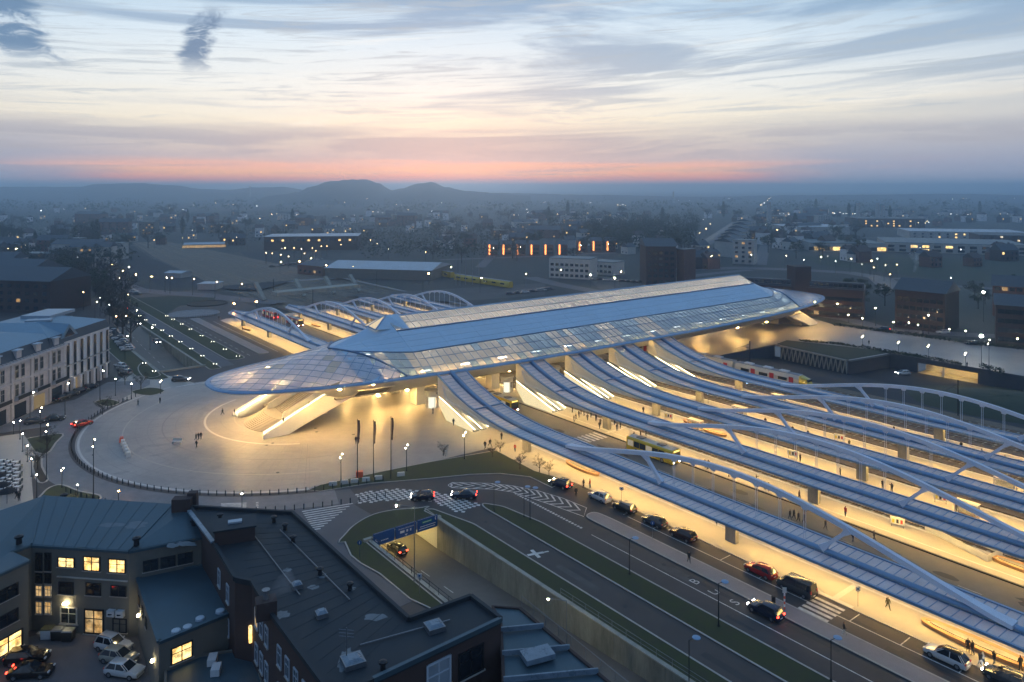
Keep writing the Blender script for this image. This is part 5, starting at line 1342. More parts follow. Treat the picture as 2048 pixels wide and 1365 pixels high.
# ------------------------------------------------------------------ hotel on the left
hot = empty('hotel_building', (-118, 192, 0), 'pale corner hotel, ornate old half joined to a striped modern half, blue mansard roof', 'building')
X0, X1, ya, yb, yc = -117.5, -146.0, 160.0, 197.0, 219.5
MB().box(((X0 + X1) / 2, (ya + yb) / 2, 7.0), (X0 - X1, yb - ya, 14.0)).part('old_wall', 'stone_ornate', hot)
MB().box(((X0 + X1) / 2 - .2, (yb + yc) / 2, 7.0), (X0 - X1 - .4, yc - yb, 14.4)).part('modern_wall', 'render_white', hot)
MB().box(((X0 + X1) / 2 + .3, (ya + yb) / 2, 13.6), (X0 - X1 + 1.0, yb - ya + .6, .5)).part('cornice', 'stone_ornate', hot)
def mansard(x0, x1, y0, y1, z, h1, in1, h2, in2, nm='roof', m='slate', m2='hotel_roof'):
    r0 = [(x0, y0, z), (x1, y0, z), (x1, y1, z), (x0, y1, z)]
    r1 = [(x0 - in1, y0 + in1, z + h1), (x1 + in1, y0 + in1, z + h1), (x1 + in1, y1 - in1, z + h1), (x0 - in1, y1 - in1, z + h1)]
    r2 = [(x0 - in2, y0 + in2, z + h2), (x1 + in2, y0 + in2, z + h2), (x1 + in2, y1 - in2, z + h2), (x0 - in2, y1 - in2, z + h2)]
    MB().add(r0 + r1, [(i, (i + 1) % 4, 4 + (i + 1) % 4, 4 + i) for i in range(4)]).part('mansard', m, hot)
    MB().add(r1 + r2, [(i, (i + 1) % 4, 4 + (i + 1) % 4, 4 + i) for i in range(4)] + [(4, 5, 6, 7)]).part(nm, m2, hot)
mansard(X0, X1, ya, yb + .2, 13.9, 2.6, 1.2, 4.8, 9)
mansard(X0 - .2, X1, yb - 6, yc, 14.3, 2.2, .7, 4.6, 8.5)
for i in range(5):
    y = ya + 4 + i * 7.4; MB().box((X0 - .6, y, 15.2), (1.2, 1.8, 1.7)).part('dormer', 'stone_ornate', hot); MB().box((X0 - .5, y, 16.2), (1.7, 2.2, .25)).part('dormer_roof', 'trim_pale', hot)
MB().box((-131, 212, 19.3), (8, 12, .8)).part('roof_plant', 'roof_light', hot); MB().box((-128, 203, 19.0), (6, 3, .5), .3).part('roof_plant', 'roof_light', hot)
MB().tube([(X0 + .2, ya, 14.1), (X0 + .2, yb, 14.1)], .07, 5).part('balustrade', 'kerb', hot)
for i in range(30): MB().box((X0 + .2, ya + (yb - ya) * (i + .5) / 30, 13.98), (.25, .3, .45)).part('baluster', 'stone_ornate', hot)
for i in range(7):
    y = yb + (yc - yb) * (i + .5) / 7
    for z0_, h_ in ((8.0, 5.6), (4.4, 3.0)): put('window', WINF, hot, (X0 - .21, y + .3, z0_), R(90), (1.0, 1, h_))
    MB().box((X0 + .05, y - 1.2, 2.1), (.9, .9, 4.2)).part('column', 'render_white', hot)
    put('shop_window', WINF, hot, (X0 - .2, y + .3, .3), R(90), (1.7, 1, 3.4), [None, 'hotel_glow' if i in (1,) else None])
for z in (7.75, 4.15): MB().box((X0 - .1, (yb + yc) / 2, z), (.3, yc - yb, .18)).part('string_course', 'kerb', hot)
for i in range(5):
    yy = ya + 2.5 + i * 7.2
    for dy in (1.0, 3.2):
        for z, h_ in ((9.6, 3.2), (5.3, 3.0)):
            put('window', WIN, hot, (X0, yy + dy, z), R(90), (1.3, 1, h_), ['kerb', None, None])
            MB().box((X0 + .12, yy + dy, z + h_ + .25), (.4, 1.8, .3)).part('window_hood', 'stone_ornate', hot)
    MB().box((X0 + .12, yy - .8, 7), (.45, .9, 13)).part('pilaster', 'stone_ornate', hot)
    put('shop_window', WINF, hot, (X0, yy + 2.2, .3), R(90), (4.4, 1, 3.2), [None, 'hotel_glow' if i == 3 else None])
    MB().box((X0 + .7, yy + 2.1, 4.7), (1.5, 5, .22)).part('balcony', 'stone_ornate', hot)
    MB().box((X0 + 1.4, yy + 2.1, 5.3), (.06, 5, .9)).part('balcony_rail', 'dark_metal', hot)
for z in (4.3, 8.9): MB().box((X0 + .15, (ya + yb) / 2, z), (.4, yb - ya, .35)).part('string_course', 'stone_ornate', hot)

for k_ in range(5): MB().beam([(X0 - 4 - k_ * 2.2, yb + 4, 17.2 + k_ * .45), (X0 - 4 - k_ * 2.2, yc - 5, 17.2 + k_ * .45)], .5, .2).part('roof_glazing', 'roof_light', hot)
MB().add([(X0 - .5, yb - 1, 15.2), (X0 - .5, yb + 7, 15.2), (X0 - .5, yb + 3, 18.6), (X0 - 9, yb - 1, 17.6), (X0 - 9, yb + 7, 17.6), (X0 - 9, yb + 3, 19.2)], ((0, 1, 2), (1, 4, 5, 2), (0, 2, 5, 3), (3, 5, 4))).part('cross_gable', 'hotel_roof', hot)
MB().add([(X0 - .44, yb + .6, 15.4), (X0 - .44, yb + 5.4, 15.4), (X0 - .44, yb + 3, 17.6)], ((0, 1, 2),)).part('gable_window', 'window_dark', hot)
# ------------------------------------------------------------------ town: generic houses
def gable_house(name, wl, rf, Lx, Ly, h, rh, nwin, chim=True, litp=.15, rnd=random):
    g = empty(name, (0, 0, 0), 'x', 'house')
    MB().box((0, 0, h / 2), (Lx, Ly, h)).part('wall', wl, g)
    o_ = .35
    v = [(-Lx / 2 - o_, -Ly / 2 - o_, h - .1), (Lx / 2 + o_, -Ly / 2 - o_, h - .1), (Lx / 2 + o_, Ly / 2 + o_, h - .1), (-Lx / 2 - o_, Ly / 2 + o_, h - .1), (-Lx / 2 - o_, 0, h + rh), (Lx / 2 + o_, 0, h + rh)]
    MB().add(v, ((0, 1, 5, 4), (2, 3, 4, 5), (0, 4, 3), (1, 2, 5), (3, 2, 1, 0))).part('roof', rf, g)
    if chim: MB().box((Lx * .3, .6, h + rh * .9), (.8, .8, 1.8)).part('chimney', 'brick_dark', g)
    for fl in range(max(1, int(h // 3))):
        for i in range(nwin):
            x = -Lx / 2 + Lx * (i + .5) / nwin
            put('window', WINF, g, (x, -Ly / 2, .9 + fl * 2.9), 0, (1.2, 1, 1.4), [None, 'window_lit' if rnd.random() < litp else None])
    for i in range(2): put('window', WINF, g, (Lx / 2, (i - .5) * Ly * .5, .9), R(90), (1.2, 1, 1.4))
    return g
rH = random.Random(5)
HP = [gable_house('house', 'brick_red', 'tile_roof', 9, 8, 6.2, 3.2, 3, rnd=rH), gable_house('house', 'render_cream', 'slate', 8, 9, 6.0, 3.0, 3, rnd=rH), gable_house('house', 'brick_dark', 'slate', 12, 8, 6.4, 3.4, 4, rnd=rH), gable_house('house', 'render_white', 'tile_roof', 7, 8, 8.6, 2.8, 2, rnd=rH)]
PROTO += HP
LBL = ['distant red brick house with tiled gable roof', 'distant cream house with slate gable roof', 'distant wide dark brick house with slate roof', 'distant narrow white house with tiled roof']
def scatter(n, x0, x1, y0, y1, seed, rot=0.3):
    rnd = random.Random(seed)
    for i in range(n):
        p = P(rnd.uniform(x0, x1), rnd.uniform(y0, y1)); k = rnd.randrange(4)
        place(HP[k], p, rot + rnd.choice((0, 1.57, 0, 3.14)) + rnd.uniform(-.15, .15), LBL[k], 'houses of the town beyond the station', rnd.uniform(.9, 1.35))
scatter(34, 880, 1330, 455, 500, 1); scatter(16, 1500, 1660, 455, 500, 2, .5); scatter(20, 0, 190, 470, 520, 3, .9); scatter(14, 190, 520, 455, 492, 4)
scatter(20, 1600, 2040, 428, 460, 5); scatter(16, 500, 900, 440, 470, 6); scatter(10, 1000, 1250, 430, 452, 7); scatter(10, 1680, 2040, 512, 536, 9); scatter(8, 0, 420, 430, 455, 10)

scatter(45, 480, 1300, 432, 456, 21); scatter(40, 1400, 2040, 424, 446, 22, .5); scatter(28, 0, 500, 424, 450, 23, .8); scatter(18, 1240, 1480, 505, 540, 24, .4)
def hall(name, label, x0, x1, yb_, depth, h, wl, rf, pitch=2.0, rz=0.0, nw=0, lit=0.0, litm='window_lit_dim', wz=1.5, wh=1.5, ww=2.0, cat='building', group=None):
    """building whose visible front base runs between two surveyed points"""
    a, b = P(x0, yb_[0]), P(x1, yb_[1]); d = (b - a); L = d.length; n = Vector((-d.y, d.x, 0)).normalized()
    c = (a + b) / 2 + n * depth / 2
    g = empty(name, (c.x, c.y, 0), label, cat, group)
    r_ = math.atan2(d.y, d.x)
    MB().box((c.x, c.y, h / 2), (L, depth, h), r_).part('wall', wl, g)
    if pitch:
        dd = d.normalized(); o_ = .6
        def q(u, v, z): return c + dd * u + n * v + Vector((0, 0, z))
        vs = [q(-L / 2 - o_, -depth / 2 - o_, h), q(L / 2 + o_, -depth / 2 - o_, h), q(L / 2 + o_, depth / 2 + o_, h), q(-L / 2 - o_, depth / 2 + o_, h), q(-L / 2 - o_, 0, h + pitch), q(L / 2 + o_, 0, h + pitch)]
        MB().add(vs, ((0, 1, 5, 4), (2, 3, 4, 5), (0, 4, 3), (1, 2, 5), (3, 2, 1, 0))).part('roof', rf, g)
    else:
        MB().box((c.x, c.y, h + .12), (L + .4, depth + .4, .3), r_).part('roof', rf, g)
    if nw:
        z = wz
        while z + wh < h:
            windows(g, a, b, z, ww, wh, nw, lit, litm, me=WINF, rnd=rH); z += 3.2
    return g
rb_ = random.Random(88)
for i in range(46):
    zone = rb_.choice(((0, 500, 440, 480), (480, 900, 440, 468), (880, 1180, 440, 480), (1480, 1640, 435, 480), (1620, 2030, 425, 450), (30, 200, 500, 540)))
    x, y = rb_.uniform(*zone[:2]), rb_.uniform(*zone[2:]); d_ = P(x, y).y; wpx = rb_.uniform(14, 40) * FPX / d_
    k = rb_.randrange(4)
    hall('town_block', ('distant pale town block with flat roof', 'distant brick town block with slate roof', 'distant grey town block with lit windows', 'distant cream town block with pitched roof')[k], x, x + wpx, (y, y + rb_.uniform(-1, 1)), rb_.uniform(10, 18), rb_.uniform(7, 15), ('facade_pale', 'brick_red', 'render_grey', 'render_cream')[k], ('zinc', 'slate', 'zinc', 'slate')[k], (0, 4, 0, 3)[k], nw=rb_.randrange(3, 6), lit=(.1, .15, .4, .12)[k], wz=1.2, wh=1.4, ww=1.6, group='town blocks beyond the station')
hall('warehouse', 'long pale roofed goods shed with warm wall lamps behind the tracks', 650, 862, (556, 562), 38, 6, 'render_grey', 'roof_light', 3.0)
hall('warehouse', 'low brick workshop at the end of the goods shed', 595, 645, (548, 553), 25, 6, 'brick_red', 'slate', 2.5, nw=5, lit=.4)
hall('warehouse', 'broad dark shed with thin bright roof edge beyond the car park', 528, 716, (502, 500), 40, 12, 'brick_dark', 'roof_light', 0, nw=18, lit=.25, litm='window_lit', wz=8)
hall('bridge_hall', 'low hall glowing yellow along its front far behind the lawn', 368, 448, (498, 496), 14, 3.5, 'facade_pale', 'roof_light', 1.5, nw=10, lit=1.0, litm='window_lit_dim', wz=.6, wh=2.2, ww=7)
hall('apartment_block', 'boxy white apartment block under construction behind the hall ridge', 1098, 1180, (556, 560), 16, 12, 'render_cream', 'zinc', 0, nw=8, wz=1.2)
hall('apartment_block', 'pale stepped block next to the white apartment building', 1180, 1225, (548, 552), 14, 8, 'render_cream', 'zinc', 0, nw=5)
hall('brick_tower_block', 'dark brick apartment block behind the ridge, lit orange at one corner', 1292, 1352, (572, 572), 20, 22, 'brick_dark', 'slate', 4, nw=5, wz=1.5)
hall('brick_tower_block', 'narrow red brick block beside an orange lamp', 1353, 1368, (570, 572), 10, 20, 'brick_red', 'slate', 0)
of = hall('office_block', 'long three storey brick offices with rows of bluish roof windows behind the far tip', 1480, 1728, (622, 640), 18, 12, 'brick_dark', 'slate', 0, nw=26, lit=.04, wz=.9)
a_, b_ = P(1480, 622), P(1728, 640); n_ = Vector((-(b_ - a_).y, (b_ - a_).x, 0)).normalized()
d_ = (b_ - a_).normalized()
MB().beam([a_ + n_ * 2 + Vector((0, 0, 13.6)), b_ + n_ * 2 + Vector((0, 0, 13.6))], 3, 2.6).part('roof_band', 'slate', of)
windows(of, a_ + n_ * .45, b_ + n_ * .45, 12.9, 1.6, 1.4, 26, .0, me=WINF, rnd=rH, frame='roof_light')
windows(of, a_, a_ + d_ * 30, 8.9, 1.0, 1.2, 9, 1.0, 'window_lit_dim', me=WINF, rnd=rH)
q = P(1605, 632); MB().box((q.x, q.y + 4, 10.5), (7, 8, 21), .1).part('stair_tower', 'brick_dark', of)
hall('apartment_block', 'tall slanted apartment block with white roof windows, far square side', 1790, 1890, (655, 668), 16, 15, 'brick_dark', 'slate', 4, nw=7, lit=.05, wz=1.2)
hall('apartment_block', 'dark apartment block behind the big star-like lamp', 1992, 2100, (690, 700), 18, 14, 'brick_dark', 'slate', 3, nw=7, lit=.08)
hall('apartment_block', 'gabled brick block at the end of the far street', 1985, 2080, (632, 640), 15, 13, 'brick_red', 'slate', 4, nw=6, lit=.08)
hall('apartment_slab', 'grey slab block at the head of the straight canal', 1465, 1508, (528, 530), 12, 17, 'facade_pale', 'zinc', 0, nw=3, lit=.1)
for k in range(7):
    hall('row_house', 'pale terraced houses lining the straight canal street', 1466 + k * 6, 1482 + k * 5, (516 - k * 9, 515 - k * 9), 20, 12, 'facade_pale', 'slate', 3, nw=3, group='terraces along the canal')
hall('store', 'wide low store with glowing front far across the meadow', 1620, 1770, (503, 505), 60, 7, 'facade_pale', 'zinc', 0, nw=14, lit=.7, litm='window_lit', wz=1, wh=3, ww=7)
hall('store', 'pale walled shopping hall with floodlit side far across the meadow', 1770, 2060, (504, 512), 70, 8, 'facade_pale', 'zinc', 0, nw=12, lit=.2, litm='window_lit', wz=1, wh=2, ww=5)
hall('store', 'long flat factory with a white stripe beyond the stores', 1580, 1700, (470, 470), 60, 9, 'facade_pale', 'roof_light', 0)
hall('store', 'dark factory hall with a row of lit windows at the meadow edge', 1715, 1850, (455, 456), 60, 12, 'brick_dark', 'slate', 0, nw=12, lit=.3, litm='window_lit')
hall('store', 'flat hall with bright rooflights on the right of the meadow', 1820, 2060, (478, 482), 60, 8, 'facade_pale', 'roof_light', 0, nw=14, lit=.35, litm='window_lit')
hall('store', 'dark hall with white lit strip windows beyond the chimney', 1960, 2100, (492, 495), 40, 10, 'brick_dark', 'slate', 0, nw=8, lit=.3, litm='window_lit_white')
hall('town_house', 'dark mansard town house left of the tree avenue', -60, 100, (622, 628), 24, 14, 'brick_dark', 'slate', 5, nw=9, lit=.05, wz=1.4)
hall('town_house', 'dark slate roofed house behind the hotel', -40, 60, (585, 588), 22, 12, 'brick_dark', 'slate', 5, nw=6)
hall('town_house', 'pale gabled house at the far left edge of the avenue', -30, 22, (560, 560), 16, 12, 'render_cream', 'slate', 4, nw=3)
hall('shed', 'small grey shed on the dark waste ground', 330, 362, (556, 557), 10, 3, 'facade_pale', 'roof_light', 1)
hall('shed', 'flat grey shed on the waste ground by the road', 395, 432, (580, 580), 10, 3, 'facade_pale', 'roof_light', 0)
hall('kiosk', 'small cream kiosk below the brick offices', 1648, 1682, (632, 633), 6, 3.2, 'render_cream', 'zinc', 0, nw=3, lit=.3)
# low brick street with glowing gable ends
for k in range(9):
    x = 975 + k * 28 + (k > 5) * 12
    hall('lit_terrace', 'brick terrace end with an orange lit stairwell', x, x + 20, (512 - (k > 5) * 8, 512 - (k > 5) * 8), 14, 9, 'brick_red', 'slate', 3, nw=3, lit=.1, group='brick terraces with orange stairwells')
    p = P(x + 4, 512 - (k > 5) * 8); lp = MB().box((p.x, p.y - .4, 5), (1.2, .3, 8))
    lp.thing('stairwell_light', 'stair_orange', 'tall orange glowing stairwell window on a brick terrace end', 'lamp', 'orange stairwell lights')

# bridge with leaning pylons over the far yard
br = empty('rail_bridge', P(600, 588), 'dark concrete viaduct with slanting piers across the yard', 'bridge')
MB().beam([P(548, 588, 7), P(712, 572, 7)], 7, 1.6).part('deck', 'concrete', br)
for x, y in ((515, 600), (595, 592), (655, 586), (705, 582)):
    p = P(x, y); MB().beam([p + Vector((4, -2, 0)), p + Vector((-2, 3, 8))], 2.0, 1.2).part('pier', 'concrete', br)
for k, (x, y, h) in enumerate(((500, 388, 60), (1347, 392, 40), (1538, 438, 34), (1716, 430, 30), (1755, 430, 30), (1766, 430, 26))):
    p = P(x, y + 14); MB().lathe((p.x, p.y, 0), [(4, 0), (2.6, h)], 10).thing('chimney_stack', 'facade_pale', 'slender industrial chimney far off in the haze', 'chimney', 'far chimneys')

# ------------------------------------------------------------------ trees and hedges
emis('mast_glow', (1.0, 0.84, 0.55), 110.0)
emis('lamp_town', (1.0, 0.72, 0.38), 300.0)
emis('lamp_ramp', (1.0, 0.80, 0.42), 1500.0)
emis('flood', (1.0, 0.90, 0.62), 330.0)
mat('flag_dark', (0.05, 0.035, 0.05), 0.9, var=0.5, scale=1.0)
emis('lamp_lawn', (1.0, 0.93, 0.75), 20.0)
emis('lamp_warm2', (1.0, 0.62, 0.25), 120.0); emis('lamp_or2', (1.0, 0.42, 0.12), 130.0)
mat('bark', (0.045, 0.036, 0.028), 0.9, var=0.3, scale=3)
mat('twigs', (0.040, 0.036, 0.026), 0.95, var=0.4, scale=0.6)
mat('leaf_dark', (0.026, 0.040, 0.018), 0.9, var=0.45, scale=0.7)
mat('leaf_mid', (0.048, 0.060, 0.024), 0.9, var=0.45, scale=0.7)
def crown_cards(mb, rnd, cen, rad, n, sz, m=0, flat=.0):
    for _ in range(n):
        while True:
            p = Vector((rnd.uniform(-1, 1), rnd.uniform(-1, 1), rnd.uniform(-1, 1)))
            if .12 < p.length < 1: break
        p = Vector((cen[0] + p.x * rad[0], cen[1] + p.y * rad[1], cen[2] + p.z * rad[2]))
        a = Vector((rnd.gauss(0, 1), rnd.gauss(0, 1), rnd.gauss(0, .8))).normalized(); b = a.cross(Vector((rnd.gauss(0, 1), rnd.gauss(0, 1), rnd.gauss(0, 1)))).normalized()
        s = sz * rnd.uniform(.5, 1.3)
        mb.add([p - a * s, p + b * s * .5, p + a * s, p - b * s * .45], ((0, 1, 2, 3),), m)
def make_tree(kind, seed, h, leaf, near=False):
    rnd = random.Random(seed); g = empty('tree', (0, 0, 0), 'x', 'tree')
    tb = MB(); tb.tube([(0, 0, -.1), (.05, 0, h * .3), (0, .08, h * .62), (.05, 0, h * .95)], [h * .028, h * .022, h * .013, h * .004], 6)
    cb = MB()
    if kind == 'poplar':
        for k in range(9):
            z = h * (.15 + .09 * k); w_ = h * .11 * math.sin(math.pi * (.18 + .75 * k / 9)) + .25; crown_cards(cb, rnd, (rnd.uniform(-.2, .2), rnd.uniform(-.2, .2), z), (w_, w_, h * .09), 70, h * .04)
    else:
        nb = 10
        for k in range(nb):
            a = k * 2.4 + rnd.uniform(-.4, .4); z0 = h * rnd.uniform(.28, .6); L = h * rnd.uniform(.24, .40)
            e = (math.cos(a) * L, math.sin(a) * L, z0 + h * rnd.uniform(.12, .36))
            tb.tube([(0, 0, z0), (e[0] * .5, e[1] * .5, lerp(z0, e[2], .6)), e], [h * .013, h * .008, h * .003], 5)
            n_ = 4 if kind == 'bare' else 2
            for j in range(n_):
                e2 = (e[0] + rnd.uniform(-.14, .14) * h, e[1] + rnd.uniform(-.14, .14) * h, e[2] + rnd.uniform(-.02, .16) * h)
                tb.tube([(e[0] * .6, e[1] * .6, lerp(z0, e[2], .7)), e2], [h * .006, h * .002], 4)
                if kind == 'bare': crown_cards(cb, rnd, e2, (h * .09, h * .09, h * .08), 20, h * .022)
                else: crown_cards(cb, rnd, e2, (h * .13, h * .13, h * .10), 60, h * .030)
        crown_cards(cb, rnd, (0, 0, h * .72), (h * .22, h * .22, h * .2), 60 if kind == 'bare' else 130, h * .024)
    tb.part('trunk', 'bark', g, smooth=True); cb.part('crown', leaf, g)
    PROTO.append(g); return g
TR = [make_tree('bare', 1, 11, 'twigs'), make_tree('bare', 2, 13, 'twigs'), make_tree('full', 3, 12, 'leaf_dark'), make_tree('full', 4, 10, 'leaf_mid'), make_tree('poplar', 5, 17, 'leaf_dark')]
SAP = make_tree('bare', 9, 5, 'twigs')
def trees(n, x0, x1, y0, y1, seed, kinds, label, group, s0=.8, s1=1.25):
    rnd = random.Random(seed)
    for i in range(n):
        place(TR[rnd.choice(kinds)], P(rnd.uniform(x0, x1), rnd.uniform(y0, y1)), rnd.uniform(0, 6.3), label, group, rnd.uniform(s0, s1))
def row(pts, n, kinds, label, group, seed, s0=.85, s1=1.15, jit=1.0):
    rnd = random.Random(seed)
    for i in range(n):
        u = i / max(1, n - 1) * (len(pts) - 1); k = min(int(u), len(pts) - 2); p = lerp(Vector(pts[k]), Vector(pts[k + 1]), u - k)
        place(TR[rnd.choice(kinds)], p + Vector((rnd.uniform(-jit, jit), rnd.uniform(-jit, jit), 0)), rnd.uniform(0, 6.3), label, group, rnd.uniform(s0, s1))
row([P(255, 690), P(215, 620), P(170, 565), P(130, 520)], 20, (0, 1, 1), 'bare avenue tree along the boulevard left of the sunken ramp', 'avenue trees on the boulevard', 11, .8, 1.1)
row([P(205, 600), P(150, 560), P(110, 530)], 10, (1, 2), 'bare avenue tree along the boulevard left of the sunken ramp', 'avenue trees on the boulevard', 12)
row([P(250, 610), P(225, 585), P(205, 560)], 7, (0, 1), 'bare avenue tree along the boulevard left of the sunken ramp', 'avenue trees on the boulevard', 13)
trees(22, 40, 250, 500, 560, 14, (2, 2, 1), 'dark rounded tree in the park behind the boulevard', 'park trees beyond the boulevard', .9, 1.5)
trees(26, 0, 520, 455, 500, 15, (2, 1, 3), 'hazy tree among the houses left of the rail yard', 'trees among the western houses', 1.0, 1.7)
trees(34, 860, 1290, 462, 530, 16, (2, 1, 1), 'dark tree between the rail yard and the brick terraces', 'trees round the terraces', .9, 1.5)
trees(22, 1500, 1760, 452, 520, 17, (2, 1, 3), 'dark tree near the stores across the meadow', 'trees near the stores', .9, 1.4)
trees(14, 1640, 2040, 585, 625, 18, (2, 3), 'low dark tree behind the brick offices', 'trees behind the offices', .6, .9)
trees(30, 300, 2040, 425, 448, 19, (2, 1, 4), 'far tree fading into the haze', 'far trees in the haze', 1.1, 1.9)
for x, y, s in ((150, 497, 1.2), (185, 492, 1.4), (194, 492, 1.5), (70, 500, 1.0), (365, 470, 1.3), (1265, 448, 1.0), (585, 452, 1.5), (1590, 462, 1.4), (1755, 442, 1.6), (1780, 442, 1.5)):
    place(TR[4], P(x, y), 0, 'tall slim poplar standing above the other trees', 'poplars', s)
rw = random.Random(77)
wm = MB(); tk_ = MB()
for i in range(420):
    if i < 300: x, y = rw.uniform(1180, 1395), rw.uniform(462, 505)
    else: x, y = rw.uniform(1100, 1400), rw.uniform(440, 465)
    if x > 1385 - (505 - y) * .2 and y > 480: x -= 40
    p = P(x, y); h = rw.uniform(11, 19); tk_.tube([(p.x, p.y, -.1), (p.x, p.y, h * .6)], [.3, .15], 4)
    crown_cards(wm, rw, (p.x, p.y, h * .62), (h * .36, h * .36, h * .38), 55, h * .075)
wo_ = wm.thing('woodland', 'leaf_dark', 'dense dark wood beyond the hall roof', 'woodland', kind='stuff')
tk_.part('trunks', 'bark', wo_)
wm = MB()
for i in range(700):
    x = rw.uniform(-150, 2200); y = rw.uniform(401, 424); p = P(x, y); h = rw.uniform(10, 22)
    if rw.random() < .4: continue
    crown_cards(wm, rw, (p.x, p.y, h * .45), (h * rw.uniform(.6, 2.2), h * .5, h * .5), 16, h * .22)
for i in range(900):
    zone = rw.choice(((0, 520, 428, 475), (500, 900, 432, 490), (860, 1300, 425, 470), (1480, 1620, 430, 500), (1600, 2060, 416, 450), (0, 260, 470, 530), (700, 1000, 470, 520)))
    x, y = rw.uniform(*zone[:2]), rw.uniform(*zone[2:]); p = P(x, y); h = rw.uniform(7, 13)
    crown_cards(wm, rw, (p.x, p.y, h * .5), (h * rw.uniform(.5, 1.1), h * .45, h * .5), 26, h * .12)
wm.thing('hedgerows', 'leaf_dark', 'distant belts of trees and hedgerows dissolving in haze', 'hedgerow', kind='stuff')
for x, y, s in ((1040, 940, .6), (1079, 946, .6), (1000, 905, .45), (985, 915, .45), (1098, 952, .5), (886, 912, .5), (95, 905, .9), (75, 940, .9), (250, 770, .8), (282, 780, .9), (205, 830, .8)):
    if s: place(SAP, P(x, y), random.uniform(0, 6), 'thin bare young street tree', 'young street trees', s)
def hedge(pts, wid, h, label, seed):
    rnd = random.Random(seed); mb = MB()
    for a, b in zip(pts, pts[1:]):
        L = (b - a).length
        for i in range(int(L * 16)):
            p = lerp(a, b, rnd.random()); crown_cards(mb, rnd, (p.x, p.y, h * .5), (wid * .6, wid * .6, h * .55), 3, .28)
    mb.thing('hedge', 'leaf_dark', label, 'hedge')
hedge([P(1668, 652), P(1760, 664), P(1850, 676), P(1960, 692), P(2060, 698)], 1.2, 1.4, 'long clipped dark hedge between far square and street', 1)
hedge([P(1725, 697), P(1760, 704), P(1850, 718), P(1922, 732)], .8, 1.2, 'low dark hedge on the rim above the car park opening', 2)
hedge([P(1962, 738), P(2010, 750)], 1.0, 1.8, 'bushy hedge on top of the grassy mound', 3)
hedge([P(1600, 683), P(1680, 690), P(1722, 697)], 1.2, .8, 'low planting along the edge of the far square', 4)

# ------------------------------------------------------------------ lamps, masts, flags, bollards
def lamp_thing(name, label, group, base, h, head, r=.16, style='post', arm=None, pm='dark_metal', cat='lamp'):
    g = empty(name, base, label, cat, group); x, y, z = base
    MB().tube([(x, y, z), (x, y, z + h)], [.09 if h > 5 else .06, .05], 6).part('pole', pm, g)
    MB().lathe((x, y, z), [(.16, 0), (.16, .25), (.1, .3)], 8).part('foot', pm, g)
    hx, hy = x, y
    if arm:
        hx, hy = x + arm[0], y + arm[1]; MB().tube([(x, y, z + h - .05), (hx, hy, z + h + .1)], .04, 5).part('arm', pm, g)
    if style == 'disc':
        MB().lathe((hx, hy, z + h + .02), [(.15, .12), (.45, .06), (.48, 0.0), (.1, -.03)][::-1], 14).part('head', 'blue_steel', g, smooth=True)
    elif style == 'mast':
        for k in range(3):
            q = k * 2.1 + .4; MB().box((x + .22 * math.cos(q), y + .22 * math.sin(q), z + h * (.97 - .12 * k)), (.12, .12, .14), q).part('spotlight', head if k < 2 else pm, g)
    else:
        MB().ball((hx, hy, z + h), r, n=8, k=6).part('lantern', head, g, smooth=True); MB().lathe((hx, hy, z + h + r * .9), [(r * 1.5, 0), (r * .4, r * .6)], 8).part('cap', pm, g)
    return g
def hz_of(x, yb, yt, z=0.0):
    p = P(x, yb, z); return p, (yb - yt) * p.y / FPX
for x, yt, yb in ((187, 876, 1000), (682, 907, 970), (813, 889, 943), (929, 864, 919)):
    p, h = hz_of(x, yb, yt); lamp_thing('light_mast', 'tall black lighting mast with spotlights on the edge of the near square', 'light masts round the square', p, h, 'mast_glow', style='mast')
for x, yt, yb in ((93, 847, 960), (81, 814, 878), (124, 936, 976), (321, 761, 788)):
    p, h = hz_of(x, yb, yt); lamp_thing('light_mast', 'tall black lighting mast by the planted islands left of the square', 'light masts by the islands', p, h, 'mast_glow', style='mast')
for x, yt, yb in ((231, 758, 792), (263, 768, 799), (40, 842, 880), (45, 868, 905), (55, 892, 925), (63, 918, 955), (73.5, 950, 998), (155, 970, 994), (484, 988, 1022), (27, 845, 870)):
    p, h = hz_of(x, yb, yt); lamp_thing('street_lamp', 'slim street lamp with bright lantern beside the town pavement', 'street lamps on the town side', p, min(h, 5.5), 'lamp_town', r=.12)
p, h = hz_of(237, 1005, 986); lamp_thing('street_lamp', 'short post lamp glowing orange at the foot of the square', None, p, 2.0, 'lamp_orange', r=.15)
for x, yt, yb in ((1610, 613, 641), (1675, 608, 637), (1751, 617, 652), (1857, 631, 668)):
    p, h = hz_of(x, yb, yt); lamp_thing('street_lamp', 'tall street lamp on the far square', 'tall lamps on the far square', p, h, 'lamp_town', r=.14)
for x, yt, yb in ((1725, 637, 653), (1787, 645, 662), (1836, 650, 667), (1899, 659, 682), (1931, 662, 686), (1818, 646, 666), (1697, 630, 645), (2035, 678, 700)):
    p, h = hz_of(x, yb, yt); lamp_thing('street_lamp', 'short post lamp along the far street', 'short lamps along the far street', p, h, 'lamp_town', r=.12)
for x, y, zz in ((1967, 585, 12), (1963, 672, 9)):
    p = P(x, y, zz); lamp_thing('floodlight_mast', 'very bright star-like floodlight on a mast ' + ('behind the gabled block' if y < 600 else 'at the corner of the far square'), None, Vector((p.x, p.y, 0)), zz, 'flood', r=.42)
for x, yt, yb in ((1725, 672, 696), (1797, 683, 711), (1857, 690, 718), (1931, 705, 736), (1978, 678, 748)):
    p, h = hz_of(x, yb, yt); lamp_thing('light_mast', 'slim dark mast standing on the far square rim', 'masts on the far square', p, h, 'mast_glow', style='mast')
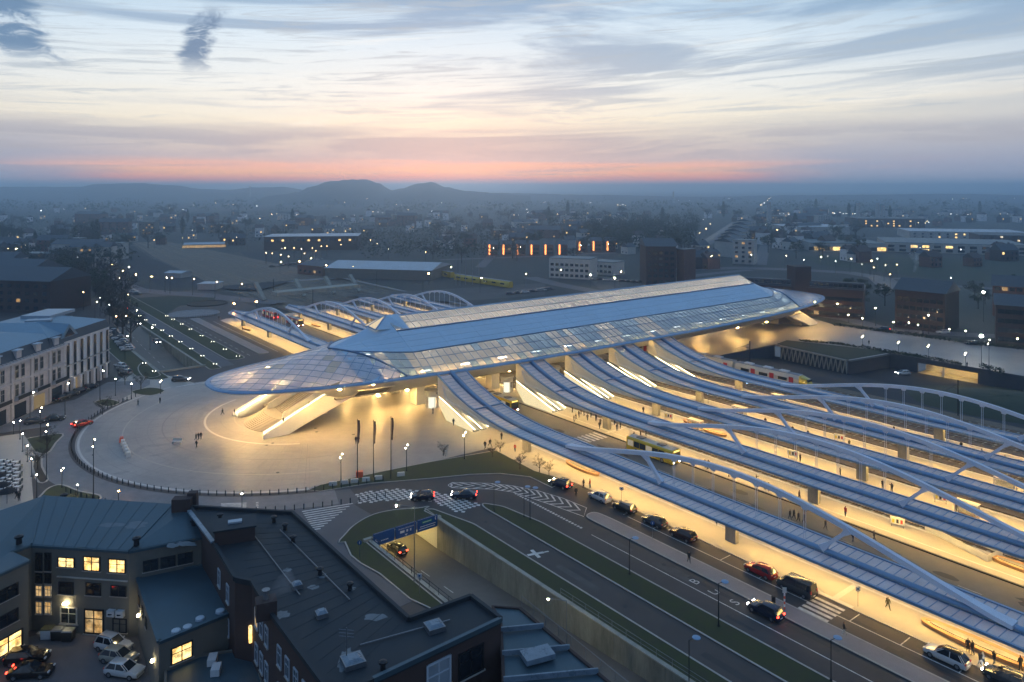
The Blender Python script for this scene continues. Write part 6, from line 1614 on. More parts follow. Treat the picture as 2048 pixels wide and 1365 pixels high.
for hx, hy, bx, by in ((1272, 1079, 1259, 1150), (1451, 1167, 1437, 1254), (1674, 1280, 1662, 1363), (1070, 978, 1060, 1040), (1390, 1280, 1378, 1370)):
    p = P(bx, by); h = (by - hy) * p.y / FPX; lamp_thing('street_lamp', 'thin street lamp with blue disc head in the grass verge', 'disc lamps along the bus road', p, min(h, 6), None, style='disc', arm=(.9, .35))
for x, yt, yb in ((988, 985, 1025), (1048, 1000, 1035)):
    p, h = hz_of(x, yb, yt); lamp_thing('street_lamp', 'thin street lamp with blue disc head in the grass verge', 'disc lamps along the bus road', p, 5, None, style='disc', arm=(.6, .2))
p = P(829, 1164, -.0); lamp_thing('street_lamp', 'tall grey lamp post with long arm beside the underpass mouth', None, p, 10.5, 'lamp_ramp', r=.12, arm=(-2.6, .4), pm='grey_metal')
p = P(1133, 1308, -1.5); lamp_thing('street_lamp', 'grey lamp post with long arm against the stained retaining wall', None, Vector((p.x, p.y, zr(ST(p)[0]))), 8.0, 'lamp_ramp', r=.10, arm=(-2.2, .3), pm='grey_metal')
for k, (x, yt, yb) in enumerate(((715, 838, 957), (747, 840, 956), (782, 833, 951))):
    p, h = hz_of(x, yb, yt); g = empty('flagpole', p, 'tall dark flagpole with limp flag on the square', 'flagpole', 'three flagpoles on the square')
    MB().tube([p, p + Vector((0, 0, h))], [.09, .05], 6).part('pole', 'dark_metal', g)
    rows = [[p + Vector((.08 + .35 * v * (1 + .3 * math.sin(u * 5)), .12 * math.sin(v * 4 + u * 3), h - .3 - u * 4.2)) for v in (0, .5, 1)] for u in [i / 6 for i in range(7)]]
    MB().grid(rows).part('flag', 'flag_dark', g)
bol = MB().lathe((0, 0, 0), [(.09, 0), (.085, .85), (.06, .95), (.02, .97)], 8).mesh('bollard', 'dark_metal')
def bollard(p, grp, lab):
    o = put('bollard', bol, None, (p.x, p.y, .02)); tag(o, lab, 'bollard', grp)
for i in range(78):
    a = lerp(-52, 84, i / 77); p = S(CEN[0] - 50.7 * math.sin(R(a)), CEN[1] - 50.7 * math.cos(R(a)))
    bollard(p, 'bollards round the rim of the square', 'short black bollard on the curved rim of the square')
for i in range(40):
    a = lerp(20, 80, i / 39); p = S(CEN[0] - 58.0 * math.sin(R(a)), CEN[1] - 58.0 * math.cos(R(a)))
    bollard(p, 'bollards outside the cobbled lane', 'short black bollard on the outer side of the cobbled lane')
for i in range(24):
    p = lerp(P(352, 640), P(432, 632), i / 23); bollard(p, 'bollards by the far roundabout', 'thin pale bollard near the far roundabout')
# lawn uplights
ul = MB(); ul.lathe((0, 0, 0), [(.10, 0), (.10, .3), (.13, .32), (.13, .38)], 8, 0); ul.ball((0, 0, .46), .075, 1, 8, 5)
ULM = ul.mesh('lawn_light', ['dark_metal', 'lamp_lawn'])
for x, y in ((848, 222), (885, 247), (935, 277), (985, 310), (1037, 345), (1095, 380), (1160, 422), (1228, 465), (1305, 515), (1050, 243), (1103, 272), (1155, 303), (1223, 343), (1290, 380), (1365, 425), (1445, 468), (875, 510), (935, 558), (1012, 222)):
    for dx in (-.45, .45):
        p = P(x * .3296, 560 + y * .3296, .3); o = put('lawn_light', ULM, None, (p.x + dx, p.y, .08)); tag(o, 'tiny white lawn light in the grass strips behind the square', 'lamp', 'lawn lights in the far grass strips')
# distant lamps
fl = {}; lr = random.Random(3)
def far_lamps(lst, ox, oy, sc_, m, hgt=8.0, lab='white', r0=1.0):
    for x, y in lst:
        px, py = ox + x * sc_, oy + y * sc_
        z = hgt if py > 400 else 20
        p = P(px, max(py, HORY + 14), z); d = p.y; rr_ = lr.random(); mm = m if m != 'far_white' or rr_ < .3 else ('far_white_b' if rr_ < .65 else 'far_white_c')
        k = round(max(.18, d * .00028 * r0 * lr.uniform(.7, 1.2)) * 10) / 10
        key = (mm, k, z)
        if key not in fl:
            mb = MB(); mb.tube([(0, 0, -z), (0, 0, 0)], [.12, .08], 4, 0); mb.ball((0, 0, 0), k, 1, 8, 5); fl[key] = mb.mesh('street_lamp', ['dark_metal', mm])
        o = put('street_lamp', fl[key], None, p); tag(o, {'white': 'distant white street lamp glinting in the haze', 'warm': 'distant warm street lamp among the houses', 'orange': 'distant orange sodium lamp'}[lab], 'lamp', 'distant %s lamps' % lab)
far_lamps([(375, 258), (498, 256), (960, 250), (995, 253), (1070, 262), (1100, 272), (1132, 236), (1262, 224), (1340, 232), (1365, 233), (1505, 242), (580, 341), (757, 343), (1125, 384), (1180, 325), (1205, 325), (47, 490), (150, 472), (190, 460), (410, 492), (455, 540), (508, 413), (470, 418), (1385, 424), (1620, 285), (1735, 293), (1650, 490), (1765, 493), (1645, 525), (1690, 537), (1555, 513), (20, 145), (120, 148), (585, 778), (640, 818), (750, 760), (240, 268), (330, 300), (860, 300), (1000, 340), (1440, 300), (1520, 315)], 0, 330, .3418, 'far_white')
far_lamps([(925, 117), (925, 145), (1003, 145), (1047, 172), (1062, 127), (865, 150), (885, 88), (858, 88), (555, 75), (685, 52), (610, 148), (720, 130), (750, 130), (775, 133), (510, 155), (545, 170), (1120, 75), (1160, 130), (1545, 148), (1570, 148), (1620, 115), (1625, 132), (1700, 145), (1720, 140), (1745, 140), (1765, 148), (1800, 143), (1815, 138), (1850, 145), (1870, 138), (1720, 72), (1990, 75), (40, 95), (130, 145), (935, 285)], 500, 380, .3418, 'far_white')
far_lamps([(530, 75), (585, 77), (690, 88), (705, 90), (720, 86), (735, 92), (265, 72), (300, 72), (1045, 62), (1112, 62), (1340, 52), (1585, 45), (1575, 53), (1565, 62), (1555, 70), (1545, 78), (1535, 84), (1527, 89), (1720, 120), (1660, 140), (1637, 140), (1690, 143), (1840, 130), (1870, 132), (1950, 135), (1990, 132), (2030, 138), (1380, 203), (1465, 177), (1555, 203), (1190, 175), (1230, 200)], 1000, 380, .3418, 'far_white')
far_lamps([(780, 242), (800, 245), (820, 240), (870, 247), (930, 252), (940, 255), (990, 257), (1005, 255), (1045, 258), (1060, 255), (1080, 260), (1110, 258), (1545, 255), (1620, 258), (1655, 260), (1690, 262), (1720, 262), (1735, 258), (1830, 260), (1910, 258), (1950, 257), (2025, 262), (1445, 222), (1630, 170), (1695, 168), (1710, 168), (1990, 167), (1310, 300), (1340, 270), (1455, 300), (1470, 312), (1480, 300), (1490, 308), (1430, 310), (1550, 308), (1240, 300), (1258, 300), (620, 327), (820, 318), (930, 318), (1440, 455), (1678, 467), (1620, 632), (900, 505), (945, 535), (1100, 552), (1190, 520), (760, 527), (1740, 420), (1775, 423)], 1348, 340, .3418, 'far_white')
far_lamps([(275, 440), (240, 463), (690, 455), (902, 440), (1067, 427), (1247, 357), (1297, 364), (1345, 415), (1590, 288), (1720, 487), (1880, 477), (1995, 468), (437, 710), (480, 708), (488, 745), (680, 887), (738, 885)], 0, 330, .3418, 'far_warm', lab='warm')
far_lamps([(575, 372), (603, 352), (150, 370), (188, 345), (1265, 612), (1305, 555), (1170, 572)], 1348, 340, .3418, 'far_warm', lab='warm', r0=1.5)
far_lamps([(810, 347), (1028, 365), (258, 340), (300, 345), (745, 315), (705, 295), (180, 380), (225, 390), (205, 340), (365, 340), (450, 330), (385, 357), (318, 373), (95, 370), (130, 372)], 500, 380, .3418, 'far_warm', lab='warm', r0=1.3)
for x, y, m, l in ((771, 528, 'lamp_warm2', 'on the goods shed gable'), (825, 525, 'lamp_warm2', 'on the goods shed end'), (707, 534, 'lamp_warm2', 'above the goods shed door'), (653, 531, 'lamp_warm2', 'on the corner of the goods shed'), (600, 523, 'lamp_or2', 'on the brick workshop'), (858, 547, 'lamp_warm2', 'by the lit scaffold beside the shed'), (1381, 537, 'lamp_or2', 'beside the narrow red brick block'), (470, 607, 'lamp_or2', 'by the road near the far canopies'), (515, 603, 'lamp_or2', 'at the yard gate near the far canopies'), (1181, 550, 'lamp_town', 'in front of the white apartment block'), (1229, 556, 'lamp_town', 'beside the pale stepped block')):
    p = P(x, y, 6.5); lamp_thing('street_lamp', 'glowing lamp ' + l, None, Vector((p.x, p.y - 1.0, 0)), 6.5, m, r=.32)
# boulevard lamps that light the left-hand streets
for x, y in ((175, 600), (190, 640), (150, 585), (235, 585), (255, 560), (330, 584), (300, 700), (250, 720), (270, 660), (60, 850), (130, 830), (200, 800)):
    p = P(x, y); lamp_thing('street_lamp', 'warm street lamp on the boulevard by the hotel', 'boulevard lamps', Vector((p.x, p.y, 0)), 7.5, 'lamp_town', r=.13, arm=(.8, 0))
for x, y in ((1010, 1012), (1150, 1075), (1300, 1150), (760, 1040), (660, 1040)): pass
emis('lamp_blvd', (1.0, 0.46, 0.15), 520.0); emis('lamp_arc', (1.0, 0.62, 0.28), 420.0)
for x, y in ((222, 556), (243, 570), (268, 579), (300, 584), (340, 587), (385, 590), (430, 596), (480, 601)):
    p = P(x, y); lamp_thing('street_lamp', 'orange street lamp along the bend of the far boulevard', 'orange lamps on the far boulevard', Vector((p.x, p.y, 0)), 8.0, 'lamp_blvd', r=.12, arm=(.9, 0))
for x, y in ((1420, 540), (1500, 536), (1570, 538), (1640, 542), (1700, 546), (1740, 551), (1768, 562)):
    p = P(x, y); lamp_thing('street_lamp', 'warm street lamp along the curving road behind the offices', 'lamps on the curving far road', Vector((p.x, p.y, 0)), 9.0, 'lamp_arc', r=.14, arm=(.9, 0))
for x, y in ((985, 516), (1040, 514), (1100, 511), (1160, 509), (1215, 507), (560, 548), (620, 540), (900, 560), (960, 585), (1050, 575), (1120, 566), (1240, 570), (30, 517), (120, 506), (210, 497)):
    p = P(x, y); lamp_thing('street_lamp', 'warm street lamp in the back streets beyond the rail yard', 'lamps in the back streets', Vector((p.x, p.y, 0)), 7.5, 'lamp_arc', r=.12, arm=(.7, 0))
# overhead line masts
for s, t in ((137, 199), (78, 199), (20, 199), (330, 199), (380, 199), (330, 140), (380, 140)):
    g = empty('catenary_mast', S(s, t, -.95), 'dark overhead line mast with cantilever beside the tracks', 'mast', 'overhead line masts')
    MB().tube([S(s, t, -.95), S(s, t, 7.8)], [.16, .12], 6).part('post', 'dark_metal', g)
    MB().tube([S(s, t, 6.9), S(s, t - 7, 6.4)], .06, 5).part('cantilever', 'dark_metal', g); MB().tube([S(s, t, 5.6), S(s, t - 3.5, 6.6)], .05, 5).part('stay', 'dark_metal', g)
for x0, y0, x1, y1, h in ((1605, 712, 1700, 690, 7),): pass
for (x, y, h) in ((912, 572, 20), (920, 572, 20), (931, 570, 16), (945, 570, 16), (958, 568, 16), (495, 500, 20)):
    p = P(x, y); MB().tube([p, p + Vector((0, 0, h))], [.2, .12], 5).thing('pole', 'grey_metal', 'thin grey pole rising from the rail yard', 'pole', 'poles in the rail yard')

# ------------------------------------------------------------------ road markings
def marking(mb, name='road_marking', m='paint'): return mb.structure(name, m)
def dash(t, s0, s1, wid=.14, on=None, gap=None, z=.009, zf=None):
    mb = MB(); s = s0
    while s < s1:
        e = min(s1, s + (on or (s1 - s0)))
        if zf: mb.add([S(s, t - wid / 2, zf(s) + z), S(e, t - wid / 2, zf(e) + z), S(e, t + wid / 2, zf(e) + z), S(s, t + wid / 2, zf(s) + z)], ((3, 2, 1, 0),))
        else: mb.add([S(s, t - wid / 2, z), S(e, t - wid / 2, z), S(e, t + wid / 2, z), S(s, t + wid / 2, z)], ((3, 2, 1, 0),))
        s = e + (gap or 0.001)
    return marking(mb)
dash(82.8, -60, 86, .16); dash(92.1, -60, 87, .16); dash(92.1, 246, 318, .15)
dash(60.3, 20, 104, .13, 2.5, 4.0, zf=zr); dash(57.2, 20, 104, .13, 6.0, 3.0, zf=zr); dash(60.3, 242, 320, .13, 2.5, 4.0, zf=zr)
dash(112.2, -40, 100, .1, 3, 6, z=.012)
dash(82.8, 246, 330, .14, 3, 3)
mb = MB()
for s in (88, 81.5, 75, 68.5, 62, 55.6, 48.8, 42.5, 36, 29.5): mb.add([S(s - .07, 92.1, .0095), S(s + .07, 92.1, .0095), S(s + .07, 94.6, .0095), S(s - .07, 94.6, .0095)], ((3, 2, 1, 0),))
marking(mb)
mb = MB()
for i in range(26):
    p = lerp(P(1032, 988), P(1162, 1056), i / 25); q = .22; d = S(1, 0); n = S(0, 1)
    mb.add([p - d * q - n * q + Vector((0, 0, .009)), p + d * q - n * q + Vector((0, 0, .009)), p + d * q + n * q + Vector((0, 0, .009)), p - d * q + n * q + Vector((0, 0, .009))], ((3, 2, 1, 0),))
marking(mb)
def zebra(s0, s1, t0, t1, n, z=.010):
    mb = MB()
    for i in range(n):
        a = lerp(t0, t1, (i + .2) / n); b = lerp(t0, t1, (i + .75) / n); mb.add([S(s0, a, z), S(s1, a, z), S(s1, b, z), S(s0, b, z)], ((3, 2, 1, 0),))
    return marking(mb, 'zebra_crossing')
zebra(50.4, 54.5, 89.4, 94.4, 5); zebra(117.3, 121.6, 107.5, 118.2, 9, .014)
mb = MB().add([S(50, 94.9, .13), S(55, 94.9, .13), S(55, 95.6, .13), S(50, 95.6, .13)], ((3, 2, 1, 0),)); mb.add([S(52.2, 95.6, .131), S(53, 95.6, .131), S(53, 101, .131), S(52.2, 101, .131)], ((3, 2, 1, 0),)); marking(mb, 'tactile_strip', 'stone_pale')
mb = MB().add([S(119.0, 119.6, .104), S(119.8, 119.6, .104), S(119.8, 125, .104), S(119.0, 125, .104)], ((3, 2, 1, 0),)); marking(mb, 'tactile_strip', 'stone_pale')
# chequered table, chevron island, old crossing
def pip(p, poly):
    c = False; j = len(poly) - 1
    for i in range(len(poly)):
        if (poly[i].y > p.y) != (poly[j].y > p.y) and p.x < (poly[j].x - poly[i].x) * (p.y - poly[i].y) / (poly[j].y - poly[i].y) + poly[i].x: c = not c
        j = i
    return c
ck = [P(*q) for q in ((708, 988), (750, 982), (792, 977), (840, 980), (880, 986), (920, 994), (961, 1009.5), (945, 1018), (919, 1027), (895, 1015), (860, 1003), (821, 1000), (770, 1003), (717, 1009))]
mb = MB(); cell = .62; bx = (P(961, 1009.5) - P(708, 988)).normalized(); by = Vector((-bx.y, bx.x, 0)); o_ = P(820, 990)
for i in range(-40, 41):
    for j in range(-16, 17):
        if (i + j) % 2: continue
        p = o_ + bx * (i * cell) + by * (j * cell)
        if pip(p, ck):
            q = cell * .5; zz = Vector((0, 0, .010)); mb.add([p - bx * q - by * q + zz, p + bx * q - by * q + zz, p + bx * q + by * q + zz, p - bx * q + by * q + zz], ((0, 1, 2, 3),))
marking(mb, 'chequered_marking')
top_ = [P(*q) for q in ((897, 970), (904, 965.5), (978, 967), (1025, 972), (1076, 982), (1124.6, 996.4), (1173, 1016))]
bot_ = [P(*q) for q in ((897, 972), (904, 976), (986, 979), (1025, 984.7), (1064, 997.4), (1105, 1011), (1167.6, 1033.5))]
def along(pl, u):
    k = u * (len(pl) - 1); i = min(int(k), len(pl) - 2); return lerp(pl[i], pl[i + 1], k - i)
mb = MB().strip([p for p in top_ + bot_[::-1]], .16, .004, .011, closed=True)
for i in range(17):
    u = .10 + .86 * i / 17; a, b = along(top_, u), along(bot_, u); m_ = (along(top_, min(1, u + .06)) + along(bot_, min(1, u + .06))) / 2
    mb.strip([a, m_, b], .34, .004, .0105)
marking(mb, 'chevron_marking')
for k, (x0, y0, x1, y1) in enumerate(((440, 1012, 500, 1012), (515, 1006, 521, 1022))):
    pass
mb = MB()
for i in range(6): mb.strip([P(442, 1008 + i * 2.6), P(493, 1007 + i * 2.6)], .3, .03, .036)
for i in range(5): mb.strip([P(512, 1006 + i * 3.2), P(517, 1006 + i * 3.2)], .3, .03, .036)
marking(mb, 'zebra_crossing')
mb = MB()
for i in range(11):
    xl, yl = 604 + i * 2.6, 1024 + i * 4.0; xr = lerp(706, 634, i / 10)
    mb.strip([P(xl, yl), P(xr, yl - .16 * (xr - xl))], .34, .03, .037)
marking(mb, 'zebra_crossing')
mb = MB()
for i in range(12):
    a = P(352 + i * 5.5, 775 - i * .6); mb.strip([a, a + Vector((3.2, 4.5, 0))], .45, .04, .062)
marking(mb, 'zebra_crossing')
# arrow-like symbol in the slip road
c = P(1071, 1108)
mb = MB()
for a in (R(20), R(115)): mb.strip([c - Vector((math.cos(a), math.sin(a), 0)) * 1.3, c + Vector((math.cos(a), math.sin(a), 0)) * 1.3], .55, .004, .011 + a * .001)
mb.strip([c + Vector((.6, .2, 0)), c + Vector((2.0, .75, 0))], .3, .004, .0135)
marking(mb, 'road_symbol')
def text(body, size, name, m, parent, loc, ex, ey, ext=.0, structure=False):
    cu = bpy.data.curves.new(name, 'FONT'); cu.body = body; cu.size = size; cu.align_x = 'CENTER'; cu.align_y = 'CENTER'; cu.extrude = ext
    tmp = bpy.data.objects.new('tmp', cu); COL.objects.link(tmp)
    dg = bpy.context.evaluated_depsgraph_get(); me = bpy.data.meshes.new_from_object(tmp.evaluated_get(dg)); bpy.data.objects.remove(tmp)
    me.materials.clear(); me.materials.append(MATS[m])
    o = bpy.data.objects.new(name, me); COL.objects.link(o); o.parent = parent
    ex = Vector(ex).normalized(); ey = Vector(ey).normalized(); ez = ex.cross(ey)
    o.rotation_euler = Matrix((ex, ey, ez)).transposed().to_euler(); o.location = Vector(loc) - (parent_world(parent) if parent else Vector())
    if structure: o['kind'] = 'structure'
    return o
for ch, s in (('B', 66.9), ('U', 63.6), ('S', 60.3)): text(ch, 2.0, 'road_lettering', 'paint', None, S(s, 84.3, .011), S(0, 1), S(1, 0), structure=True)
# underpass direction boards
for k, (t0, t1) in enumerate(((54.5, 58.2), (58.4, 62.2), (62.4, 66.2))):
    g = empty('direction_sign', S(SA - .3, (t0 + t1) / 2, -.9), ('blue direction board with arrow at the left of the underpass portal', 'blue direction board with pictograms in the middle of the underpass portal', 'blue direction board with a green field at the right of the portal')[k], 'sign')
    ex, ey = S(0, 1), Vector((0, 0, 1)); nrm = S(-1, 0)
    def bp(t, z, d=.0): return S(SA - .32 - d, t, z)
    MB().add([bp(t0, -.9), bp(t1, -.9), bp(t1, 1.1), bp(t0, 1.1), bp(t0, -.9, -.12), bp(t1, -.9, -.12), bp(t1, 1.1, -.12), bp(t0, 1.1, -.12)], ((0, 1, 2, 3), (7, 6, 5, 4), (0, 4, 5, 1), (1, 5, 6, 2), (2, 6, 7, 3), (3, 7, 4, 0))).part('board', 'sign_blue', g)
    def bar(ta, tb, z0, z1, m='sign_white', d=.012): MB().add([bp(ta, z0, d), bp(tb, z0, d), bp(tb, z1, d), bp(ta, z1, d)], ((0, 1, 2, 3),)).part('lettering', m, g)
    for zz in (-.86, 1.03): bar(t0 + .06, t1 - .06, zz, zz + .03)
    if k == 0:
        MB().add([bp(t0 + .35, .0, .012), bp(t0 + .65, -.35, .012), bp(t0 + .72, -.28, .012), bp(t0 + .42, .07, .012)], ((0, 1, 2, 3),)).part('arrow', 'sign_white', g); bar(t0 + .3, t0 + .36, -.15, .15); bar(t0 + .3, t0 + .6, .1, .16)
        for q in range(5): bar(t0 + 1.3 + q * .27, t0 + 1.5 + q * .27, -.35, -.2)
    elif k == 1:
        text('Autres directions', .40, 'lettering', 'sign_white', g, bp((t0 + t1) / 2, .55, .012), ex, ey)
        bar(t0 + .8, t0 + 1.6, -.15, .22); bar(t0 + 1.95, t0 + 2.25, -.15, .22); bar(t0 + 2.6, t0 + 2.85, -.15, .22)
        MB().add([bp((t0 + t1) / 2 - .28, -.45, .012), bp((t0 + t1) / 2, -.75, .012), bp((t0 + t1) / 2 + .28, -.45, .012)], ((0, 1, 2),)).part('arrow', 'sign_white', g)
    else:
        bar(t0 + .9, t0 + 2.7, .3, .65, 'sign_green'); bar(t0 + 1.0, t0 + 2.6, .43, .52, 'sign_white', .018)
        bar(t0 + .5, t1 - .4, -.2, -.08); bar(t0 + .3, t1 - .5, -.55, -.42)
        MB().add([bp(t1 - .55, .45, .012), bp(t1 - .25, .85, .012), bp(t1 - .45, .85, .012)], ((0, 1, 2),)).part('arrow', 'sign_white', g); bar(t1 - .42, t1 - .3, .3, .6)
# railing along the ramp
g = empty('railing', S(95, T0 - .1, .2), 'dark tubular railing on the island side of the underpass ramp', 'railing')
for i in range(13): MB().tube([S(76 + i * 2.4, T0 - .25, .1), S(76 + i * 2.4, T0 - .25, 1.15)], .035, 5).part('post', 'dark_metal', g)
for z in (.65, 1.15): MB().tube([S(76, T0 - .25, z), S(104.8, T0 - .25, z)], .035, 5).part('rail', 'dark_metal', g)
g = empty('railing', S(60, T1 + .9, .1), 'thin grey railing on top of the stained retaining wall', 'railing')
for i in range(20): MB().tube([S(30 + i * 2.4, T1 + .75, .1), S(30 + i * 2.4, T1 + .75, 1.1)], .03, 5).part('post', 'grey_metal', g)
for z in (.6, 1.1): MB().tube([S(30, T1 + .75, z), S(75.6, T1 + .75, z)], .03, 5).part('rail', 'grey_metal', g)

# ------------------------------------------------------------------ cars
def wheel_pair(): pass
tyre = MB().tube([(0, -.11, 0), (0, -.10, 0), (0, .10, 0), (0, .11, 0)], [.26, .33, .33, .26], 14).mesh('tyre', 'rubber', smooth=True)
rim = MB().tube([(0, -.115, 0), (0, .115, 0)], .20, 10).mesh('rim', 'grey_metal')
def car(L, W, H, paint, kind='suv', lights=True, tail=False, roofm=None, label='x', group=None, rails=False):
    """car pointing along +x, wheels on z=0"""
    g = empty('van' if kind == 'van' else 'car', (0, 0, 0), label, 'van' if kind == 'van' else 'car', group)
    hood = {'suv': 1.0, 'hatch': .92, 'van': 1.12, 'sedan': .88}[kind]; belt = hood + .06
    if kind == 'van': st = [(.5, .45, .45), (.49, .8, .85), (.43, hood, .95), (.36, hood + .08, 1), (.2, belt, 1), (-.3, belt, 1), (-.485, belt, .99), (-.5, .9, .97), (-.5, .5, .93)]
    else: st = [(.5, .45, .62), (.492, .68, .78), (.45, .82, .9), (.36, hood - .03, .97), (.22, hood, 1), (.0, belt, 1), (-.3, belt, 1), (-.44, belt - .02, .96), (-.488, .85, .88), (-.5, .55, .80)]
    rows = []
    for fx, zt, kw in st:
        w_ = W / 2 * kw; x = fx * L
        rows.append([(x, -w_ * .86, .24), (x, -w_, .42), (x, -w_, zt * .72 + .05), (x, -w_ * .93, zt - .02), (x, -w_ * .72, zt), (x, 0, zt + .015), (x, w_ * .72, zt), (x, w_ * .93, zt - .02), (x, w_, zt * .72 + .05), (x, w_, .42), (x, w_ * .86, .24)])
    bm = MB().grid(rows)
    for rr in (rows[0], rows[-1]): bm.add(rr, (list(range(11)) if rr is rows[-1] else list(range(10, -1, -1)),))
    bm.add([rows[0][0], rows[0][10], rows[-1][10], rows[-1][0]], ((0, 1, 2, 3),))
    bm.part('body', paint, g, smooth=True)
    if kind == 'van': fb, ft, rb_, rt, wb_, wt = .36, .22, -.49, -.47, .94, .82
    elif kind == 'suv': fb, ft, rb_, rt, wb_, wt = .20, .04, -.47, -.40, .90, .72
    elif kind == 'sedan': fb, ft, rb_, rt, wb_, wt = .18, .02, -.40, -.22, .88, .66
    else: fb, ft, rb_, rt, wb_, wt = .24, .05, -.47, -.36, .90, .70
    zb, zt = belt - .03, H - .05
    def ringp(k):
        xf, xr, ww, z = lerp(fb, ft, k) * L, lerp(rb_, rt, k) * L, lerp(wb_, wt, k) * W / 2, lerp(zb, zt, k)
        return [(xf, -ww * .82, z), (xf - .18, -ww, z), (xr + .15, -ww, z), (xr, -ww * .85, z), (xr, ww * .85, z), (xr + .15, ww, z), (xf - .18, ww, z), (xf, ww * .82, z)]
    r0, r1 = ringp(0), ringp(1)
    MB().add(r0 + r1, [(i, (i + 1) % 8, 8 + (i + 1) % 8, 8 + i) for i in range(8)] + [list(range(8, 16))]).part('window_glass', 'window_dark', g)
    r2 = ringp(.97); r3 = [(x * .96 + (-.02 * L) * 0, y * .86, H) for x, y, z in ringp(1)]
    MB().add([(x, y * 1.01, z) for x, y, z in r2] + r3, [(i, (i + 1) % 8, 8 + (i + 1) % 8, 8 + i) for i in range(8)] + [list(range(8, 16))]).part('roof', roofm or paint, g, smooth=True)
    pl = MB()
    for i in (0, 1, 2, 3, 4, 5, 6, 7):
        a, b = Vector(r0[i]), Vector(r1[i]); n_ = Vector((0, math.copysign(.012, a.y), .0)); pl.beam([a + n_, b + n_], .07, .05)
    for y in (1, -1):
        xm = (lerp(fb, ft, .5) + lerp(rb_, rt, .5)) / 2 * L; pl.beam([(xm, y * wb_ * W / 2 + y * .01, zb), (xm, y * wt * W / 2 + y * .012, zt)], .08, .05)
    pl.part('pillar_trim', paint, g)
    for y in (1, -1):
        MB().box((L * .475, y * W * .33, .72), (.16, W * .2, .13)).part('headlight', 'head_white' if lights else 'white_metal', g)
        MB().box((-L * .487, y * W * .36, .88 if kind != 'van' else 1.1), (.12, W * .14, .16 if kind != 'van' else .4)).part('tail_light', 'tail_red' if tail else 'red', g)
        MB().box((lerp(fb, ft, .1) * L - .25, y * (W / 2 + .06), belt + .06), (.16, .16, .13)).part('mirror', paint, g)
        if rails: MB().beam([(ft * L - .2, y * wt * W * .42, H + .03), (rt * L + .1, y * wt * W * .42, H + .03)], .05, .05).part('roof_rail', 'grey_metal', g)
        for fx in (.31, -.31):
            o = put('wheel', tyre, g, (fx * L, y * (W / 2 - .1), .33)); put('rim', rim, o, (0, 0, 0)).location = (0, 0, 0)
    MB().box((L * .492, 0, .42), (.06, W * .7, .2)).part('grille', 'black', g); MB().box((-L * .5, 0, .55), (.04, .5, .12)).part('number_plate', 'sign_white', g)
    MB().prism([(-L * .47, -W * .42), (L * .47, -W * .42), (L * .47, W * .42), (-L * .47, W * .42)], .16, .3, bottom=True).part('underbody', 'black', g)
    return g
for n, c in (('paint_white', (.62, .62, .62)), ('paint_silver', (.34, .33, .31)), ('paint_black', (.010, .010, .012)), ('paint_navy', (.012, .018, .045)), ('paint_red', (.40, .018, .015)), ('paint_grey', (.055, .056, .058)), ('paint_maroon', (.045, .012, .012)), ('paint_beige', (.40, .37, .30))): car_paint(n, c)
CARN = 0
def park(x, y, ang, *a, z=0.0, **k):
    g = car(*a, **k); p = P(x, y, z); g.location = (p.x, p.y, z + .012); g.rotation_euler = (0, 0, ang); return g
UP = ANG_S
park(1121, 974, UP + .12, 4.5, 1.85, 1.66, 'paint_navy', 'suv', True, True, label='dark blue estate car with lit tail lights turning into the taxi lane', rails=True)
park(1199, 1000, UP, 4.4, 1.85, 1.62, 'paint_white', 'suv', False, label='white SUV at the head of the taxi rank', rails=True)
park(1249, 1022, UP, 4.4, 1.85, 1.60, 'paint_black', 'suv', False, roofm='paint_silver', label='black car with pale roof parked behind the white SUV')
park(1309, 1050, UP, 4.4, 1.82, 1.55, 'paint_grey', 'hatch', False, label='dark grey car parked between black car and maroon car')
park(1366, 1077, UP, 4.5, 1.86, 1.62, 'paint_maroon', 'suv', False, label='dark maroon car parked beside the concrete pillar')
park(1521, 1149, UP, 4.6, 1.85, 1.50, 'paint_red', 'hatch', False, label='bright red estate car parked in front of the dark van')
park(1593, 1184, UP, 5.2, 2.0, 2.05, 'paint_grey', 'van', False, label='dark green-grey minibus van parked before the zebra crossing')
park(1531, 1230, UP, 4.6, 1.88, 1.65, 'paint_navy', 'suv', True, True, label='dark blue SUV driving along the bus road with red tail lights')
park(1893, 1322, UP, 4.7, 1.86, 1.62, 'paint_white', 'hatch', False, roofm='paint_black', label='white car with black roof parked by the wooden bench')
park(2012, 1366, UP, 4.5, 1.85, 1.55, 'paint_grey', 'hatch', True, label='grey car with lit headlamps behind the white car with black roof')
park(845, 999, R(184), 4.2, 1.8, 1.5, 'paint_navy', 'hatch', True, True, label='dark hatchback with headlamps on crossing the chequered marking')
park(928, 996, R(176), 4.6, 1.82, 1.45, 'paint_navy', 'sedan', True, True, label='dark saloon with headlamps on following onto the chequered marking')
p = S(108.5, 60.5); g = car(4.4, 1.82, 1.5, 'paint_black', 'hatch', False, True, label='dark car with red lights entering the underpass tunnel'); g.location = (p.x, p.y, zr(105) + .02); g.rotation_euler = (0, 0, UP)
park(227, 1300, R(-18), 4.5, 1.86, 1.72, 'paint_white', 'suv', False, label='white off-roader parked nearest the office doorway', rails=True)
park(238, 1323, R(-14), 4.4, 1.82, 1.55, 'paint_beige', 'hatch', False, label='beige car parked between the two white courtyard cars')
park(249, 1350, R(-12), 4.3, 1.82, 1.55, 'paint_white', 'hatch', False, roofm='paint_white', label='white hatchback parked at the open end of the courtyard row')
park(55, 1325, R(8), 4.6, 1.86, 1.6, 'paint_black', 'suv', False, False, label='black car parked by the lit ground floor window')
park(62, 1352, R(6), 4.6, 1.86, 1.5, 'paint_black', 'sedan', False, True, label='black saloon parked beside the other black courtyard car')
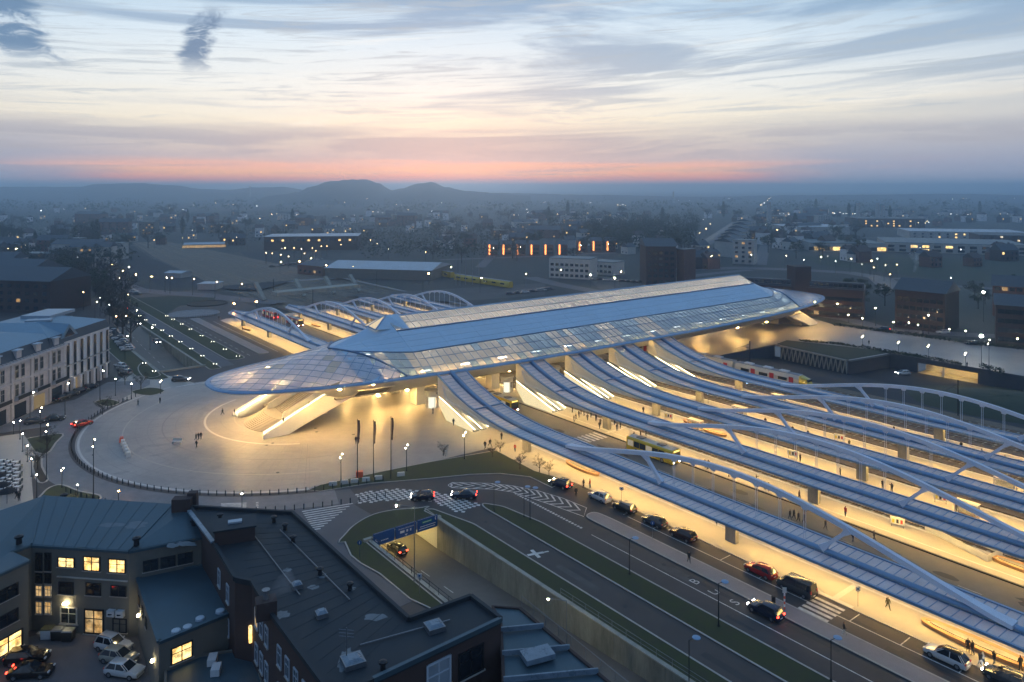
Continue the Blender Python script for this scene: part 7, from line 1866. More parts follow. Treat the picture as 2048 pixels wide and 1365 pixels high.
park(165, 852, R(60), 4.4, 1.82, 1.5, 'paint_red', 'hatch', False, True, label='red car with glowing tail lights on the wet street by the square')
park(362, 763, R(5), 4.8, 1.9, 1.6, 'paint_grey', 'suv', True, False, label='grey SUV driving between the lawn and the glass tip')
park(1766, 662, R(175), 4.6, 1.86, 1.6, 'paint_navy', 'suv', False, True, label='dark car behind the clipped hedge on the far street')
park(1886, 668, R(172), 4.6, 1.86, 1.6, 'paint_white', 'suv', False, label='pale car parked on the far street beyond the hedge')
park(1944, 690, R(172), 4.6, 1.86, 1.5, 'paint_black', 'hatch', False, label='black car on the far street near the bright lamp')
park(1806, 750, R(185), 4.4, 1.86, 1.5, 'paint_white', 'hatch', True, label='white car leaving the lit car park opening', z=-4.4)
for (x, y, a, lab) in ((314, 687, UP + math.pi, 'oncoming car with bright headlamps on the far ramp'), (275, 650, UP + math.pi, 'car with headlamps on further up the boulevard'), (250, 620, UP, 'car with tail lights going away up the boulevard')):
    park(x, y, a, 4.4, 1.82, 1.5, 'paint_grey', 'hatch', True, True, label=lab)
pc = [car(4.3, 1.8, 1.5, q, k_, False) for q, k_ in (('paint_white', 'hatch'), ('paint_grey', 'suv'), ('paint_silver', 'hatch'), ('paint_black', 'sedan'), ('paint_navy', 'hatch'))]
PROTO += pc
rc = random.Random(9)
def parked(pts, n, ang, lab, grp, seed):
    r_ = random.Random(seed)
    for i in range(n):
        u = i / max(1, n - 1) * (len(pts) - 1); k = min(int(u), len(pts) - 2); p = lerp(Vector(pts[k]), Vector(pts[k + 1]), u - k)
        place(r_.choice(pc), Vector((p.x, p.y, .012)), ang + r_.uniform(-.06, .06), lab, grp)
parked([P(222, 662), P(256, 702)], 12, UP + 1.3, 'car parked in the dense row beside the hotel', 'cars parked beside the hotel', 1)
parked([P(240, 735), P(252, 748)], 3, UP + .4, 'car parked at the hotel corner', 'cars at the hotel corner', 2)
parked([P(125, 800), P(150, 790), P(180, 778)], 4, R(80), 'car parked in front of the hotel arcade', 'cars at the hotel arcade', 3)
parked([P(70, 848), P(110, 842)], 2, R(20), 'dark car parked at the end of the hotel street', 'cars at the street end', 4)
parked([P(545, 535), P(600, 528), P(640, 520)], 14, .3, 'car in the car park by the brick workshop', 'cars in the workshop car park', 5)
parked([P(1020, 590), P(1080, 583), P(1100, 580)], 9, .2, 'car in the lot behind the hall ridge', 'cars in the lot behind the hall', 6)
parked([P(1190, 560), P(1280, 566)], 9, .2, 'car parked by the white apartment block', 'cars by the white block', 7)
parked([P(100, 640), P(125, 665)], 5, UP, 'car parked along the dark boulevard kerb', 'cars along the boulevard', 8)
parked([P(255, 578), P(275, 590)], 4, .4, 'car by the far boulevard bend', 'cars at the boulevard bend', 9)

# ------------------------------------------------------------------ buses
car_paint('bus_yellow', (.62, .44, .02)); car_paint('bus_red', (.42, .03, .03)); mat('bus_roof', (.52, .52, .46), .5, var=.12, scale=.3)
emis('bus_window', (1.0, 0.85, 0.6), .35); emis('bus_display', (1.0, .75, .2), 2.0)
mat('bellows', (.03, .03, .032), .8)
def bus(L, paint, label, loc, ang, artic=False, roofm='bus_roof', front='bus_red', lit=True):
    g = empty('bus', (0, 0, 0), label, 'bus')
    W, H = 2.55, 3.0
    secs = [(0, L)] if not artic else [(0, L * .52), (L * .58, L)]
    for a, b in secs:
        x0, x1 = L / 2 - b, L / 2 - a; c = (x0 + x1) / 2; l = x1 - x0
        poly = [(-W / 2, .32), (-W / 2, 1.15), (-W / 2 + .03, H - .2), (-W / 2 + .22, H), (W / 2 - .22, H), (W / 2 - .03, H - .2), (W / 2, 1.15), (W / 2, .32)]
        n = len(poly); vs = [(x0, y, z) for y, z in poly] + [(x1, y, z) for y, z in poly]
        MB().add(vs, [(i, (i + 1) % n, n + (i + 1) % n, n + i) for i in range(n)] + [list(range(n - 1, -1, -1)), list(range(n, 2 * n))]).part('body', paint, g)
        for sg in (-1, 1):
            k = max(3, int(l / 1.7))
            for i in range(k): MB().box((lerp(x0 + .3, x1 - .3, (i + .5) / k), sg * (W / 2 - .01), 1.85), (l / k - .22, .06, 1.15)).part('window', 'window_dark' if (i % 3 or not lit) else 'bus_window', g)
            for fx in ((.22, .78) if not artic else (.3,)): 
                o = put('wheel', tyre, g, (lerp(x0, x1, fx), sg * (W / 2 - .12), .48), scale=(1.45, 1.3, 1.45)); put('rim', rim, o, (0, 0, 0)).location = (0, 0, 0)
        MB().box((c, 0, H + .04), (l - .5, W - .5, .1)).part('roof', roofm, g)
        for fx in (.25, .7): MB().box((lerp(x0, x1, fx), 0, H + .2), (1.5, 1.5, .24)).part('roof_unit', 'grey_metal', g)
        MB().prism([(x0 + .1, -W / 2 + .15), (x1 - .1, -W / 2 + .15), (x1 - .1, W / 2 - .15), (x0 + .1, W / 2 - .15)], .2, .5, bottom=True).part('underbody', 'black', g)
    if artic: MB().box((L / 2 - L * .55, 0, 1.65), (L * .065, W - .15, 2.6)).part('bellows', 'bellows', g)
    MB().box((L / 2 + .02, 0, 1.75), (.06, W - .35, 1.45)).part('windscreen', 'window_dark', g); MB().box((L / 2 + .03, 0, 2.75), (.08, 1.7, .28)).part('destination_display', 'bus_display', g)
    MB().box((L / 2 + .01, 0, .9), (.05, W - .1, .35)).part('front_panel', front, g)
    for y in (-.9, .9): MB().box((L / 2 + .03, y, .62), (.06, .3, .16)).part('headlight', 'head_white', g); MB().box((-L / 2 - .03, y, 1.0), (.06, .2, .3)).part('tail_light', 'tail_red', g)
    MB().box((-L / 2 - .02, 0, 2.1), (.05, W - .5, .8)).part('rear_window', 'window_dark', g)
    g.location = loc; g.rotation_euler = (0, 0, ang); return g
bus(18, 'bus_yellow', 'articulated yellow bus with red front pulling out under the hall', S(153, 112.8, .01), ANG_S + math.pi, True)
bus(12, 'bus_yellow', 'yellow city bus with pale roof stopped at the crowded kerb', S(103.2, 116.6, .01), ANG_S + math.pi + .03, False, front='bus_yellow')
bus(12, 'bus_red', 'dark red bus standing at the far end of the bus lane', S(312, 113.5, .01), ANG_S + .03, roofm='bus_roof', front='bus_red')
bus(12, 'bus_red', 'red bus under way below the far arch', S(290, 115.5, .01), ANG_S + math.pi, front='bus_yellow')

# ------------------------------------------------------------------ trains
car_paint('train_cream', (.52, .49, .43), .35, 0); car_paint('train_red', (.5, .03, .03)); car_paint('train_yellow', (.55, .40, .03)); mat('train_roof', (.18, .20, .24), .5)
def train(label, name, fs, heading, t_, n, sidem, doorm, nose, roofm='train_roof', z0=-.6, base=None, L=24.0, detail=True):
    """coaches trailing behind a nose at base; heading is the travel direction"""
    g = empty(name, (0, 0, 0), label, 'train')
    W, H = 2.85, 3.7
    for k in range(n):
        x1 = -k * (L + .8); x0 = x1 - L; fr = 3.2 if k == 0 and nose else .0
        prof = [(-W / 2, .35), (-W / 2, 2.6), (-W / 2 + .3, 3.5), (-.7, H), (.7, H), (W / 2 - .3, 3.5), (W / 2, 2.6), (W / 2, .35)]; m = len(prof)
        vs = [(x0, y, z) for y, z in prof] + [(x1 - fr, y, z) for y, z in prof]
        MB().add(vs, [(i, (i + 1) % m, m + (i + 1) % m, m + i) for i in range(m)] + [list(range(m - 1, -1, -1)), list(range(m, 2 * m))]).part('coach_body', sidem, g)
        MB().box(((x0 + x1 - fr) / 2, 0, H + .02), (L - fr - .3, 1.9, .12)).part('roof', roofm, g)
        if fr:
            vs2 = [(x1 - fr, y, z) for y, z in prof]; vs3 = [(x1 - 1.1 + .9 * (1 - z / H), y * .9, .35 + (z - .35) * .82) for y, z in prof]; vs4 = [(x1 - .1, y * .62, .35 + (z - .35) * .4) for y, z in prof]
            MB().add(vs2 + vs3 + vs4, [(i, (i + 1) % m, m + (i + 1) % m, m + i) for i in range(m)] + [(m + i, m + (i + 1) % m, 2 * m + (i + 1) % m, 2 * m + i) for i in range(m)] + [list(range(2 * m, 3 * m))]).part('cab_nose', nose, g, smooth=True)
            MB().box((x1 - 1.25, 0, 2.55), (1.3, 2.0, .9)).part('cab_window', 'window_dark', g)
            for y in (-.8, .8): MB().box((x1 - .25, y * .8, 1.1), (.25, .3, .2)).part('headlight', 'head_white', g)
        for sg in (-1, 1):
            for j in range(3):
                a = lerp(x0 + 1.2, x1 - fr - 1.2, j / 3 + .05); b = lerp(x0 + 1.2, x1 - fr - 1.2, (j + 1) / 3 - .13)
                MB().box(((a + b) / 2, sg * (W / 2 + .005), 2.1), (b - a, .05, .85)).part('window', 'window_dark', g)
                if doorm: MB().box((lerp(x0 + 1.2, x1 - fr - 1.2, (j + 1) / 3 - .06), sg * (W / 2 + .015), 1.75), (1.4, .06, 2.4)).part('door', doorm, g)
            for fx in (.15, .85): MB().box((lerp(x0, x1, fx), sg * .9, .1), (3.0, .3, .7)).part('bogie', 'black', g)
        if detail:
            for fx in (.2, .5, .75): MB().box((lerp(x0, x1 - fr, fx), 0, H + .25), (2.6, 1.5, .35)).part('roof_unit', 'white_metal', g)
    g.location = base; g.rotation_euler = (0, 0, heading)
    return g
train('cream and grey commuter train with red doors waiting beyond the last platform', 'train', 0, ANG_S + math.pi, 0, 4, 'train_cream', 'train_red', 'train_yellow', base=S(111.5, 190.6, -.72))
a, b = P(1022, 577), P(955, 567); train('yellow train standing in the yard behind the hall', 'train', 0, math.atan2((a - b).y, (a - b).x), 0, 2, 'train_yellow', None, None, base=Vector((a.x, a.y, 0)), detail=False)
a, b = P(905, 557), P(862, 549); train('short yellow train by the goods shed', 'train', 0, math.atan2((a - b).y, (a - b).x), 0, 2, 'train_yellow', None, None, base=Vector((a.x, a.y, 0)), detail=False)

# ------------------------------------------------------------------ people
emis('screen_blue', (.45, .7, 1.0), 1.6)
mat('skin', (.42, .26, .19), .6); mat('hair', (.03, .022, .016), .8); mat('shoe', (.02, .02, .022), .6)
for n, c in (('cloth_black', (.012, .012, .015)), ('cloth_navy', (.016, .02, .035)), ('cloth_grey', (.06, .06, .065)), ('cloth_olive', (.07, .07, .035)), ('cloth_red', (.36, .03, .025)), ('cloth_white', (.5, .5, .48)), ('cloth_denim', (.04, .06, .11)), ('cloth_brown', (.07, .045, .03))): mat(n, c, .9, var=.25, scale=3)
def make_person(pose):
    """one continuous skinned figure facing +x, feet at z=0"""
    st = {'stand': (.06, -.04, .12, -.10), 'walk': (.24, -.22, -.30, .30), 'stride': (.45, -.40, .42, -.45), 'phone': (.04, -.02, .9, -.08)}[pose]
    lf, lb, aL, aR = st
    V = {}; E_ = []; Rd = {}
    def v(n, p, r): V[n] = Vector(p); Rd[n] = r
    v('pelvis', (0, 0, .95), (.18, .15)); v('waist', (0, 0, 1.10), (.18, .15)); v('chest', (.01, 0, 1.32), (.20, .16)); v('neck', (.015, 0, 1.49), (.06, .06)); v('chin', (.03, 0, 1.56), (.075, .08)); v('head', (.02, 0, 1.66), (.092, .10)); v('crown', (.01, 0, 1.73), (.06, .065))
    E_ += [('pelvis', 'waist'), ('waist', 'chest'), ('chest', 'neck'), ('neck', 'chin'), ('chin', 'head'), ('head', 'crown')]
    for sg, n, sw, aw in ((1, 'l', lf, aL), (-1, 'r', lb, aR)):
        v('hip' + n, (0, sg * .10, .90), (.11, .115)); kn = (math.sin(sw) * .42, sg * .10, .90 - math.cos(sw) * .42); v('knee' + n, kn, (.08, .085))
        sw2 = sw - (.35 if sw < 0 else .05); an = (kn[0] + math.sin(sw2) * .40, sg * .10, max(.07, kn[2] - math.cos(sw2) * .40)); v('ankle' + n, an, (.042, .046)); v('toe' + n, (an[0] + .17, sg * .115, max(.035, an[2] - .045)), (.04, .03))
        E_ += [('pelvis', 'hip' + n), ('hip' + n, 'knee' + n), ('knee' + n, 'ankle' + n), ('ankle' + n, 'toe' + n)]
        v('sho' + n, (0, sg * .20, 1.42), (.07, .07)); el = (math.sin(aw) * .28, sg * .25, 1.42 - math.cos(aw) * .28); v('elb' + n, el, (.048, .05))
        aw2 = aw + (.35 if pose != 'phone' or sg < 0 else 1.2); wr = (el[0] + math.sin(aw2) * .25, sg * .24, el[2] - math.cos(aw2) * .25); v('wri' + n, wr, (.032, .034)); hd = (wr[0] + math.sin(aw2) * .09, sg * .235, wr[2] - math.cos(aw2) * .09); v('hand' + n, hd, (.038, .022))
        E_ += [('chest', 'sho' + n), ('sho' + n, 'elb' + n), ('elb' + n, 'wri' + n), ('wri' + n, 'hand' + n)]
    names = list(V); me = bpy.data.meshes.new('p'); me.from_pydata([V[n] for n in names], [(names.index(a), names.index(b)) for a, b in E_], [])
    ob = bpy.data.objects.new('p', me); COL.objects.link(ob)
    sk = ob.modifiers.new('s', 'SKIN'); sk.use_smooth_shade = True
    for i, n in enumerate(names):
        me.skin_vertices[0].data[i].radius = Rd[n]; me.skin_vertices[0].data[i].use_root = (n == 'pelvis')
    sb = ob.modifiers.new('u', 'SUBSURF'); sb.levels = 1; sb.render_levels = 1
    dg = bpy.context.evaluated_depsgraph_get(); dg.update(); ev = bpy.data.meshes.new_from_object(ob.evaluated_get(dg))
    mb = MB(); vs = [v_.co.copy() for v_ in ev.vertices]
    zmin = min(q.z for q in vs)
    mb.v = vs; mb.f = [list(p.vertices) for p in ev.polygons]
    def cls(c):
        if c.z > 1.50 and abs(c.y) < .16: return 3 if (c.z > 1.685 or c.x < -.01) else 2
        for n in 'lr':
            if (c - V['hand' + n]).length < .07: return 2
        if c.z < .10: return 4
        return 0 if c.z > .86 else 1
    mb.mi = [cls(p.center) for p in ev.polygons]
    # hip-length coat: arms hanging low stay coat coloured
    for i, p in enumerate(ev.polygons):
        c = p.center
        if abs(c.y) > .185 and .5 < c.z < 1.0 and mb.mi[i] == 1: mb.mi[i] = 0
    for n, sg in (('l', 1), ('r', -1)):
        d = (V['hand' + n] - V['wri' + n]).normalized(); side = Vector((0, 1, 0)).cross(d).normalized(); h = V['hand' + n] + d * .02
        for k, (off_, ln) in enumerate(((-.026, .062), (-.009, .074), (.009, .070), (.025, .055))):
            a = h + side * off_; mb.tube([a, a + d * ln * .55 + Vector((0, -sg * .008, 0)), a + d * ln + Vector((0, -sg * .02, 0))], [.009, .0085, .006], 5, 2)
        a = V['hand' + n] - d * .03 + side * .03; mb.tube([a, a + side * .03 + d * .02, a + side * .035 + d * .05], [.011, .010, .007], 5, 2)
    mb.ball((.118, 0, 1.615), .016, 2, 6, 4, 1.4)
    for sg in (-1, 1): mb.ball((.02, sg * .092, 1.625), .022, 2, 6, 4, 1.4); mb.ball((.103, sg * .034, 1.645), .011, 3, 6, 4)
    mb.box((.108, 0, 1.575), (.012, .045, .010), 0, 3)
    bpy.data.objects.remove(ob); bpy.data.meshes.remove(ev)
    return mb.mesh('person', ['cloth_black', 'cloth_denim', 'skin', 'hair', 'shoe'], Vector((0, 0, zmin)), smooth=True)
PM = {k: make_person(k) for k in ('stand', 'walk', 'stride', 'phone')}
bag_me = MB().box((-.19, 0, 1.25), (.16, .28, .42), 0, 0, .8).mesh('backpack', 'cloth_black')
pr = random.Random(31)
def person(x, y, z=0.0, pose=None, top='cloth_black', leg=None, ang=None, label=None, group=None, bag=False):
    p = P(x, y, z); pose = pose or pr.choice(('stand', 'walk', 'stride', 'walk'))
    o = put('person', PM[pose], None, (p.x, p.y, z + .004), pr.uniform(0, 6.28) if ang is None else ang, (pr.uniform(.95, 1.04),) * 3, [top, leg or pr.choice(('cloth_black', 'cloth_denim', 'cloth_grey')), None, pr.choice((None, 'cloth_brown')), None])
    tag(o, label, 'person', group)
    if bag:
        b = bpy.data.objects.new('backpack', bag_me); COL.objects.link(b); b.parent = o
    return o
DK = 'person in dark clothes '
for x, y in ((392, 881), (397, 880), (402, 879), (393, 896)): person(x, y, .05, 'walk', label=DK + 'walking in a group of four on the square', group='group of four on the square')
person(445, 830, .05, 'stride', label=DK + 'striding alone towards the staircase'); person(469, 832, .05, 'stand', label=DK + 'standing at the end of the left balustrade')
person(712, 888, .05, 'walk', label=DK + 'walking beside the first flagpole', bag=True); person(717, 888, .05, 'walk', 'cloth_navy', label='person in navy jacket walking close to the first flagpole')
person(866, 829, .05, 'stand', label=DK + 'standing by the lift on the square side'); person(907, 852, .05, 'walk', label=DK + 'walking past the first escalator parapet')
person(276, 812, .05, 'walk', label=DK + 'walking on the far rim of the square'); person(320, 808, .05, 'stand', label=DK + 'standing near the bollards on the far rim')
person(889, 913, .05, 'walk', 'cloth_grey', label='person in grey walking along the grass triangle'); person(892, 914, .05, 'walk', 'cloth_white', 'cloth_white', label='person in pale clothes walking along the grass triangle')
for x, y in ((970, 898), (980, 893), (1003, 880)): person(x, y, .11, label=DK + 'walking from the escalators to the taxi pavement', group='walkers on the taxi pavement')
person(1030, 904, .11, 'stand', 'cloth_red', label='person in red jacket standing by the first canopy pillar')
person(1167, 977, .11, 'stand', label=DK + 'standing next to someone in red by the taxi rank'); person(1180, 977, .11, 'stand', 'cloth_red', label='person in red coat waiting by the taxi rank'); person(1152, 994, 0, 'stand', label=DK + 'standing in the taxi lane behind the blue estate car')
for x, y in ((1145, 826), (1152, 841), (1162, 830), (1168, 832), (1182, 836), (1192, 843), (1201, 852), (1229, 851), (1234, 862), (1241, 858), (1199, 858), (1212, 850), (1158, 836), (1175, 842)): person(x, y, .08, pr.choice(('stand', 'phone', 'stand', 'walk')), pr.choice(('cloth_black', 'cloth_navy', 'cloth_grey', 'cloth_black', 'cloth_brown')), label='person waiting in the crowd at the bus stop', group='crowd at the bus stop')
for x, y in ((1266, 884), (1268, 880), (1281, 876), (1292, 872)): person(x, y, .08, 'stand', label=DK + 'waiting at the rear of the yellow city bus', group='queue behind the yellow bus')
for x, y in ((1410, 936), (1417, 938)): person(x, y, .08, 'stand', label=DK + 'standing in a pair beyond the yellow bus', group='pair beyond the yellow bus')
for x, y in ((1580, 1039), (1588, 1038), (1597, 1044), (1608, 1047)): person(x, y, .0, 'walk', ang=ANG_S + math.pi, label=DK + 'walking four abreast down the bus lane', group='four walkers in the bus lane')
person(1651, 1060, 0, 'walk', ang=ANG_S + math.pi, label=DK + 'walking alone down the bus lane'); person(1748, 1083, .1, 'stride', 'cloth_grey', label='person in grey stepping along the dark kerb behind the arch')
person(1433, 1050, .11, 'walk', label=DK + 'walking under the edge of the first canopy'); person(1378, 1126, .12, 'walk', label=DK + 'walking on the pinkish pavement strip', bag=True)
person(1776, 1219, .11, 'stride', 'cloth_olive', 'cloth_olive', label='person in olive jacket with backpack walking from the zebra crossing', bag=True)
person(1688, 1271, .12, 'walk', 'cloth_black', 'cloth_white', label='person in dark top and white trousers on the pavement strip')
person(1936, 1305, .11, 'stand', 'cloth_navy', label='person in navy bending by the wooden bench'); person(1945, 1311, .11, 'stand', label=DK + 'standing by the wooden bench'); person(1961, 1334, .11, 'walk', 'cloth_black', 'cloth_white', label='person in black coat and white trousers by the bench'); person(1966, 1330, .11, 'walk', 'cloth_white', label='person in white jacket by the bench'); person(1988, 1330, .11, 'stride', label=DK + 'striding away from the bench'); person(2041, 1342, .11, 'stand', label=DK + 'standing at the end of the wooden bench')
person(1414, 838, .08, 'walk', label=DK + 'walking on the first island platform'); person(1521, 865, .08, 'stand', label=DK + 'standing on the second island platform'); person(1520, 820, .08, 'stand', label=DK + 'standing far along the second island platform')
o = person(548, 858, .3, 'stand', label=DK + 'riding up the near balustrade escalator'); o.location = S(163.6, 62.5, 2.0); o = person(548, 858, .3, 'stand', 'cloth_grey', label='person in grey riding higher on the near balustrade escalator'); o.location = S(163.6, 68.5, 4.4)
person(33, 998, .1, 'walk', label=DK + 'walking beside the terrace parasols'); person(38, 1003, .1, 'stand', label=DK + 'standing beside the terrace parasols'); person(1706, 1085, .1, 'walk', label=DK + 'walking behind the far canopy edge')
person(1738, 690, .05, 'walk', label=DK + 'crossing the far square alone'); person(1846, 668, .05, 'stand', label=DK + 'standing at the far street kerb'); person(1934, 735, .05, 'stand', label=DK + 'standing on the far square rim'); person(823, 610, .05, 'walk', label=DK + 'on the far platform')
person(657, 660, .11, 'walk', label=DK + 'walking on the far bus platform'); person(438, 640, .1, 'stand', label=DK + 'standing at the far taxi pavement end'); person(485, 662, .1, 'walk', label=DK + 'walking on the far taxi pavement')

rp = random.Random(12)
for k_, t in enumerate(CT[1:]):
    for i in range(9):
        s_ = rp.uniform(30, 132); t_ = t - rp.uniform(.6, 3.0); q = S(s_, t_, .06)
        o = put('person', PM[rp.choice(('stand', 'stand', 'walk', 'phone'))], None, (q.x, q.y, .09), rp.uniform(0, 6.28), None, [rp.choice(('cloth_black', 'cloth_navy', 'cloth_grey', 'cloth_olive', 'cloth_brown', 'cloth_red')), rp.choice(('cloth_black', 'cloth_denim', 'cloth_grey')), None, None, None])
        tag(o, 'passenger waiting ' + ('on the bus platform', 'on the first island platform', 'on the second island platform', 'on the platform by the train')[k_], 'person', 'passengers ' + ('on the bus platform', 'on the first island platform', 'on the second island platform', 'on the platform by the train')[k_])
# ------------------------------------------------------------------ street furniture
def bench_island(s, t, L, W, label, z=.11, ang=0.0):
    g = empty('bench_island', S(s, t, z), label, 'bench')
    def ov(a, b, n=28): return [S(s + a * math.cos(2 * math.pi * i / n), t + b * math.sin(2 * math.pi * i / n) * (1 if math.sin(2 * math.pi * i / n) < 0 else .8)) for i in range(n)]
    MB().prism(ov(L / 2, W / 2), z - .02, z + .45).part('plinth', 'concrete_pale', g)
    MB().strip(ov(L / 2 - .12, W / 2 - .12), .55, z + .45, z + .53, closed=True).part('seat', 'wood', g)
    MB().prism(ov(L / 2 - .9, W / 2 - .6), z + .4, z + .55).part('inner_bed', 'concrete', g)
    MB().strip(ov(L / 2 + .02, W / 2 + .02), .1, z + .05, z + .42, closed=True).part('wood_front', 'wood', g)
    return g
a = ST(P(1165, 940)); bench_island(a[0], a[1], 9, 2.2, 'oval wooden bench island on the taxi pavement near the grass triangle')
a = ST(P(1958, 1296)); bench_island(a[0], a[1], 13, 2.6, 'long oval wooden bench island beside the white car with black roof')
a = ST(P(1389, 850)); bench_island(a[0], a[1], 6, 2.0, 'small oval wooden bench on the first island platform', .06)
a = ST(P(1430, 868)); bench_island(a[0], a[1], 6, 2.0, 'oval wooden bench near the end of the first island platform', .06)
a = ST(P(2045, 1140)); bench_island(a[0], a[1], 8, 2.2, 'oval wooden bench beside the bus lane kerb', .06)
bench_island(292, 97.0, 8, 2.2, 'oval bench island on the far taxi pavement')
bench_island(283, 121.5, 8, 2.0, 'oval bench on the far bus platform', .06)
def board(x, y, z, lab):
    p = P(x, y, z); g = empty('info_board', p, lab, 'sign', 'red and white information boards'); ex = S(1, 0); r_ = ANG_S + .35
    MB().box((p.x, p.y, z + 1.05), (2.1, .18, 1.15), r_).part('panel', 'sign_white', g)
    for k, m in enumerate(('red', 'black', 'sign_yellow')):
        q = (k - 1) * .6; MB().box((p.x + q * math.cos(r_), p.y + q * math.sin(r_), z + 1.0), (.34, .22, .6), r_).part('marker', m, g)
    for q in (-.85, .85): MB().box((p.x + q * math.cos(r_), p.y + q * math.sin(r_), z + .25), (.08, .08, .5), r_).part('leg', 'grey_metal', g)
for x, y in ((1881, 1007), (1795, 1055), (1586, 917), (1214, 836), (1337, 840), (1678, 884)): board(x, y, .08, 'small white information board with red black and yellow markers on a platform')
def shelter(s, t, lab):
    g = empty('waiting_cabin', S(s, t, .06), lab, 'shelter', 'glass cabins on the platforms')
    for ds in (-1.6, 1.6):
        for dt in (-.7, .7): MB().box(S(s + ds, t + dt, 1.3), (.1, .1, 2.5), ANG_S).part('post', 'white_metal', g)
    MB().box(S(s, t, 2.62), (3.5, 1.7, .15), ANG_S).part('roof', 'white_metal', g); MB().box(S(s, t + .72, 1.3), (3.2, .04, 2.2), ANG_S).part('glass', 'clear_glass', g); MB().box(S(s, t - .72, 1.3), (3.2, .04, 2.2), ANG_S).part('glass', 'clear_glass', g)
    MB().box(S(s, t + .4, .5), (2.8, .4, .08), ANG_S).part('bench', 'wood', g)
for t in CT[2:]: shelter(108, t - 2.3, 'small glass waiting cabin on an island platform'); shelter(52, t - 2.3, 'small glass waiting cabin on an island platform')
def screen(s, t, lab):
    g = empty('departure_screen', S(s, t, .06), lab, 'screen', 'blue departure screens'); MB().tube([S(s, t, .06), S(s, t, 3.0)], .05, 5).part('post', 'grey_metal', g)
    MB().box(S(s, t, 2.7), (.15, 1.1, .7), ANG_S).part('housing', 'dark_metal', g); MB().box(S(s - .09, t, 2.7), (.02, 1.0, .6), ANG_S).part('display', 'screen_blue', g)
for t in CT[2:]: screen(120, t + 1.5, 'small glowing blue departure screen on an island platform')
for x, y in ((666, 972), (689, 969), (709, 966.5), (732, 963.5), (757, 960), (802, 953)):
    p = P(x, y); MB().box((p.x, p.y, .42), (1.5, .5, .7), .2, 0, .9).thing('concrete_block', 'concrete_pale', 'pale concrete block on the grass edge of the square', 'barrier', 'pale blocks on the grass edge')
p = P(719, 955); MB().box((p.x, p.y, .6), (1.3, .9, 1.1), .2).thing('barrier', 'orange_red', 'red plastic barrier on the edge of the square', 'barrier')
for k in range(6):
    p = lerp(P(243, 884), P(257, 914), k / 5); MB().box((p.x, p.y, .55), (1.5, .9, .95), R(-65), 0, .75).thing('barrier_block', 'concrete_pale' if k else 'orange_red', 'red end block of the white barrier row on the square' if not k else 'white moulded barrier block in a short row on the square', 'barrier', None if not k else 'white barrier blocks on the square')
g = empty('bench', P(354, 888, .05), 'small pale seat standing alone on the square', 'bench'); q = P(354, 888, .05)
for dx in (-.8, .8): MB().box((q.x + dx, q.y, .3), (.12, .6, .5)).part('leg', 'white_metal', g)
MB().box((q.x, q.y, .57), (2.0, .7, .08)).part('seat', 'concrete_pale', g); MB().box((q.x, q.y + .32, .9), (2.0, .06, .5)).part('backrest', 'concrete_pale', g)
# terrace tables, chairs and parasols
tt = random.Random(4)
for i in range(9):
    for j in range(3):
        x = 4 + j * 13 + (i % 2) * 4; y = 928 + i * 7.2 + j * 1.5; p = P(x, y, .11)
        g = empty('cafe_table', p, 'small white terrace table in front of the cafe', 'table', 'white terrace tables'); MB().box((p.x, p.y, .86), (.95, .75, .05), .1).part('top', 'sign_white', g); MB().tube([(p.x, p.y, .11), (p.x, p.y, .85)], .04, 5).part('leg', 'dark_metal', g)
        for sg in (-1, 1):
            c = empty('chair', (p.x + sg * .75, p.y, .11), 'black terrace chair at a white table', 'chair', 'black terrace chairs')
            MB().box((p.x + sg * .75, p.y, .56), (.42, .42, .05)).part('seat', 'black', c); MB().box((p.x + sg * .95, p.y, .82), (.05, .42, .45)).part('backrest', 'black', c)
            for a_ in (-.17, .17):
                for b_ in (-.17, .17): MB().box((p.x + sg * .75 + a_, p.y + b_, .33), (.04, .04, .44)).part('leg', 'black', c)
for x, y in ((2, 995), (14, 1008), (-6, 975)):
    p = P(x, y, .11); g = empty('parasol', p, 'large dark parasol on the cafe terrace', 'parasol', 'dark parasols on the terrace'); MB().tube([p, p + Vector((0, 0, 2.6))], .04, 6).part('pole', 'dark_metal', g); MB().lathe((p.x, p.y, 2.2), [(1.6, 0), (1.0, .35), (.05, .65)], 8).part('canopy', 'cloth_black', g)
# bins in the courtyard
for k, (x, y, m) in enumerate(((95, 1277, 'white_metal'), (116, 1279, 'black'), (137, 1281, 'black'))):
    p = P(x, y, .02); g = empty('wheelie_bin', p, ('pale wheeled rubbish container by the courtyard stair' if not k else 'black wheeled rubbish container in the courtyard'), 'bin', None if not k else 'black bins in the courtyard')
    MB().box((p.x, p.y, .68), (1.15, .95, 1.1), .05, 0, 1.12).part('body', m, g); MB().box((p.x, p.y, 1.32), (1.35, 1.15, .14), .05, 0, .85).part('lid', 'cloth_olive' if not k else 'grey_metal', g)
    for a_ in (-.4, .4):
        for b_ in (-.3, .3): MB().tube([(p.x + a_, p.y + b_ - .04, .1), (p.x + a_, p.y + b_ + .04, .1)], .09, 8).part('wheel', 'rubber', g)
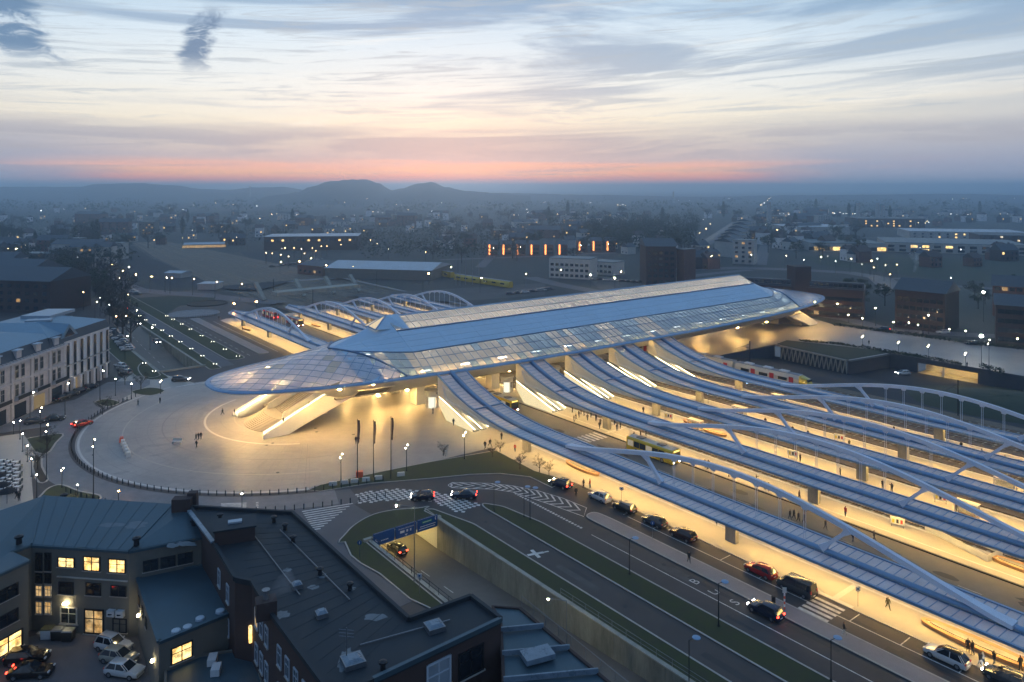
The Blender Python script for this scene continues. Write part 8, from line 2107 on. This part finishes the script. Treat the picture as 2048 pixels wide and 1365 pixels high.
# round traffic sign, beacon posts
def sign_post(x, y, h, m, label, shape='disc', z=0.0):
    p = P(x, y, z); g = empty('traffic_sign', p, label, 'sign'); MB().tube([p, p + Vector((0, 0, h))], .035, 5).part('post', 'grey_metal', g)
    if shape == 'disc':
        MB().tube([p + Vector((0, -.03, h)), p + Vector((0, .03, h))], .34, 14).part('plate', m, g); MB().tube([p + Vector((.0, -.036, h - .16)), p + Vector((0, -.034, h + .16))], .05, 4).part('arrow', 'sign_white', g)
    else:
        MB().box(p + Vector((0, 0, h)), (.62, .05, .62)).part('plate', m, g); MB().lathe(tuple(p + Vector((0, -.04, h - .05))), [(.14, 0), (.14, .2)], 8).part('symbol', 'sign_blue', g)
sign_post(719, 1118, 2.4, 'sign_blue', 'round blue arrow sign on the grass island'); sign_post(839, 1189, 2.5, 'sign_white', 'white square sign beside the underpass lamp post', 'sq'); sign_post(1716, 1215, 2.4, 'sign_white', 'white pedestrian sign on the pavement by the zebra crossing', 'sq'); sign_post(1243, 1005, 2.4, 'sign_white', 'white sign on the taxi pavement', 'sq', .1); sign_post(1305, 1080, 2.6, 'sign_blue', 'round blue sign on the pavement strip')
p = P(1569, 1219, .12); g = empty('beacon_post', p, 'red and white striped beacon post with small sign', 'post')
for k in range(6): MB().lathe((p.x, p.y, .12 + k * .35), [(.11, 0), (.11, .35)], 8).part('band', 'orange_red' if k % 2 == 0 else 'sign_white', g)
MB().box((p.x, p.y, 2.6), (.5, .08, .7)).part('plate', 'concrete_pale', g)
p = P(1547, 1208, .12); MB().lathe((p.x, p.y, .12), [(.26, 0), (.28, .9), (.30, .95), (.2, 1.05)], 10).thing('litter_bin', 'black', 'black round litter bin on the pavement strip', 'bin')
# site fencing beside the second canopy
g = empty('site_hoarding', P(1930, 1105, .08), 'white boarded building site enclosure on the bus platform', 'hoarding')
for a, b in (((1850, 1060), (1975, 1125)), ((1975, 1125), (2005, 1112)), ((1880, 1052), (2005, 1112))):
    MB().beam([P(*a, .08) + Vector((0, 0, .55)), P(*b, .08) + Vector((0, 0, .55))], .06, 1.0).part('panel', 'white_metal', g)
# smoke plumes
def outward(o):
    bm = bmesh.new(); bm.from_mesh(o.data); bmesh.ops.recalc_face_normals(bm, faces=bm.faces); bm.to_mesh(o.data); bm.free()
hzs = bpy.data.materials.new('smoke'); hzs.use_nodes = True; t_ = NT(hzs.node_tree); t_.n.clear(); vs_ = t_.new('ShaderNodeVolumePrincipled'); vs_.inputs['Color'].default_value = (.95, .95, .97, 1)
gp = t_.new('ShaderNodeNewGeometry'); t_.l.new(t_.m('MULTIPLY', t_.mr(t_.noise(gp.outputs['Position'], .5, 4), .35, .65), .12), vs_.inputs['Density']); oo = t_.new('ShaderNodeOutputMaterial'); t_.l.new(vs_.outputs[0], oo.inputs['Volume']); MATS['smoke'] = hzs
for x, y, zb_, h, w_, lab in ((1828, 545, 16, 12, 1.6, 'thin white smoke plume rising from the slanted apartment block'),):
    p = P(x, y, zb_); mb = MB().tube([(p.x, p.y, zb_), (p.x + 1.2, p.y, zb_ + h * .35), (p.x - 1.0, p.y, zb_ + h * .7), (p.x + .5, p.y, zb_ + h)], [.6, 1.3, 1.9, 2.6], 10)
    o = mb.thing('smoke_plume', 'smoke', lab, 'smoke'); outward(o)
p = P(532, 1210, 14.6); mb = MB().tube([(p.x, p.y, 14.55), (p.x + .35, p.y + .3, 15.5), (p.x + 1.4, p.y + .5, 16.3), (p.x + 2.4, p.y + .6, 16.7)], [.25, .6, .9, 1.1], 10); outward(mb.thing('smoke_plume', 'smoke', 'small white steam puff at the flue of the brick building', 'smoke'))

# ------------------------------------------------------------------ air
hz = bpy.data.materials.new('haze'); hz.use_nodes = True
t_ = NT(hz.node_tree); t_.n.clear()
pvn = t_.new('ShaderNodeVolumePrincipled')
pvn.inputs['Color'].default_value = (0.52, 0.76, 1.0, 1); pvn.inputs['Anisotropy'].default_value = 0.86; pvn.inputs['Density'].default_value = HAZE
ho = t_.new('ShaderNodeOutputMaterial'); t_.l.new(pvn.outputs[0], ho.inputs['Volume'])
MATS['haze'] = hz
hb = MB().box((0, 6700, 42.5), (2 * 13500, 14400, 97))
ob = bpy.data.objects.new('haze', hb.mesh('haze', 'haze')); COL.objects.link(ob); ob['kind'] = 'stuff'
for o in PROTO: remove_tree(o)
